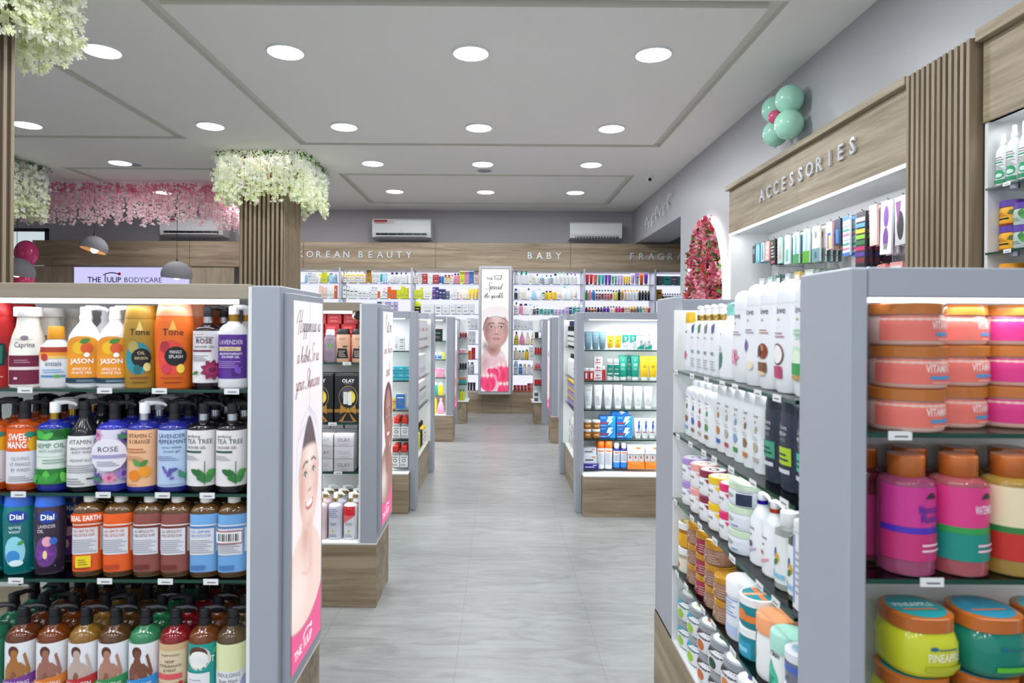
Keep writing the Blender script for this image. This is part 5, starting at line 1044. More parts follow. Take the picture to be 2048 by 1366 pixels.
def arow(spec, ystart, z, xc, face, where, g, sx, **k): shelf_row(spec, ystart, z, xc, sx, where, g, face=face, **k)
WA = 'aisle side of the third left unit'
arow('Bqqw10x24*10', 5.16, 1.207, -.728, 2, 'on the top shelf, '+WA, 'goods on the '+WA, .01, lod=0)
arow('Kwrw9x23*5 Bwww9x19*5', 5.16, .951, -.728, 2, 'on the second shelf, '+WA, 'goods on the '+WA, .01, lod=0)
arow('Bggw8x22*3 Kwpw8x22*3 Bwkw8x20*6', 5.16, .701, -.728, 2, 'on the third shelf, '+WA, 'goods on the '+WA, .01, lod=0)
arow('Pttt8x20*3 Phkh8x20*4 Pkkk8x20*2 Pykw8x20*3', 5.16, .321, -.728, 2, 'on the deck, '+WA, 'goods on the '+WA, .01, lod=0)
U4 = 'fourth left unit'; g4 = 'goods in the '+U4; s4 = .006
yrow('_-4 Bhhk4x22 Bkgk20x24', 866, 7.95, 1.216, 'top shelf of the '+U4, g4, s4, lod=1)
yrow('_-3 Kwwb10x14*2 Bhhh5x14', 868, 7.95, .991, 'second shelf of the '+U4, g4, s4, lod=1)
yrow('_-2 Jqpq8x18 Jppp8x18*2', 868, 7.95, .771, 'third shelf of the '+U4, g4, s4, lod=1)
yrow('_-2 Dtwt11x26 Dyuy11x26', 868, 7.95, .551, 'fourth shelf of the '+U4, g4, s4, lod=1)
yrow('_-2 Wyyy9x32 Vppp16x32', 868, 7.95, .321, 'deck of the '+U4, g4, s4, lod=1)
g5 = 'goods on the last left end shelf'
for z, sp in ((1.231, 'Cr'), ): pass
for z, sp, nm in ((1.231, 'Mmrm5x10*3', 'top'), (1.001, 'Jpwp6x9*2^1', 'second'), (.781, 'Mkkk5x11*3', 'third'), (.561, 'Jtot7x12*2', 'fourth'), (.321, 'Mhgh6x22*2', 'bottom')):
    shelf_row(sp, -.585, z, 9.42, .0072, '%s level of the last left end shelf' % nm, g5, lod=0)
for z, sp, nm in ((1.231, 'Jkkk8x12*1 Pwbw6x14', 'top'), (1.001, 'Mrkr5x13*3', 'second'), (.781, 'Jppr6x12*2', 'third'), (.561, 'Mrwr5x12*3', 'fourth'), (.321, 'Jswk8x10^2', 'bottom')):
    shelf_row(sp, .5, z, 9.38, .0072, '%s level of the last right end shelf' % nm, 'goods on the last right end shelf', lod=0)
# ------------------------------------------------------------------ middle right island
s2 = .00378; UR = 'middle right unit'; gr = 'goods in the '+UR
def rput(T, nm, lb, cat, px, z, y=4.97, rz=0): return put(T, nm, lb, cat, X(px, y), y, z, rz, gr)
Tt = lambda w_, h_, b_, c_, art: tpl('tube', w_*s2, h_*s2, b_, c_, art, lod=1, z0=.2, z1=.9, lw=.7)
z1, z2, z3, z4, z5 = 1.226, .993, .776, .551, .321
for i, px in enumerate((1176, 1191, 1205)): rput(Tt(15.5, 36, '#6f93a2', '#5d7f8e', [('g', -.6, .6, .3, .8, 6, '#a8c0ca')]), 'tube', 'slate blue tube, %s of three on the top shelf of the middle right unit' % ORD[i], 'tube', px, z1)
for i, px in enumerate((1221, 1236)): rput(Tt(14, 28, '#e8bc1c', '#d8dce0', [('r', -.4, .4, .55, .66, '#5a4a1c'), ('g', -.6, .6, .2, .45, 3, '#b08a1c')]), 'tube', 'yellow tube, %s of two on the top shelf of the middle right unit' % ('left', 'right')[i], 'tube', px, z1)
for i, px in enumerate((1251, 1266)): rput(Tt(15, 38, '#e6ebea', '#e6ebea', [('P', [(-1.2, .2), (1.2, .4), (1.3, .85), (-1.3, .85)], '#1b8f80'), ('T', 'kp', 0, .55, .16, '#e6f4f0', .8), ('g', -.5, .5, .38, .5, 2, '#a8d8d0')]), 'tube', 'white and teal tube, %s of two on the top shelf of the middle right unit' % ('left', 'right')[i], 'tube', px, z1)
for i, px in enumerate((1281, 1297)): rput(tpl('can', 15*s2, 37*s2, '#dcdfe4', '#e8ebee', [('P', [(-1, 0), (1, 0), (1, .45), (-1, .12)], '#1f9a8a'), ('t', 'kp', 0, .55, .14, '#3c4a5c', .8), ('g', -.5, .5, .68, .8, 2, '#9aa0b0')], lod=1, z0=.02, z1=.7, lw=1), 'spray_can', 'white can with teal swoosh, %s of two, top shelf, middle right unit' % ('left', 'right')[i], 'can', px, z1)
for i, px in enumerate((1172.5, 1183)): rput(tpl('jar', 10*s2, 24*s2, '#d02a30', '#eef0f2', [('r', -.3, .3, .2, 1, '#eef0f2')], lod=1, z0=.0, z1=.6, lw=1), 'jar', 'small red and white jar, %s of two on the second shelf of middle right unit' % ('left', 'right')[i], 'jar', px, z2)
for k in range(3): rput(bx(17*s2, 15.5*s2, .06, '#e8eaec', [('e', -.3, .6, .16, .2, '#c02a34'), ('r', -.8, .6, .15, .28, '#c8323c'), ('r', -.1, .5, .55, .66, '#8a8a92')]), 'box', 'white box with red logo, %s of the stack on the middle right unit' % ('bottom', 'middle', 'top')[k], 'box', 1196, z2+k*15.7*s2, 5.0)
rput(tpl('can', 7*s2, 28*s2, '#d02a30', '#f0f0f0', ['#c8323c'], lod=1), 'spray_can', 'slim red tube bottle beside the white red-logo boxes', 'bottle', 1208, z2)
for i, px in enumerate((1220, 1233)): rput(tpl('can', 12*s2, 43*s2, '#e6eae8', '#c3c9cc', [('P', [(-1, .2), (1, .05), (1, 1), (-1, 1)], '#148474'), ('t', 'GREEN', 0, .62, .09, '#e6f4f0', 1.2), ('r', -.7, .6, .28, .38, '#d6e8e4')], lod=1, z0=.1, z1=.72, lw=1), 'capped_bottle', 'green bottle with grey cap, %s of two, second shelf, middle right unit' % ('left', 'right')[i], 'bottle', px, z2)
for i, (px, y) in enumerate(((1246, 4.98), (1258, 5.03), (1271, 4.98))): rput(Tt(18, 50, '#1ba08c', '#e6ebea', [('e', 0, .86, .14, .04, '#cfeee8'), ('T', 'GREEN', 0, .6, .07, '#e6f4f0', 1.2), ('T', 'CLAY', 0, .51, .07, '#e6f4f0', 1.2), ('g', -.5, .5, .3, .45, 3, '#a8d8d0')]), 'tube', 'tall teal green tube, %s of three on the second shelf of middle right unit' % ORD[i], 'tube', px, z2, y)
for i, px in enumerate((1289, 1306)): rput(Tt(18, 49, '#eec41a', '#e6ebea', [('T', 'ACNE', 0, .55, .07, '#5a4a1c', .9), ('T', 'TREAT', 0, .46, .07, '#5a4a1c', 1.1), ('e', 0, .86, .14, .04, '#f8ec9c')]), 'tube', 'tall yellow tube, %s of two on the second shelf of middle right unit' % ('left', 'right')[i], 'tube', px, z2)
for i in range(7): rput(Tt(18, 48 if i < 4 else 45, '#e3e6e8', '#eef0f2', [('r', -.5, .35, .8, .82, '#6a7a74'), ('e', .6, .82, .12, .03, '#2f9a6a'), ('r', -.8, .8, .55, .555, '#9aa0a4'), ('g', -.6, .4, .2, .5, 5, '#b8bcc0')]), 'tube', 'white tube with green dot, %s from left on the third shelf of middle right unit' % ORD[i], 'tube', 1177+20*i, z3)
for i in range(2):
    for k in range(2): rput(tpl('jar', 16*s2, 18*s2, '#cf8420', '#eef0f0', ['#b06a18', ('r', -.6, .6, .4, .6, '#f0dca0')], lod=1, bk='l', z0=.1, z1=.66), 'jar', 'orange jar with white lid, %s of the %s stack on the fourth shelf' % (('bottom', 'top')[k], ('left', 'right')[i]), 'jar', 1176+17.5*i, z4+18.2*s2*k)
bolt = lambda c: [('P', [(.1, .95), (.7, .95), (.35, .6), (.7, .6), (.0, .08), (.2, .45), (-.15, .45)], c)]
blu = [('P', [(.3, 1), (1, 1), (1, 0), (.3, 0)], '#2f9ae0')]+bolt('#e8eef2')+[('r', -.9, -.1, .3, .42, '#c23440'), ('r', -.8, -.3, .8, .85, '#a8d0f0'), ('g', -.9, -.1, .08, .22, 2, '#bcd8f0')]
for c_ in range(2):
    for k in range(2): rput(tpl('box', 32*s2, (22 if k == 0 else 22)*s2, '#1f6fc4', lab=blu, d=.07, lod=1, sp=1), 'box', 'blue box with white lightning bolt, %s of the %s stack, middle right unit' % (('bottom', 'top')[k], ('left', 'right')[c_]), 'box', 1215+33.5*c_, z4+22.2*s2*k, 5.0)
rput(tpl('box', 34*s2, 12*s2, '#1f7ad0', lab=bolt('#e8eef2'), d=.06, lod=1), 'box', 'blue box lying on top of the two blue stacks, middle right unit', 'box', 1240, z4+44.6*s2, 5.01)
for i, px in enumerate((1277, 1291, 1305)): rput(Tt(15, 40, '#e4e7ec', '#dfe2e6', bolt('#2456b8')+[('r', -.8, .7, .12, .18, '#b04a5a')]), 'tube', 'white tube with blue lightning bolt, %s from left, fourth shelf, middle right unit' % ORD[i], 'tube', px, z4)
for i, (c, l) in enumerate((('#2a1f8c', 'T'), ('#dfe2ea', 'U'), ('#dfe2ea', 'V'))):
    rput(bx((32, 28, 28)[i]*s2, (10, 17, 14)[i]*s2, .1-.01*i, c, [('r', .3, .8, .7, .85, '#e8823a' if i else '#e8e8f4'), ('r', -.7, .5, .35, .5, '#e8e8f4' if not i else '#4a4a54')]), 'box', ('indigo box at the bottom of the deck stack, middle right unit', 'white box in the middle of the deck stack above the indigo box', 'white box at the top of the deck stack, middle right unit')[i], 'box', 1181-i, z5+(0, 10.2, 27.4)[i]*s2, 4.97+.01*i)
OC = tpl('can', 15*s2, 55*s2, '#e6e8ee', '#e8641c', ['#e9ebf0', ('r', -.7, .6, .86, .94, '#e07a3a'), ('g', -.7, .7, .2, .8, 9, '#a8b4c8')], lod=1, z0=.02, z1=.72, lw=1)
for i, px in enumerate((1203, 1218.5)):
    for r in range(3): rput(OC, 'capped_bottle', 'white bottle with orange cap, %s column, %s row on the deck' % (('left', 'right')[i], ('front', 'middle', 'back')[r]), 'bottle', px-r*1.5, z5, 4.96+r*.064)
NB = tpl('mist', 14*s2, 50*s2, '#22206c', '#eef0f4', ['#d8dce6', ('r', -1, 1, 0, .3, '#2a86dc'), ('r', -.6, .5, .85, .93, '#e07a3a'), ('g', -.7, .7, .4, .8, 6, '#9aa8c0')], lod=1, z0=.06, z1=.72, lw=1, bk='g')
for i, px in enumerate((1234.5, 1249)):
    for r in range(2): rput(NB, 'capped_bottle', 'navy bottle with white cap, %s column, %s row on the deck' % (('left', 'right')[i], ('front', 'back')[r]), 'bottle', px-r, z5, 4.96+r*.066)
for i, (px, w_) in enumerate(((1272, 34), (1306, 32))):
    rput(bx(w_*s2, 14*s2, .08, '#e8801c', [('r', -.6, .6, .7, .9, '#f0a04a')]), 'box', '%s orange box on the deck of the middle right unit' % ('left', 'right')[i], 'box', px, z5)
    for k in range(3): rput(bx(10.5*s2, 16*s2, .05, '#e4e6e8', [('e', -.1, .55, .3, .18, '#a8482a'), ('r', -.6, .6, .85, .92, '#b8bcc4')]), 'box', 'small white box, %s of three on the %s orange box' % (ORD[k], ('left', 'right')[i]), 'box', px-11+11*k, z5+14.1*s2)
    rput(bx(w_*s2, 17*s2, .08, '#dddfe4', [('r', 0, .5, .6, .82, '#e07a2a'), ('r', -.8, -.4, .3, .36, '#c8a8b0')]), 'box', 'white carton on top, above the %s orange box' % ('left', 'right')[i], 'box', px, z5+30.3*s2)
AR = 'aisle side of the middle right unit'
arow('Mknh8x23*6 Mknw8x23*6', 5.14, 1.216, .675, 1, 'on the top shelf, '+AR, 'goods on the '+AR, .0102, lod=0)
arow('Pnvw8x20*6 Pwkw8x20*6', 5.14, .951, .675, 1, 'on the second shelf, '+AR, 'goods on the '+AR, .0102, lod=0)
arow('Jvyu8x7*12^3', 5.14, .701, .675, 1, 'on the third shelf, '+AR, 'goods on the '+AR, .0102, lod=0)
# printed soft bags leaning on the deck
for i in range(4):
    b = MB(); L = [(0, .07, .05), (.02, .1, .06), (.14, .115, .055), (.24, .10, .03), (.28, .1, .006)]; b.loft(L, M('#dfe0e4'), 20, 2.6)
    rr = random.Random(i)
    for k in range(9):
        an = rr.uniform(-2.2, -.9); z = rr.uniform(.03, .22); c = rr.choice(['#3c3a54', '#9ac02a', '#b890d8', '#e8d82a', '#24242c', '#58a858'])
        b.add([(math.cos(an)*.112+.018*math.cos(q), math.sin(an)*.058-.003, z+.02*math.sin(q)) for q in [6.283*m/8 for m in range(8)]], [tuple(range(8))], M(c))
    o = b.obj('printed_bag', loc=(.70, 5.26+.22*i, .322), label='white printed soft bag with coloured spots, %s from the near end, aisle deck' % ORD[i], cat='bag', group='printed bags'); o.rotation_euler = (0, 0, -R(90))
# ------------------------------------------------------------------ right foreground island, camera side
zA, zB, zC = 1.216, .956, .661
def hut(c, txt, sub, bar, w_=.128, h_=.0765):
    return tpl('jar', w_, h_, '#d9b3a6', '#b56a2c', [('r', -1.32, 1.15, .1, .93, c), ('T', txt, .3, .5, .26, '#f2dcd8', 1.0), ('r', .0, .72, .26, .38, bar), ('g', .05, .7, .14, .2, 1, '#f0c8c0'), ('r', -1.62, -1.42, .1, .93, c)], lod=2, z0=.05, z1=.74, lw=1.0, ck='g')
for c_ in range(4):
    for k in range(3):
        pk = c_ == 2 if k == 0 else c_ >= 2
        if c_ == 2 or c_ == 3: c, tx, br = '#cf2f7c', 'WATERMELON', '#a8d8a8'
        else: c, tx, br = '#dd6f63', 'VITAMIN C', '#4a8fc0'
        for r in (0,) if c_ else (0, 1):
            xx = .752+.1165*c_; 
            put(hut(c, tx, '', br), 'jar', '%s jar with copper lid, %s of three in %s stack%s, right foreground' % ('pink' if c_ > 1 else 'coral', ('bottom', 'middle', 'top')[k], ('leftmost', 'second', 'third', 'fourth')[c_], ', back' if r else ''), 'jar', xx+(.004 if k == 1 else 0), 1.206 if not c_ else 1.262, zA+.0768*k, (.1, .02, .25)[k]+.08*c_, 'copper-lidded jars on the top right shelf') if not r else None
def hutmist(body, band, lo, txt, tc, ds):
    return tpl('mist', .094, .212, body, '#a85a24', [('r', -1.3, 1.1, .5, 1.0, band), ('r', -1.3, 1.1, .42, .5, ds[0]), ('r', -1.3, 1.1, .08, .42, lo), ('P', [(.1, .86), (.25, .93), (.4, .93), (.5, .86)], '#17171b'), ('T', txt, .3, .68, .1, tc, .95), ('T', ds[1], .3, .57, .1, tc, .8), ('g', .0, .7, .2, .34, 2, '#f2c8d8')], lod=2, z0=.08, z1=.76, lw=1.05, bk='l', ck='g')
MT = [hutmist('#c05a86', '#c8348c', '#c22f72', 'Moroccan', '#4a2a9c', ('#4a2ab0', 'Rose')), hutmist('#cf6a72', '#d83a84', '#128a7c', 'WATERMELON', '#f8e0ec', ('#2f9a4a', '')), hutmist('#c9a24a', '#e6d8b4', '#c42a22', 'Candy', '#c0281e', ('#2f7a3c', 'Cane')), hutmist('#c05a86', '#b83a90', '#c22f72', 'Moroccan', '#4a2a9c', ('#4a2ab0', 'Rose'))]
for r in range(2):
    for i in range(4):
        T = MT[i] if r == 0 else tpl('mist', .094, .212, '#8a3a4c' if i < 2 else '#8a6a2c', '#b8622a', ['#a8326c' if i < 2 else '#a8484c'], lod=1, bk='l', ck='g')
        put(T, 'capped_bottle', '%s body mist with copper cap, %s from left, %s row, right foreground' % (('magenta', 'pink and teal', 'gold and red', 'magenta')[i], ORD[i], ('front', 'back')[r]), 'bottle', .754+.097*i-(.04 if r else 0), 1.206 if not r else 1.287, zB, .05*i, 'copper-capped mists on the second right shelf')
def pot(c, txt, bar, tcol): return tpl('jarw', .125, .108, c, '#b8662a', [('T', txt, .2, .4, .2, '#f4f0d0', 1.1), ('e', -.1, .72, .1, .05, '#1f6a8a'), ('g', .0, .5, .68, .76, 1, '#3a6a7a'), ('r', -.3, .75, .16, .28, bar)], lod=2, z0=.05, z1=.72, top=[tcol, ('t', txt, 0, 0, .28, '#e8f6f4'), ('r', -.6, .6, -.3, -.2, '#e8824a')], bk='g', ck='g', lw=1.0)
PC = [('#c8cc2c', 'PINEAPPLE', '#b0b428', '#1f9aa0'), ('#0f7a68', '', '#5ab42a', '#2a90b0'), ('#d8641c', '', '#e8b02a', '#5ab0b8')]
for i, xx in enumerate((.773, .90, 1.027)):
    for k in (0, 1):
        for r in (0,):
            c = PC[min(i, 2)]
            put(pot(*c), 'jar', '%s scrub jar with copper lid, %s of %s stack, bottom right shelf' % (('lime', 'deep green', 'orange')[i], ('lower', 'upper')[k], ('left', 'middle', 'right')[i]), 'jar', xx+.012*k, 1.218+.006*k, zC+.1085*k, .05, 'copper-lidded scrub jars')
T = tpl('jar', .09, .10, '#d8641c', '#b8662a', None, lod=1, ck='g')
for i, xx in enumerate((.70, .80, .90, 1.0)):
    pass
# ------------------------------------------------------------------ right foreground island, aisle side (products face the aisle)
GA = 'bottles on the right island, aisle side'
def ap(T, nm, lb, cat, y, z, x=.672, rz=0, g=GA): return place(T, nm, lb, cat, (x, y, z), -R(90)+rz, g)
def dove(w_, h_, kd, cap, art, **k): return tpl(kd, w_, h_, '#eceef3', cap, [('t', 'Dove', 0, .86, .085, '#2a2f4c', 1.3), ('e', 0, .79, .09, .014, '#c8a44a')]+art, lod=2 if h_ > .2 else 1, z0=.05, z1=.8, lw=.85, **k)
arts = [('green cucumber oval', '#eceef3', [('t', '0%', .1, .56, .07, '#8ac49a', .6), ('g', -.6, .6, .62, .7, 2, '#9ad0aa'), ('e', 0, .36, .52, .13, '#bfe4c4'), ('e', 0, .36, .38, .095, '#e4f4dc'), ('r', -.75, .75, .17, .3, '#2f9a4a'), ('e', 0, .14, .6, .03, '#b8965a')]),
 ('coconut half', '#eceef3', [('g', -.5, .5, .58, .66, 2, '#b07a94'), ('e', 0, .38, .5, .13, '#6c4a44'), ('e', 0, .38, .42, .11, '#f4f0ee'), ('r', -.4, .4, .1, .24, '#b8406c')]),
 ('shea nut', '#eceef3', [('g', -.6, .6, .62, .69, 2, '#b08a6a'), ('e', .15, .4, .42, .1, '#8a3a1e'), ('e', .05, .44, .2, .04, '#c88a5a'), ('r', -.6, .5, .14, .26, '#7a4a2c'), ('e', -.1, .12, .5, .03, '#d8c8a0'), ('L', -.4, .3, .8, 1.1, '#4a2c1e')]),
 ('lavender sprig', '#eceef3', [('g', -.6, .6, .62, .69, 2, '#9a94b0'), ('L', -.2, .36, .6, 1.3, '#7a6ab0'), ('L', 0, .4, .6, 1.8, '#8a7ac0'), ('L', -.3, .4, .5, 1.0, '#5a4a90'), ('e', .3, .2, .3, .06, '#e8e0c8')]),
 ('pink flower', '#eceef3', [('g', -.6, .6, .62, .69, 2, '#b094a0')]+flower(0, .3, .34, '#e08aa8', '#f0c0d0', 6))]
ys = [1.41, 1.506, 1.60, 1.692, 1.782]
for i, y in enumerate(ys):
    nm, c, ar = arts[i]
    ap(dove(.096, .262 if i < 4 else .25, 'dome', '#eceef3', ar), 'dome_capped_bottle', 'tall white oval bottle with %s picture, %s from the near end, top aisle shelf' % (nm, ORD[i]), 'bottle', y, 1.251)
ap(tpl('pumpo', .09, .225, '#eef0f4', '#8fd6cc', [('t', 'Dove', -.3, .9, .07, '#2a2f4c', 1.0), ('L', -.4, .1, 1.4, 1.15, '#2f7a6a'), ('g', -.6, .3, .5, .7, 3, '#a8b8b8')], lod=1, z0=.05, z1=.68, collar=None), 'pump_bottle', 'white bottle with mint pump on the top aisle shelf', 'bottle', 1.877, 1.251)
for i in range(4):
    y = 1.965+.068*i
    lf = ['#5a4a9a', '#8a7a8a', '#3f8a4a', '#2a5a8a'][i]
    ap(tpl('cast', .064, .19, '#eceef3', '#c2a25c', [('e', -.1, .9, .12, .05, lf), ('L', -.1, .78, .9, 1.1, lf), ('t', 'Dove', -.1, .68, .05, '#2a2f4c', .9), ('T', 'nec', 0, .38, .09, '#3f6a8a' if i % 2 else '#3f6a5a', 1.0), ('g', -.5, .5, .1, .3, 4, '#a8b0b8')], lod=1, z0=.02, z1=.86, lw=1.1, ck='m'), 'soap_bottle', 'square white bottle with gold collar, %s of four, top aisle shelf' % ORD[i], 'bottle', y, 1.251)
    c = MB(); c.loft([(0, .012, .012), (.02, .012, .012), (.022, .014, .014), (.03, .013, .013)], WHITE, 14); c.tube([(0, 0, .027), (-.02, 0, .028), (-.032, 0, .022)], [.007, .006, .004], WHITE, 7)
    ob = bpy.data.objects.new('pump_head', c.mesh('pump_head')); col.objects.link(ob); par = [o for o in bpy.data.objects if o.name.startswith('soap_bottle')][-1]
    pz = sorted([o for o in bpy.data.objects if o.name.startswith('soap_bottle') and abs(o.location.y-y) < .001 and o.location.x > .6], key=lambda o: o.location.z)[-1]; ob.parent = pz; ob.location = (0, 0, .188)
for i, (cc, cn) in enumerate((('#e8b82a', 'yellow'), ('#e8a0bc', 'pink'))):
    ap(tpl('flip', .062, .2, '#eceef3', cc, [('t', 'Dove', 0, .8, .07, '#2a2f4c', 1.1)]+flower(0, .3, .4, '#e08aa8', '#f0c0d0', 6), lod=1, z0=.05, z1=.8), 'flip_top_bottle', 'white bottle with %s cap at the far end of the top aisle shelf' % cn, 'bottle', 2.232+.001*i if i == 0 else 2.262, 1.251, .655 if i == 0 else .70) if i == 0 else None
# second aisle shelf
men = [('#2fb8a0', 'mint'), ('#a8c82a', 'lime'), ('#3f9a7a', 'green')]
for i, y in enumerate((1.395, 1.482, 1.569)):
    c, n = men[i]
    ap(tpl('flipw', .082, .212, '#31394a', '#2b3240', [('t', 'Dove', 0, .80, .07, '#e4e8ee', 1.1), ('T', 'MEN+', 0, .71, .06, '#c8ced8', 1.1), ('t', 'CARE', 0, .63, .05, '#8a94a4', .8), ('r', -.7, .7, .3, .55, c), ('g', -.5, .5, .36, .5, 2, '#24303c'), ('r', -.6, .6, .18, .24, '#c8ced8')], lod=2, z0=.05, z1=.8, lw=.9, d=1.05), 'flip_top_bottle', 'charcoal bottle with %s label, %s from the near end, second aisle shelf' % (n, ORD[i]), 'bottle', y, 1.031)
sec = ['#b8a890', '#8a6a4a', '#7aa0c8', '#b0a8a0', '#c07a3a', '#3f8a44', '#b04a4a', '#2f5ab0', '#8a5a34']
for i in range(9):
    y = 1.655+.071*i
    kd = 'flipw' if i < 5 else 'cast'
    ap(tpl(kd, .068, .205 if i < 5 else .19, '#e9ecf0', '#dfe3e8', [('t', 'Dove', 0, .82, .06, '#2a2f4c', 1.1), ('e', 0, .75, .12, .02, '#c8a44a'), ('L', 0, .56, .6, 1.2, sec[i]), ('e', 0, .34, .36, .08, sec[i]), ('r', -.4, .4, .1, .18, sec[(i+3) % 9]), ('g', -.4, .4, .46, .54, 2, '#a8b0b8')], lod=1, z0=.05, z1=.82, lw=.9), 'flip_top_bottle' if i < 5 else 'soap_bottle', 'white bottle with small coloured picture, %s from the near end, second aisle shelf' % ORD[i+3], 'bottle', y, 1.031)
# third aisle shelf: scrubs, pumps, cartons
for i, (y, w_, cc, cn, n) in enumerate(((2.21, .088, '#a98fd0', 'lilac', 2), (2.115, .088, '#eda79c', 'peach', 2), (2.025, .085, '#8a3048', 'maroon', 2), (1.935, .085, '#e8c62c', 'yellow', 2), (1.85, .078, '#e02f6c', 'hot pink', 2))):
    for k in range(n):
        ap(tpl('jar', w_, .078, '#e6e7ea', cc, [('r', -1.3, 1.2, .0, 1, '#e9eaee'), ('t', 'Dove', 0, .55, .24, '#2a2f4c', .9), ('e', 0, .38, .1, .05, '#c8a44a'), ('P', [(.4, .9), (1.1, .9), (1.1, .3)], cc)], lod=2, z0=.02, z1=.74, lw=1.1, top=['#eef0f0', ('e', .1, 0, .5, .4, cc), ('e', .1, 0, .3, .2, '#f4f4f4')]), 'jar', 'white scrub jar with %s lid, %s of its stack of two' % (cn, ('bottom', 'top')[k]), 'jar', y, .801+.0785*k, .668, 0, 'pastel scrub jars')
for k in range(3):
    ap(tpl('jar', .105, .062, '#dfe3ea', '#cfe2c8', [('r', -1.3, 1.2, .0, 1, '#dde2ea'), ('e', -.1, .6, .3, .16, '#a8b0a8'), ('r', .3, .9, .1, .9, '#24304c') if k == 2 else ('r', .1, .4, .2, .3, '#7a9ac8')], lod=2, z0=.02, z1=.74, lw=1.1), 'jar', 'white jar with pale mint lid, %s of the stack of three' % ('bottom', 'middle', 'top')[k], 'jar', 1.745, .801+.0622*k, .672, .1, 'mint-lidded jars')
for i, (y, cl) in enumerate(((1.655, '#3a22b8'), (1.578, '#d8523c'))):
    ap(tpl('pumpo', .074, .185, '#eceef3', '#eceef3', [('t', 'Dove', 0, .74, .09, '#2a2f4c', 1.1), ('e', 0, .62, .1, .025, '#3c3c54'), ('P', [(-.6, .2), (.6, .35), (.6, .3), (-.6, .12)], '#c8a8d0' if i == 0 else '#e89aa0'), ('r', -.5, .0, .38, .46, '#b83a4c') if i else ('e', 0, .4, .2, .08, '#4a4a5c')], lod=2, z0=.05, z1=.72, collar=cl), 'pump_bottle', 'white pump bottle with %s collar on the third aisle shelf' % ('blue', 'orange')[i], 'bottle', y, .801)
for i, (y, c, n) in enumerate(((1.50, '#c8c4b0', 'cream leaf print'), (1.43, '#8aa07a', 'blue flower and corn print'))):
    ap(tpl('mist', .064, .175, '#6a705a' if i else '#c8ccc8', '#eceef0', ['#e6e9ea', ('L', -.2, .5, .7, 1.2, '#2f6a94'), ('L', .2, .4, .7, 1.7, '#d8a83a'), ('L', -.2, .35, .6, .8, '#3f7a44'), ('r', -.7, .7, .1, .2, '#8ac0dc')], lod=2, z0=.08, z1=.7, lw=1.0, bk='l'), 'capped_bottle', 'clear herbal bottle with white cap and %s, third aisle shelf' % n, 'bottle', y, .801)
for i, (x_, y, c) in enumerate(((.66, 1.372, '#8aa0d8'), (.735, 1.44, '#b8bcc4'))):
    place(tpl('box', .05, .17, '#e6e8ee', lab=[('r', -.9, -.6, .05, .95, c), ('g', -.4, .7, .2, .8, 7, '#9aa0b0')], d=.055, lod=1), 'box', 'white carton with blue edge, %s at the near end, third aisle shelf' % ('front one', 'rear one')[i], 'box', (x_, y, .801), -R(90), GA)
# fourth aisle shelf
for k in range(2): ap(tpl('jar', .08, .085, '#d08a1c' if k else '#dccfb8', '#e6e6e6', ['#e0a422' if k else '#e0d8c8', ('P', [(-.6, .2), (.2, .2), (.5, .8), (-.3, .8)], '#e8b41c') if k else ('e', 0, .45, .2, .2, '#c8381e')], lod=2, bk='l', top=['#c8a85a', ('e', 0, 0, .6, .6, '#e0cf8a')]), 'jar', 'honey jar with white lid, %s of two at the far end of the fourth shelf' % ('bottom', 'top')[k], 'jar', 2.235, .561+.086*k, .66, 0, GA)
for i, (y, n, c, cn) in enumerate(((2.135, 3, '#9a7460', 'taupe'), (2.045, 3, '#a02f4c', 'ruby'), (1.955, 3, '#9a7460', 'taupe'), (1.862, 2, '#a07a60', 'tan'))):
    for k in range(n):
        ap(tpl('jar', .09, .065, c, '#c08a2a', [('r', -1.3, 1.2, .05, .95, c)]+[('L', -.2, .5, .3, q*1.05, '#e8c8c8' if i != 3 else '#f0dcc0') for q in range(6)]+[('e', -.2, .5, .06, .05, '#7a2a34'), ('g', .3, .9, .2, .8, 4, '#c8a898')], lod=2, z0=.02, z1=.74, lw=1.1, ck='g', bk='g'), 'jar', '%s jar with golden-brown lid, %s from bottom of %s stack, fourth aisle shelf' % (cn, ORD[k], ('far', 'ruby', 'third', 'shorter near')[i]), 'jar', y, .561+.0655*k, .668 if i != 3 else .665, 0, 'golden-lidded jars')
ap(tpl('jar', .095, .158, '#e4e8f0', '#eceef2', [('g', -.8, .8, .5, .9, 6, '#8aa0d0'), ('r', -.8, .8, .1, .3, '#b8c8ec')], lod=2, z0=.02, z1=.8), 'jar', 'tall white tub with blue print on the fourth aisle shelf', 'jar', 1.765, .561, .668)
for k in range(2): ap(tpl('jar', .095, .078, '#1f8a94', '#eef0f0', [('r', -1.3, 1.2, .0, 1, '#15808c'), ('r', -1.3, 1.2, .3, .6, '#e8823a') if k else ('r', -.8, .8, .1, .9, '#2f9ac0'), ('e', .2, .55, .3, .25, '#e8823a') if k else ('r', -.6, .6, .3, .5, '#8ad0e8')], lod=2, z0=.02, z1=.74, top=['#1f90a0', ('r', -.9, .9, -.15, .15, '#e8824a'), ('r', -.15, .15, -.9, .9, '#e8b08a')]), 'jar', 'teal and orange jar with white lid, %s of two' % ('bottom', 'top')[k], 'jar', 1.665, .561+.0785*k, .668)
ap(tpl('jar', .095, .148, '#eceeee', '#f0a070', [('e', -.4, .75, .22, .11, '#8a8a90'), ('e', -.4, .75, .15, .075, '#d8d8dc'), ('e', -.4, .42, .22, .11, '#8a8a90'), ('e', -.4, .42, .15, .075, '#d8d8dc')], lod=2, z0=.02, z1=.8), 'jar', 'white tub with peach lid and grey flower prints', 'jar', 1.566, .561, .672)
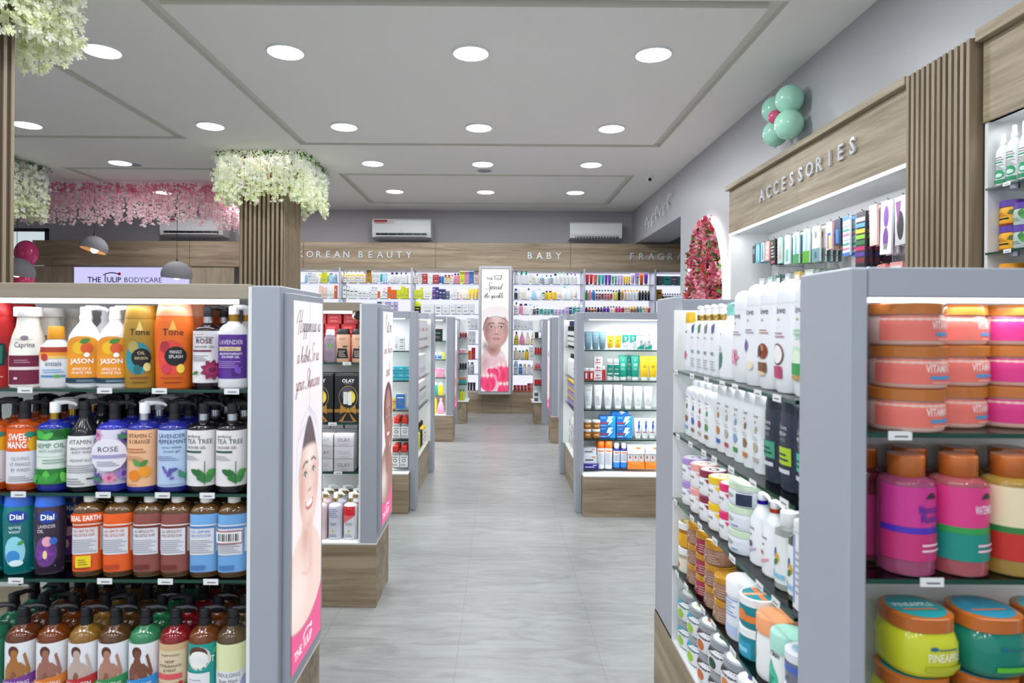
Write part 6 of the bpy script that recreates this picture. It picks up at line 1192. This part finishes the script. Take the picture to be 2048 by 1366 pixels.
ap(tpl('jar', .085, .15, '#e8eeec', '#a8dccc', [('T', 'my Skin', 0, .82, .09, '#24303c', 1.5), ('e', 0, .36, .55, .26, '#3fc0a0'), ('P', [(-.5, .42), (.5, .42), (0, .75)], '#3fc0a0'), ('g', -.35, .35, .2, .45, 4, '#1f6a5a')], lod=2, z0=.02, z1=.8), 'jar', 'white tub with mint lid and green drop print', 'jar', 1.473, .561, .662)
for k in range(2): ap(tpl('jar', .078, .075, '#9a9cae', '#dfe3ea', [('r', -1.3, 1.2, .62, .9, '#4a6ab8'), ('e', .1, .35, .1, .08, '#5a5c74')], lod=2, z0=.02, z1=.72, bk='l', top=['#e4e8ee', ('e', 0, 0, .7, .7, '#a8c8d8')]), 'jar', 'clear grey jar with pale lid, %s of two near the grey post' % ('bottom', 'top')[k], 'jar', 1.389, .561+.0755*k, .655)
# deck
for i, (y, c, cn, lid) in enumerate(((2.24, '#1f9ab0', 'aqua', '#9aa0a8'), (2.13, '#1f9ab0', 'aqua', '#9aa0a8'), (2.02, '#4a3a38', 'brown', '#9aa0a8'), (1.91, '#3a3c40', 'charcoal', '#9aa0a8'), (1.80, '#3a302c', 'dark brown', '#9aa0a8'), (1.69, '#5a2f9c', 'violet', '#e8eaee'), (1.585, '#2c2a2c', 'black', '#e8eaee'), (1.48, '#b8a070', 'khaki', '#e8eaee'), (1.385, '#8a9a5a', 'olive', '#d8dcd0'))):
    ac_ = {'aqua': '#9ac83a', 'brown': '#c86a2a', 'charcoal': '#2c4a34', 'dark brown': '#d8843a', 'violet': '#4a2a8a', 'black': '#3a2a30', 'khaki': '#c8b46a', 'olive': '#d8603a'}[cn]
    for k in range(2):
        ap(tpl('jarw', .1, .092, c, lid, ['#e4e6ea', ('e', 0, .35, .4, .26, ac_), ('P', [(-1, 1), (.2, 1), (-1, .6)], c), ('g', -.3, .6, .7, .85, 2, '#8a8a92')], lod=2, z0=.05, z1=.72, bk='l', top=['#e8eaec', ('e', -.1, 0, .5, .5, ac_), ('r', -.1, .7, .2, .5, c), ('e', .2, -.2, .3, .25, '#4a4440')]), 'jar', '%s scrub jar with %s lid, %s of two on the aisle deck' % (cn, 'grey' if lid == '#9aa0a8' else 'white', ('bottom', 'top')[k])+(', far one' if i == 0 else ', second from far end' if i == 1 else ''), 'jar', y, .301+.0925*k, .675, .2, 'scrub jars on the deck')
# ------------------------------------------------------------------ back wall products
SB = .00804; YS = 10.64
def bay(i, rows, where, n0=0):
    names = ['top shelf', 'second shelf', 'third shelf', 'fourth shelf', 'fifth shelf', 'sixth shelf', 'seventh shelf', 'bottom shelf']
    for k, sp in rows.items():
        wh = '%s, %s' % (names[k], where)
        shelf_row(sp, UP[i]+.045, SHZ[k]+.0005, YS, SB, wh, 'goods on the '+wh, lod=0)
bay(0, {0: '_66 Mlwl7x20 Bwbw9x20 Bwlw10x19 Mwyw9x17 Bhyh13x21 Mlsl12x20 Mswl7x19', 1: '_68 Bhyh14x4 _14 Bqqq8x26 Bqqq8x22 Bwww5x22*3 Bowo6x26'}, 'bay beside flower column')
bay(1, {0: 'Pyww8.5x24*5 Mwsw5.5x23 BYkY11x10^3 Bwsw8x9.5*2^2 Ttwt6x19 Tlsl5x20*2 Twbw5x21 Mwnw9x22*2 Pwkw9.5x24*2',
        1: 'BGGw8x26 BGGw6x24 BwGw9x22*2 BwGw8x16*2 Bwsw6x14 BGkw4x18 Bwkw7x13^2 Bwkw6x13^2 Boro5x15 Bwww5x13 BGkw5x21 BGGw5x18 Booo7x24 Booo6x18*2 Bhhh8x18 Bhhh8x26 Byhh8x22',
        2: '_10 Jskk8x8*2 Bcwc8x9 BBBB24x6 _12 BnBd9x24 Bduw9x24 BnYu9x24 BdYi8x24 BvYu7x24'}, 'bay under BEAUTY')
bay(2, {0: 'Bmkc6x16 Bwpw5x10*2^2 Brwr11x10^2 BcGw11x9^2 Brwr12x9^2 Mbwb5x19*2 MYmc7x18*2 Mcrc6x18 Mpnp6x21*2 Bhhh10x24 Bppp9x24 Bbbb10x24 Bqpq10x31',
        1: 'Bhhh6x18*2 Bhhh6x23 Bhiw19x15 Bvwv7x12^2 Bnwn6x24 Bnwn7x20*2 Bdwd8x8^2 Bwdw5x10 Bwcw9x22 Twpq6x18*2 Tcyc6x19*2 Tyyy7x21*3',
        2: 'Jhhk14x25 Bipw28x19 Bihw15x19 Bwew15x19 Biuw13x20 Biyw13x20 Bihw13x20 Bilw12x20',
        3: '_54 Biii12x9*2 _24 Bwlw5x12 Bilw8x22 Biii8x22 Biii7x21', 4: '_104 Mwnk6x20 Bcci8x26 Biii7x26', 5: '_98 Brrr9x13 Boro10x17 Brrr8x23',
        6: '_98 Mqpq7x18 Mwss9x24*2', 7: '_96 Mwss6x20 Tkwk6x19*4'}, 'bay left of tall poster')
bay(4, {0: 'Fwlw10x29 Fwtw10x25*2 Bwiw7x19 Bcgc5.5x17 Pwkw9.5x22 Plss10x20 Pwkw8.5x20 Plks9x20 Fwnw9x22 Pwgw8x26*2 Pwkw8x24 Pwnw8x26 Pwnw8x23',
        1: 'Fink8x22 Fwww8x24 Fcwc9x23 Vwkw10x23 Vlwl11x23 Vwsw10x23 Mgww7x18 Myky7x18 Myky8x18 Jyyy9x16 Vqww11x24 Vwtw10.5x29 Vwsw10.5x29 Vcww10.5x29',
        2: 'Pckw10x26 Fpkp9x22 Fwkw10x22 Fwlw9x22 Pink7x18 Pwuk6x21 Mwwt9x19 Mwwt7x18*3 Mwwu7.5x18*3 Mwwu8x25 Mwwn7x25 Mwwt8x25*2 Mwwu7x25',
        3: 'Biii6x21 Bqii8x20 Biii6x18 Biii8x18 Biii11x9^2 Biii8x16*2 Pwbw7x20', 4: 'Vykh11x26 Vpwp12x26 Vcwc11x25 Vycc11x25 Vwsw8x22',
        5: 'Pcgc9x25 Mcgc7x18*2 Mygy8x20 Bwlw14x25 Bwww8x16', 6: 'Flww10x27 Flbb9x21 Fcyw8x21 Fwuw9x20 Fyyw9x19', 7: 'Jnro7x7*4^2 Jnro8x9*2^2 Jnbg7x8^2'}, 'bay right of tall poster')
bay(5, {0: 'Trkr8x21*2 Troo9x20 Tttt7x20*2 Tvvv7x20*2 Tetg6x19*2 Tupu6x19*2 Tyky5x17*3 Tuwu9x23 Tvws9x23 Tomo9x23 Tvyv9x23',
        1: 'Mggg6.5x20 Mppp7x20 Mbbb7x20 Mwsm5.8x21*3 Mwsr5.8x21*3 Mqkq5x20 Mhsh6x20 Mkkk6x21 MYyY6x21 Mqoq6x21 Mwyw6x21*4 MkYk6x20*4',
        2: 'Mvkk6x16 Mokk6x16 Mykk6x16 Mpkk6x16 Mkkk6x16 MBkk6x16 Mvsv7x18*2 Mcmc5.5x18*2 MPsP6x18*2 Mmcr7x18 MYcc6x18*2 MYyB6x18*2 Mdsd6x18 Mtst6x18 MYcc6x18*2 Mrcr5x18'}, 'bay of perfume mists')
bay(6, {0: 'Bvkd14x18 Btkt15x18 Bpkd15x18 Btkt14x18', 1: 'BkYY12x22 Mwkk5x14*8'}, 'bay cut by wall corner')
# ------------------------------------------------------------------ accessories cabinet in the right wall
XF = 2.20
t = thing('accessories_cabinet', 'white wall cabinet of hanging packets under a wood header reading ACCESSORIES', 'wall cabinet', (XF, 3.49, 0))
dy = 6.26-3.49
b = MB(); b.box(.405, .42, 0, dy, 0, 2.70, WHITE); b.obj('back_panel', t)
b = MB(); b.box(.01, .405, dy-.02, dy, 0, 2.30, WHITE); b.obj('far_side_panel', t)
b = MB(); b.box(.01, .405, 0, dy, 2.30, 2.32, WHITE); b.obj('top_panel', t)
b = MB(); b.box(.37, .405, 0, dy-.02, 2.22, 2.30, WHITE, .01); b.obj('cornice', t)
for a, c in ((0, 4.83-3.49), (4.832-3.49, 5.66-3.49), (5.662-3.49, dy)): b = MB(); b.box(0, .03, a, c, 2.30, 2.71, WY, .001); b.obj('header_board', t)
b = MB(); b.box(-.04, .028, 0, dy+.005, 2.71, 2.755, WY, .003); b.obj('header_cap', t)
b = MB(); b.box(.0, .02, 0, dy, 2.285, 2.2995, LEDM); b.box(.002, .012, dy-.012, dy+.002, .5, 2.285, LEDM); b.obj('led_strip', t)
b = MB(); b.box(.02, .405, 0, dy-.02, .0, .3, WY); b.obj('plinth', t)
area('cabinet_led', (.03, dy/2, 2.27), .03, dy*.95, 5, (.95, .97, 1), rot=(0, R(-25), 0), par=t)
area('cabinet_led', (.03, dy-.03, 1.5), 1.2, .02, .4, (.95, .97, 1), rot=(R(90), 0, 0), par=t)
L_ = thing('sign_lettering', 'raised silver letters ACCESSORIES along the right wood header', 'sign letters', (XF-.001, 5.45, 2.46)); w_ = 'ACCESSORIES'
for i, ch in enumerate(w_):
    m = MB(); flat_text(m, txt2d(ch, True), (0, 0, 0), (0, -1, 0), (0, 0, 1), .10, M('#c9cacd', 'g'), depth=.014); m.obj('letter', L_, (0, -(5.45-4.05)*i/10, .003*i))
HK = MB(); HK.tube([(0, 0, 0), (-.22, 0, 0), (-.235, 0, .012)], .003, M('#9a9ca0', 'm'), 6); HK.box(-.004, 0, -.012, .012, -.02, .02, M('#9a9ca0', 'm')); HKM = HK.mesh('peg_hook')
def hook(y, z):
    o = bpy.data.objects.new('peg_hook', HKM); col.objects.link(o); o.parent = t; o.location = (.405, y-3.49, z)
def pk(w_, h_, c, art, d=.014):
    k = repr(('pk', w_, h_, c, art, d))
    if k in TPL: return TPL[k]
    T = tpl('box', w_, h_, c, lab=art, d=d, lod=1, sp=1)
    TPL[k] = T; return T
PKS = [(6.06, .07, .16, '#23252c', [('r', -.8, .8, .5, .8, '#6a7a8a')], 'black', 3), (5.97, .08, .17, '#4fb0c4', [('r', -.8, .8, .1, .9, '#d8ecf0'), ('r', -.5, .5, .1, .9, '#4fb0c4')], 'aqua', 4), (5.86, .08, .17, '#b9c4c8', [('r', -.3, .3, .1, .9, '#4a6a70')], 'silver', 4), (5.76, .07, .17, '#e0a8a4', [('g', -.8, .8, .1, .9, 3, '#f0c8c4')], 'pink', 2),
 (5.64, .11, .22, '#1c1a1e', [('r', -.7, .7, .08, .16, '#d85a8a'), ('g', -.7, .7, .3, .8, 4, '#c8c0b8'), ('r', -.6, 0, .8, .92, '#a88a5a')], 'black card', 3), (5.50, .1, .22, '#a8d0c4', [('P', [(-.5, .1), (.5, .2), (.3, .9)], '#e08a8a')], 'mint and pink', 2),
 (5.36, .1, .24, '#c9dcd8', [('r', -.4, .4, .1, .5, '#6ab8a8'), ('r', -.2, .2, .5, .9, '#e6ecec')], 'clear teal', 4), (5.2, .1, .25, '#c4dcdc', [('r', -1, 1, 0, .3, '#4a9a5a'), ('r', -.2, .2, .3, .9, '#5aa8c8')], 'green and blue', 4), (5.03, .1, .26, '#cfe0e0', [('r', -1, 1, 0, .35, '#5aa82c'), ('r', -.3, .3, .35, .9, '#8ac8dc')], 'bright green', 4),
 (4.87, .11, .27, '#e2ded6', [('r', -1, 1, 0, .38, '#6f98a0'), ('e', 0, .75, .3, .1, '#8a8a88'), ('e', 0, .2, .3, .1, '#4a6a72')], 'cream and teal card', 5), (4.68, .09, .2, '#e8b8c0', [('r', -.5, .5, .05, .6, '#2a6ac8'), ('r', -.1, .8, .05, .5, '#e0c878')], 'pink and blue', 4), (4.56, .09, .18, '#24304c', [('r', -.5, .4, .05, .6, '#2f7ad0')], 'navy', 3),
 (4.44, .1, .27, '#dfe6ee', [('r', -1, 1, .9, 1, '#4a8ad0'), ('r', -1, 1, 0, .08, '#3a7ac8')]+[('r', -.9, .9, .15+.12*k, .2+.12*k, ['#e08aa8', '#5ab0a0', '#c8dce8'][k % 3]) for k in range(6)], 'white and blue toothbrush', 5),
 (4.27, .11, .38, '#3c3a44', [('r', -1, 1, .03+.1*k, .1+.1*k, c) for k, c in enumerate(['#17171c', '#8a1838', '#5a3a9c', '#c22a6a', '#2f7a3c', '#8ac83a', '#e0c83a', '#5aa0d8', '#e8eaee'])], 'rainbow striped', 5), (4.12, .08, .26, '#e6c8c0', [('r', -.6, .6, .1, .9, '#ecd6d0')], 'pale pink', 3),
 (3.99, .12, .33, '#e8e6ec', [('e', 0, .7, .45, .2, '#7a4a9c'), ('e', 0, .3, .45, .2, '#7a4a9c'), ('r', -.3, .3, .1, .2, '#8a8a92')], 'white card with purple shape', 5), (3.84, .11, .29, '#c8c6cc', [('e', 0, .4, .6, .3, '#2a2830'), ('P', [(-.8, .9), (.2, .9), (-.4, .4)], '#8a4a8a')], 'foil and black', 5), (3.70, .12, .28, '#2b3a6a', [('e', 0, .4, .6, .3, '#c8ccd4'), ('r', -.5, .5, .75, .9, '#e8eaee')], 'navy foil', 5), (3.57, .1, .28, '#2a2a30', [('e', 0, .4, .5, .3, '#b8bcc4')], 'dark foil', 4)]
for i, (y, w_, h_, c, a, nm, n) in enumerate(PKS):
    ztop = 2.165+(0.02 if i > 13 else 0); hook(y, ztop+.005)
    T = pk(w_, h_, c, a)
    for k in range(n):
        x = 2.37+.042*k; o = place(T, 'hanging_packet', '%s packet on the upper hooks, %s from the far end, %s' % (nm, ORD[i], 'front one' if k == 0 else '%s behind the front one' % ORD[k-1]), 'packet', (x, y+rngs.uniform(-.004, .004), ztop-h_), -R(90)+rngs.uniform(-.06, .06), 'packets on the upper hooks')
        o.rotation_euler[1] = rngs.uniform(-.05, .05)
PK2 = [(5.9, '#c8ccd0', 'silver foil'), (5.72, '#a8c8b8', 'pale green'), (5.55, '#3a6a60', 'dark green'), (5.38, '#c8ccd4', 'silver'), (5.2, '#d8b868', 'yellow sponge'), (5.0, '#b8c8c0', 'clear'), (4.4, '#6a9ad0', 'blue'), (4.24, '#b8bcc4', 'foil'), (4.05, '#e88a84', 'coral'), (3.9, '#e8a09a', 'salmon'), (3.75, '#c8b8d8', 'lilac'), (3.6, '#8aa8d8', 'light blue')]
for i, (y, c, nm) in enumerate(PK2):
    zt = 1.85 if i < 6 else 1.80; hook(y, zt+.004); T = pk(.11, .24, c, [('r', -.8, .8, .7, .9, '#e8eaec'), ('r', -.5, .5, .1, .5, '#5a6a70')])
    for k in range(3): place(T, 'hanging_packet', '%s packet on the lower hooks, %s from the far end, %s' % (nm, ORD[i], 'front one' if k == 0 else '%s behind the front one' % ORD[k-1]), 'packet', (2.38+.05*k, y, zt-.24), -R(90)+rngs.uniform(-.15, .15), 'packets on the lower hooks')
for y in (5.6, 5.0, 4.75): hook(y, 1.93)
# slatted pilaster
t = thing('slatted_pilaster', 'slatted wooden pilaster between the two wall cabinets at right', 'pilaster', (XF, 2.99, 0)); w_ = .48
b = MB(); b.box(.02, .42, 0, w_, 0, 2.74, WSD); b.obj('backing', t)
b = MB()
for i in range(12): b.box(-.045, .02, .005+i*.0405, .027+i*.0405, 0, 2.74, WS, .001)
b.obj('slats', t)
# hair care cabinet
t = thing('wall_cabinet', 'wall cabinet with glass shelves of hair products at the right edge', 'wall cabinet', (XF, .4, 0)); dy = 2.97-.4
b = MB(); b.box(.405, .42, 0, dy, 0, 2.70, WHITE); b.obj('back_panel', t)
b = MB(); b.box(.01, .405, dy-.02, dy, 0, 2.34, WHITE); b.obj('far_side_panel', t)
b = MB(); b.box(.01, .405, 0, dy, 2.34, 2.36, WHITE); b.obj('top_panel', t)
b = MB(); b.box(0, .03, 0, dy, 2.34, 2.71, WY, .001); b.obj('header_board', t)
b = MB(); b.box(-.04, .028, 0, dy, 2.71, 2.765, WY, .003); b.obj('header_cap', t)
for z in (2.037, 1.745, 1.50, 1.2):
    s = shelf(t, -.0, .40, 0, dy-.021, z, '-x', 9, rngs)
    for q in (dy-.16, dy-.4):
        c = MB(); c.tube([(.02, q, z-.01), (.02, q, z-.03)], .02, M('#b8bcc4', 'm'), 8); c.obj('shelf_clip', s)
area('cabinet_led', (.05, dy/2, 2.32), .03, dy*.95, 2.6, (.95, .97, 1), rot=(0, R(-25), 0), par=t)
def wp(T, nm, lb, cat, y, z, x=2.245): return place(T, nm, lb, cat, (x, y, z), -R(80), 'hair products in the right wall cabinet')
HT = [('t', 'Cantu', -.1, .75, .09, '#7a7a70', 1.4), ('r', -.7, .5, .64, .68, '#2f9a6a'), ('g', -.7, .7, .42, .62, 4, '#8a9a90'), ('e', .1, .3, .6, .13, '#1f9a6a'), ('e', .1, .27, .4, .06, '#cfe8dc'), ('r', -.8, .8, .03, .14, '#1f8a5c')]
HT[0] = ('g', -.6, .6, .72, .86, 2, '#8a8a80')
for i, y in enumerate((2.905, 2.842, 2.779, 2.716, 2.653)):
    wp(tpl('spray' if i < 2 else 'squeeze', .058, .255 if i else .235, '#eceef0', '#f2f2f2', HT, lod=2, z0=.03, z1=.66, lw=1.0), 'spray_bottle' if i < 2 else 'squeeze_bottle', 'white bottle with green print, %s from the far end, top shelf of right wall cabinet' % ORD[i], 'bottle', y, 2.038)
YJ = [('r', -1.3, 1.2, 0, 1, '#e8a81c'), ('r', -.8, .3, .3, .4, '#17171b'), ('L', .2, .6, .6, .4, '#5a6a1c'), ('g', -.8, .2, .5, .75, 3, '#a86a1c'), ('r', -1.3, 1.2, 0, .08, '#a83a1c')]
GJ = [('r', -1.3, 1.2, 0, 1, '#aeb8b8'), ('L', .1, .55, .7, .5, '#3f8a3c'), ('L', .1, .55, .7, -.2, '#4a9a44'), ('L', .1, .55, .6, 1.2, '#3a7a34'), ('g', -.8, .2, .25, .5, 2, '#5a8a5a')]
for k in range(2):
    wp(tpl('jar', .10, .112, '#e0a030', '#5a3a9c', YJ, lod=2, z0=.03, z1=.72, lw=1.1), 'jar', 'yellow jar with purple lid, %s of two by the side panel' % ('bottom', 'top')[k], 'jar', 2.885, 1.746+.1125*k, 2.275)
    wp(tpl('jar', .085, .098, '#b4bcbc', '#5a3a9c', GJ, lod=2, z0=.03, z1=.72, lw=1.1), 'jar', 'grey jar with purple lid and palm leaf, %s of two' % ('bottom', 'top')[k], 'jar', 2.785, 1.746+.0985*k, 2.25)
    wp(tpl('jar', .09, .112, '#dcdcd8', '#e8e8e4', [('r', -1.3, 1.2, 0, 1, '#e0e0dc'), ('T', 'SH', 0, .5, .12, '#7a5a4a', 1.2), ('L', 0, .2, .6, 1, '#8ab08a')], lod=2, z0=.03, z1=.72), 'jar', 'white jar with brown lettering, %s of two at the right picture edge' % ('bottom', 'top')[k], 'jar', 2.685, 1.746+.1125*k, 2.25)
    wp(tpl('jar', .10, .098, '#3a2a1c', '#e0981c', [('r', -1.3, 1.2, 0, 1, '#1f1c20'), ('T', 'Jam', 0, .55, .2, '#e8e8e8', .9)], lod=2, z0=.03, z1=.72), 'jar', 'dark jar with yellow lid on the third shelf, %s of two' % ('bottom', 'top')[k], 'jar', 2.72, 1.501+.0985*k, 2.26)
    wp(tpl('jar', .095, .094, '#c8b8a8', '#e0981c', [('r', -1.3, 1.2, 0, 1, '#d8a030')], lod=2, z0=.03, z1=.72), 'jar', 'yellow jar with yellow lid on the third shelf by the panel, %s' % ('bottom', 'top')[k], 'jar', 2.87, 1.501+.0945*k, 2.26)
# ------------------------------------------------------------------ label tidy: at most 16 words
for o in bpy.data.objects:
    l = o.get('label')
    if l and o.parent is None:
        for a, c in ((' of the ', ' of '), (' on the ', ' on '), (' from the ', ' from '), (' from left on ', ' on '), (' with the ', ' with '), (' the ', ' '), (' of ', ' '), (' and ', ' '), (' with ', ', '), (' from ', ' ')):
            while len(l.split()) > 16 and a in l: l = l.replace(a, c, 1)
        o['label'] = l
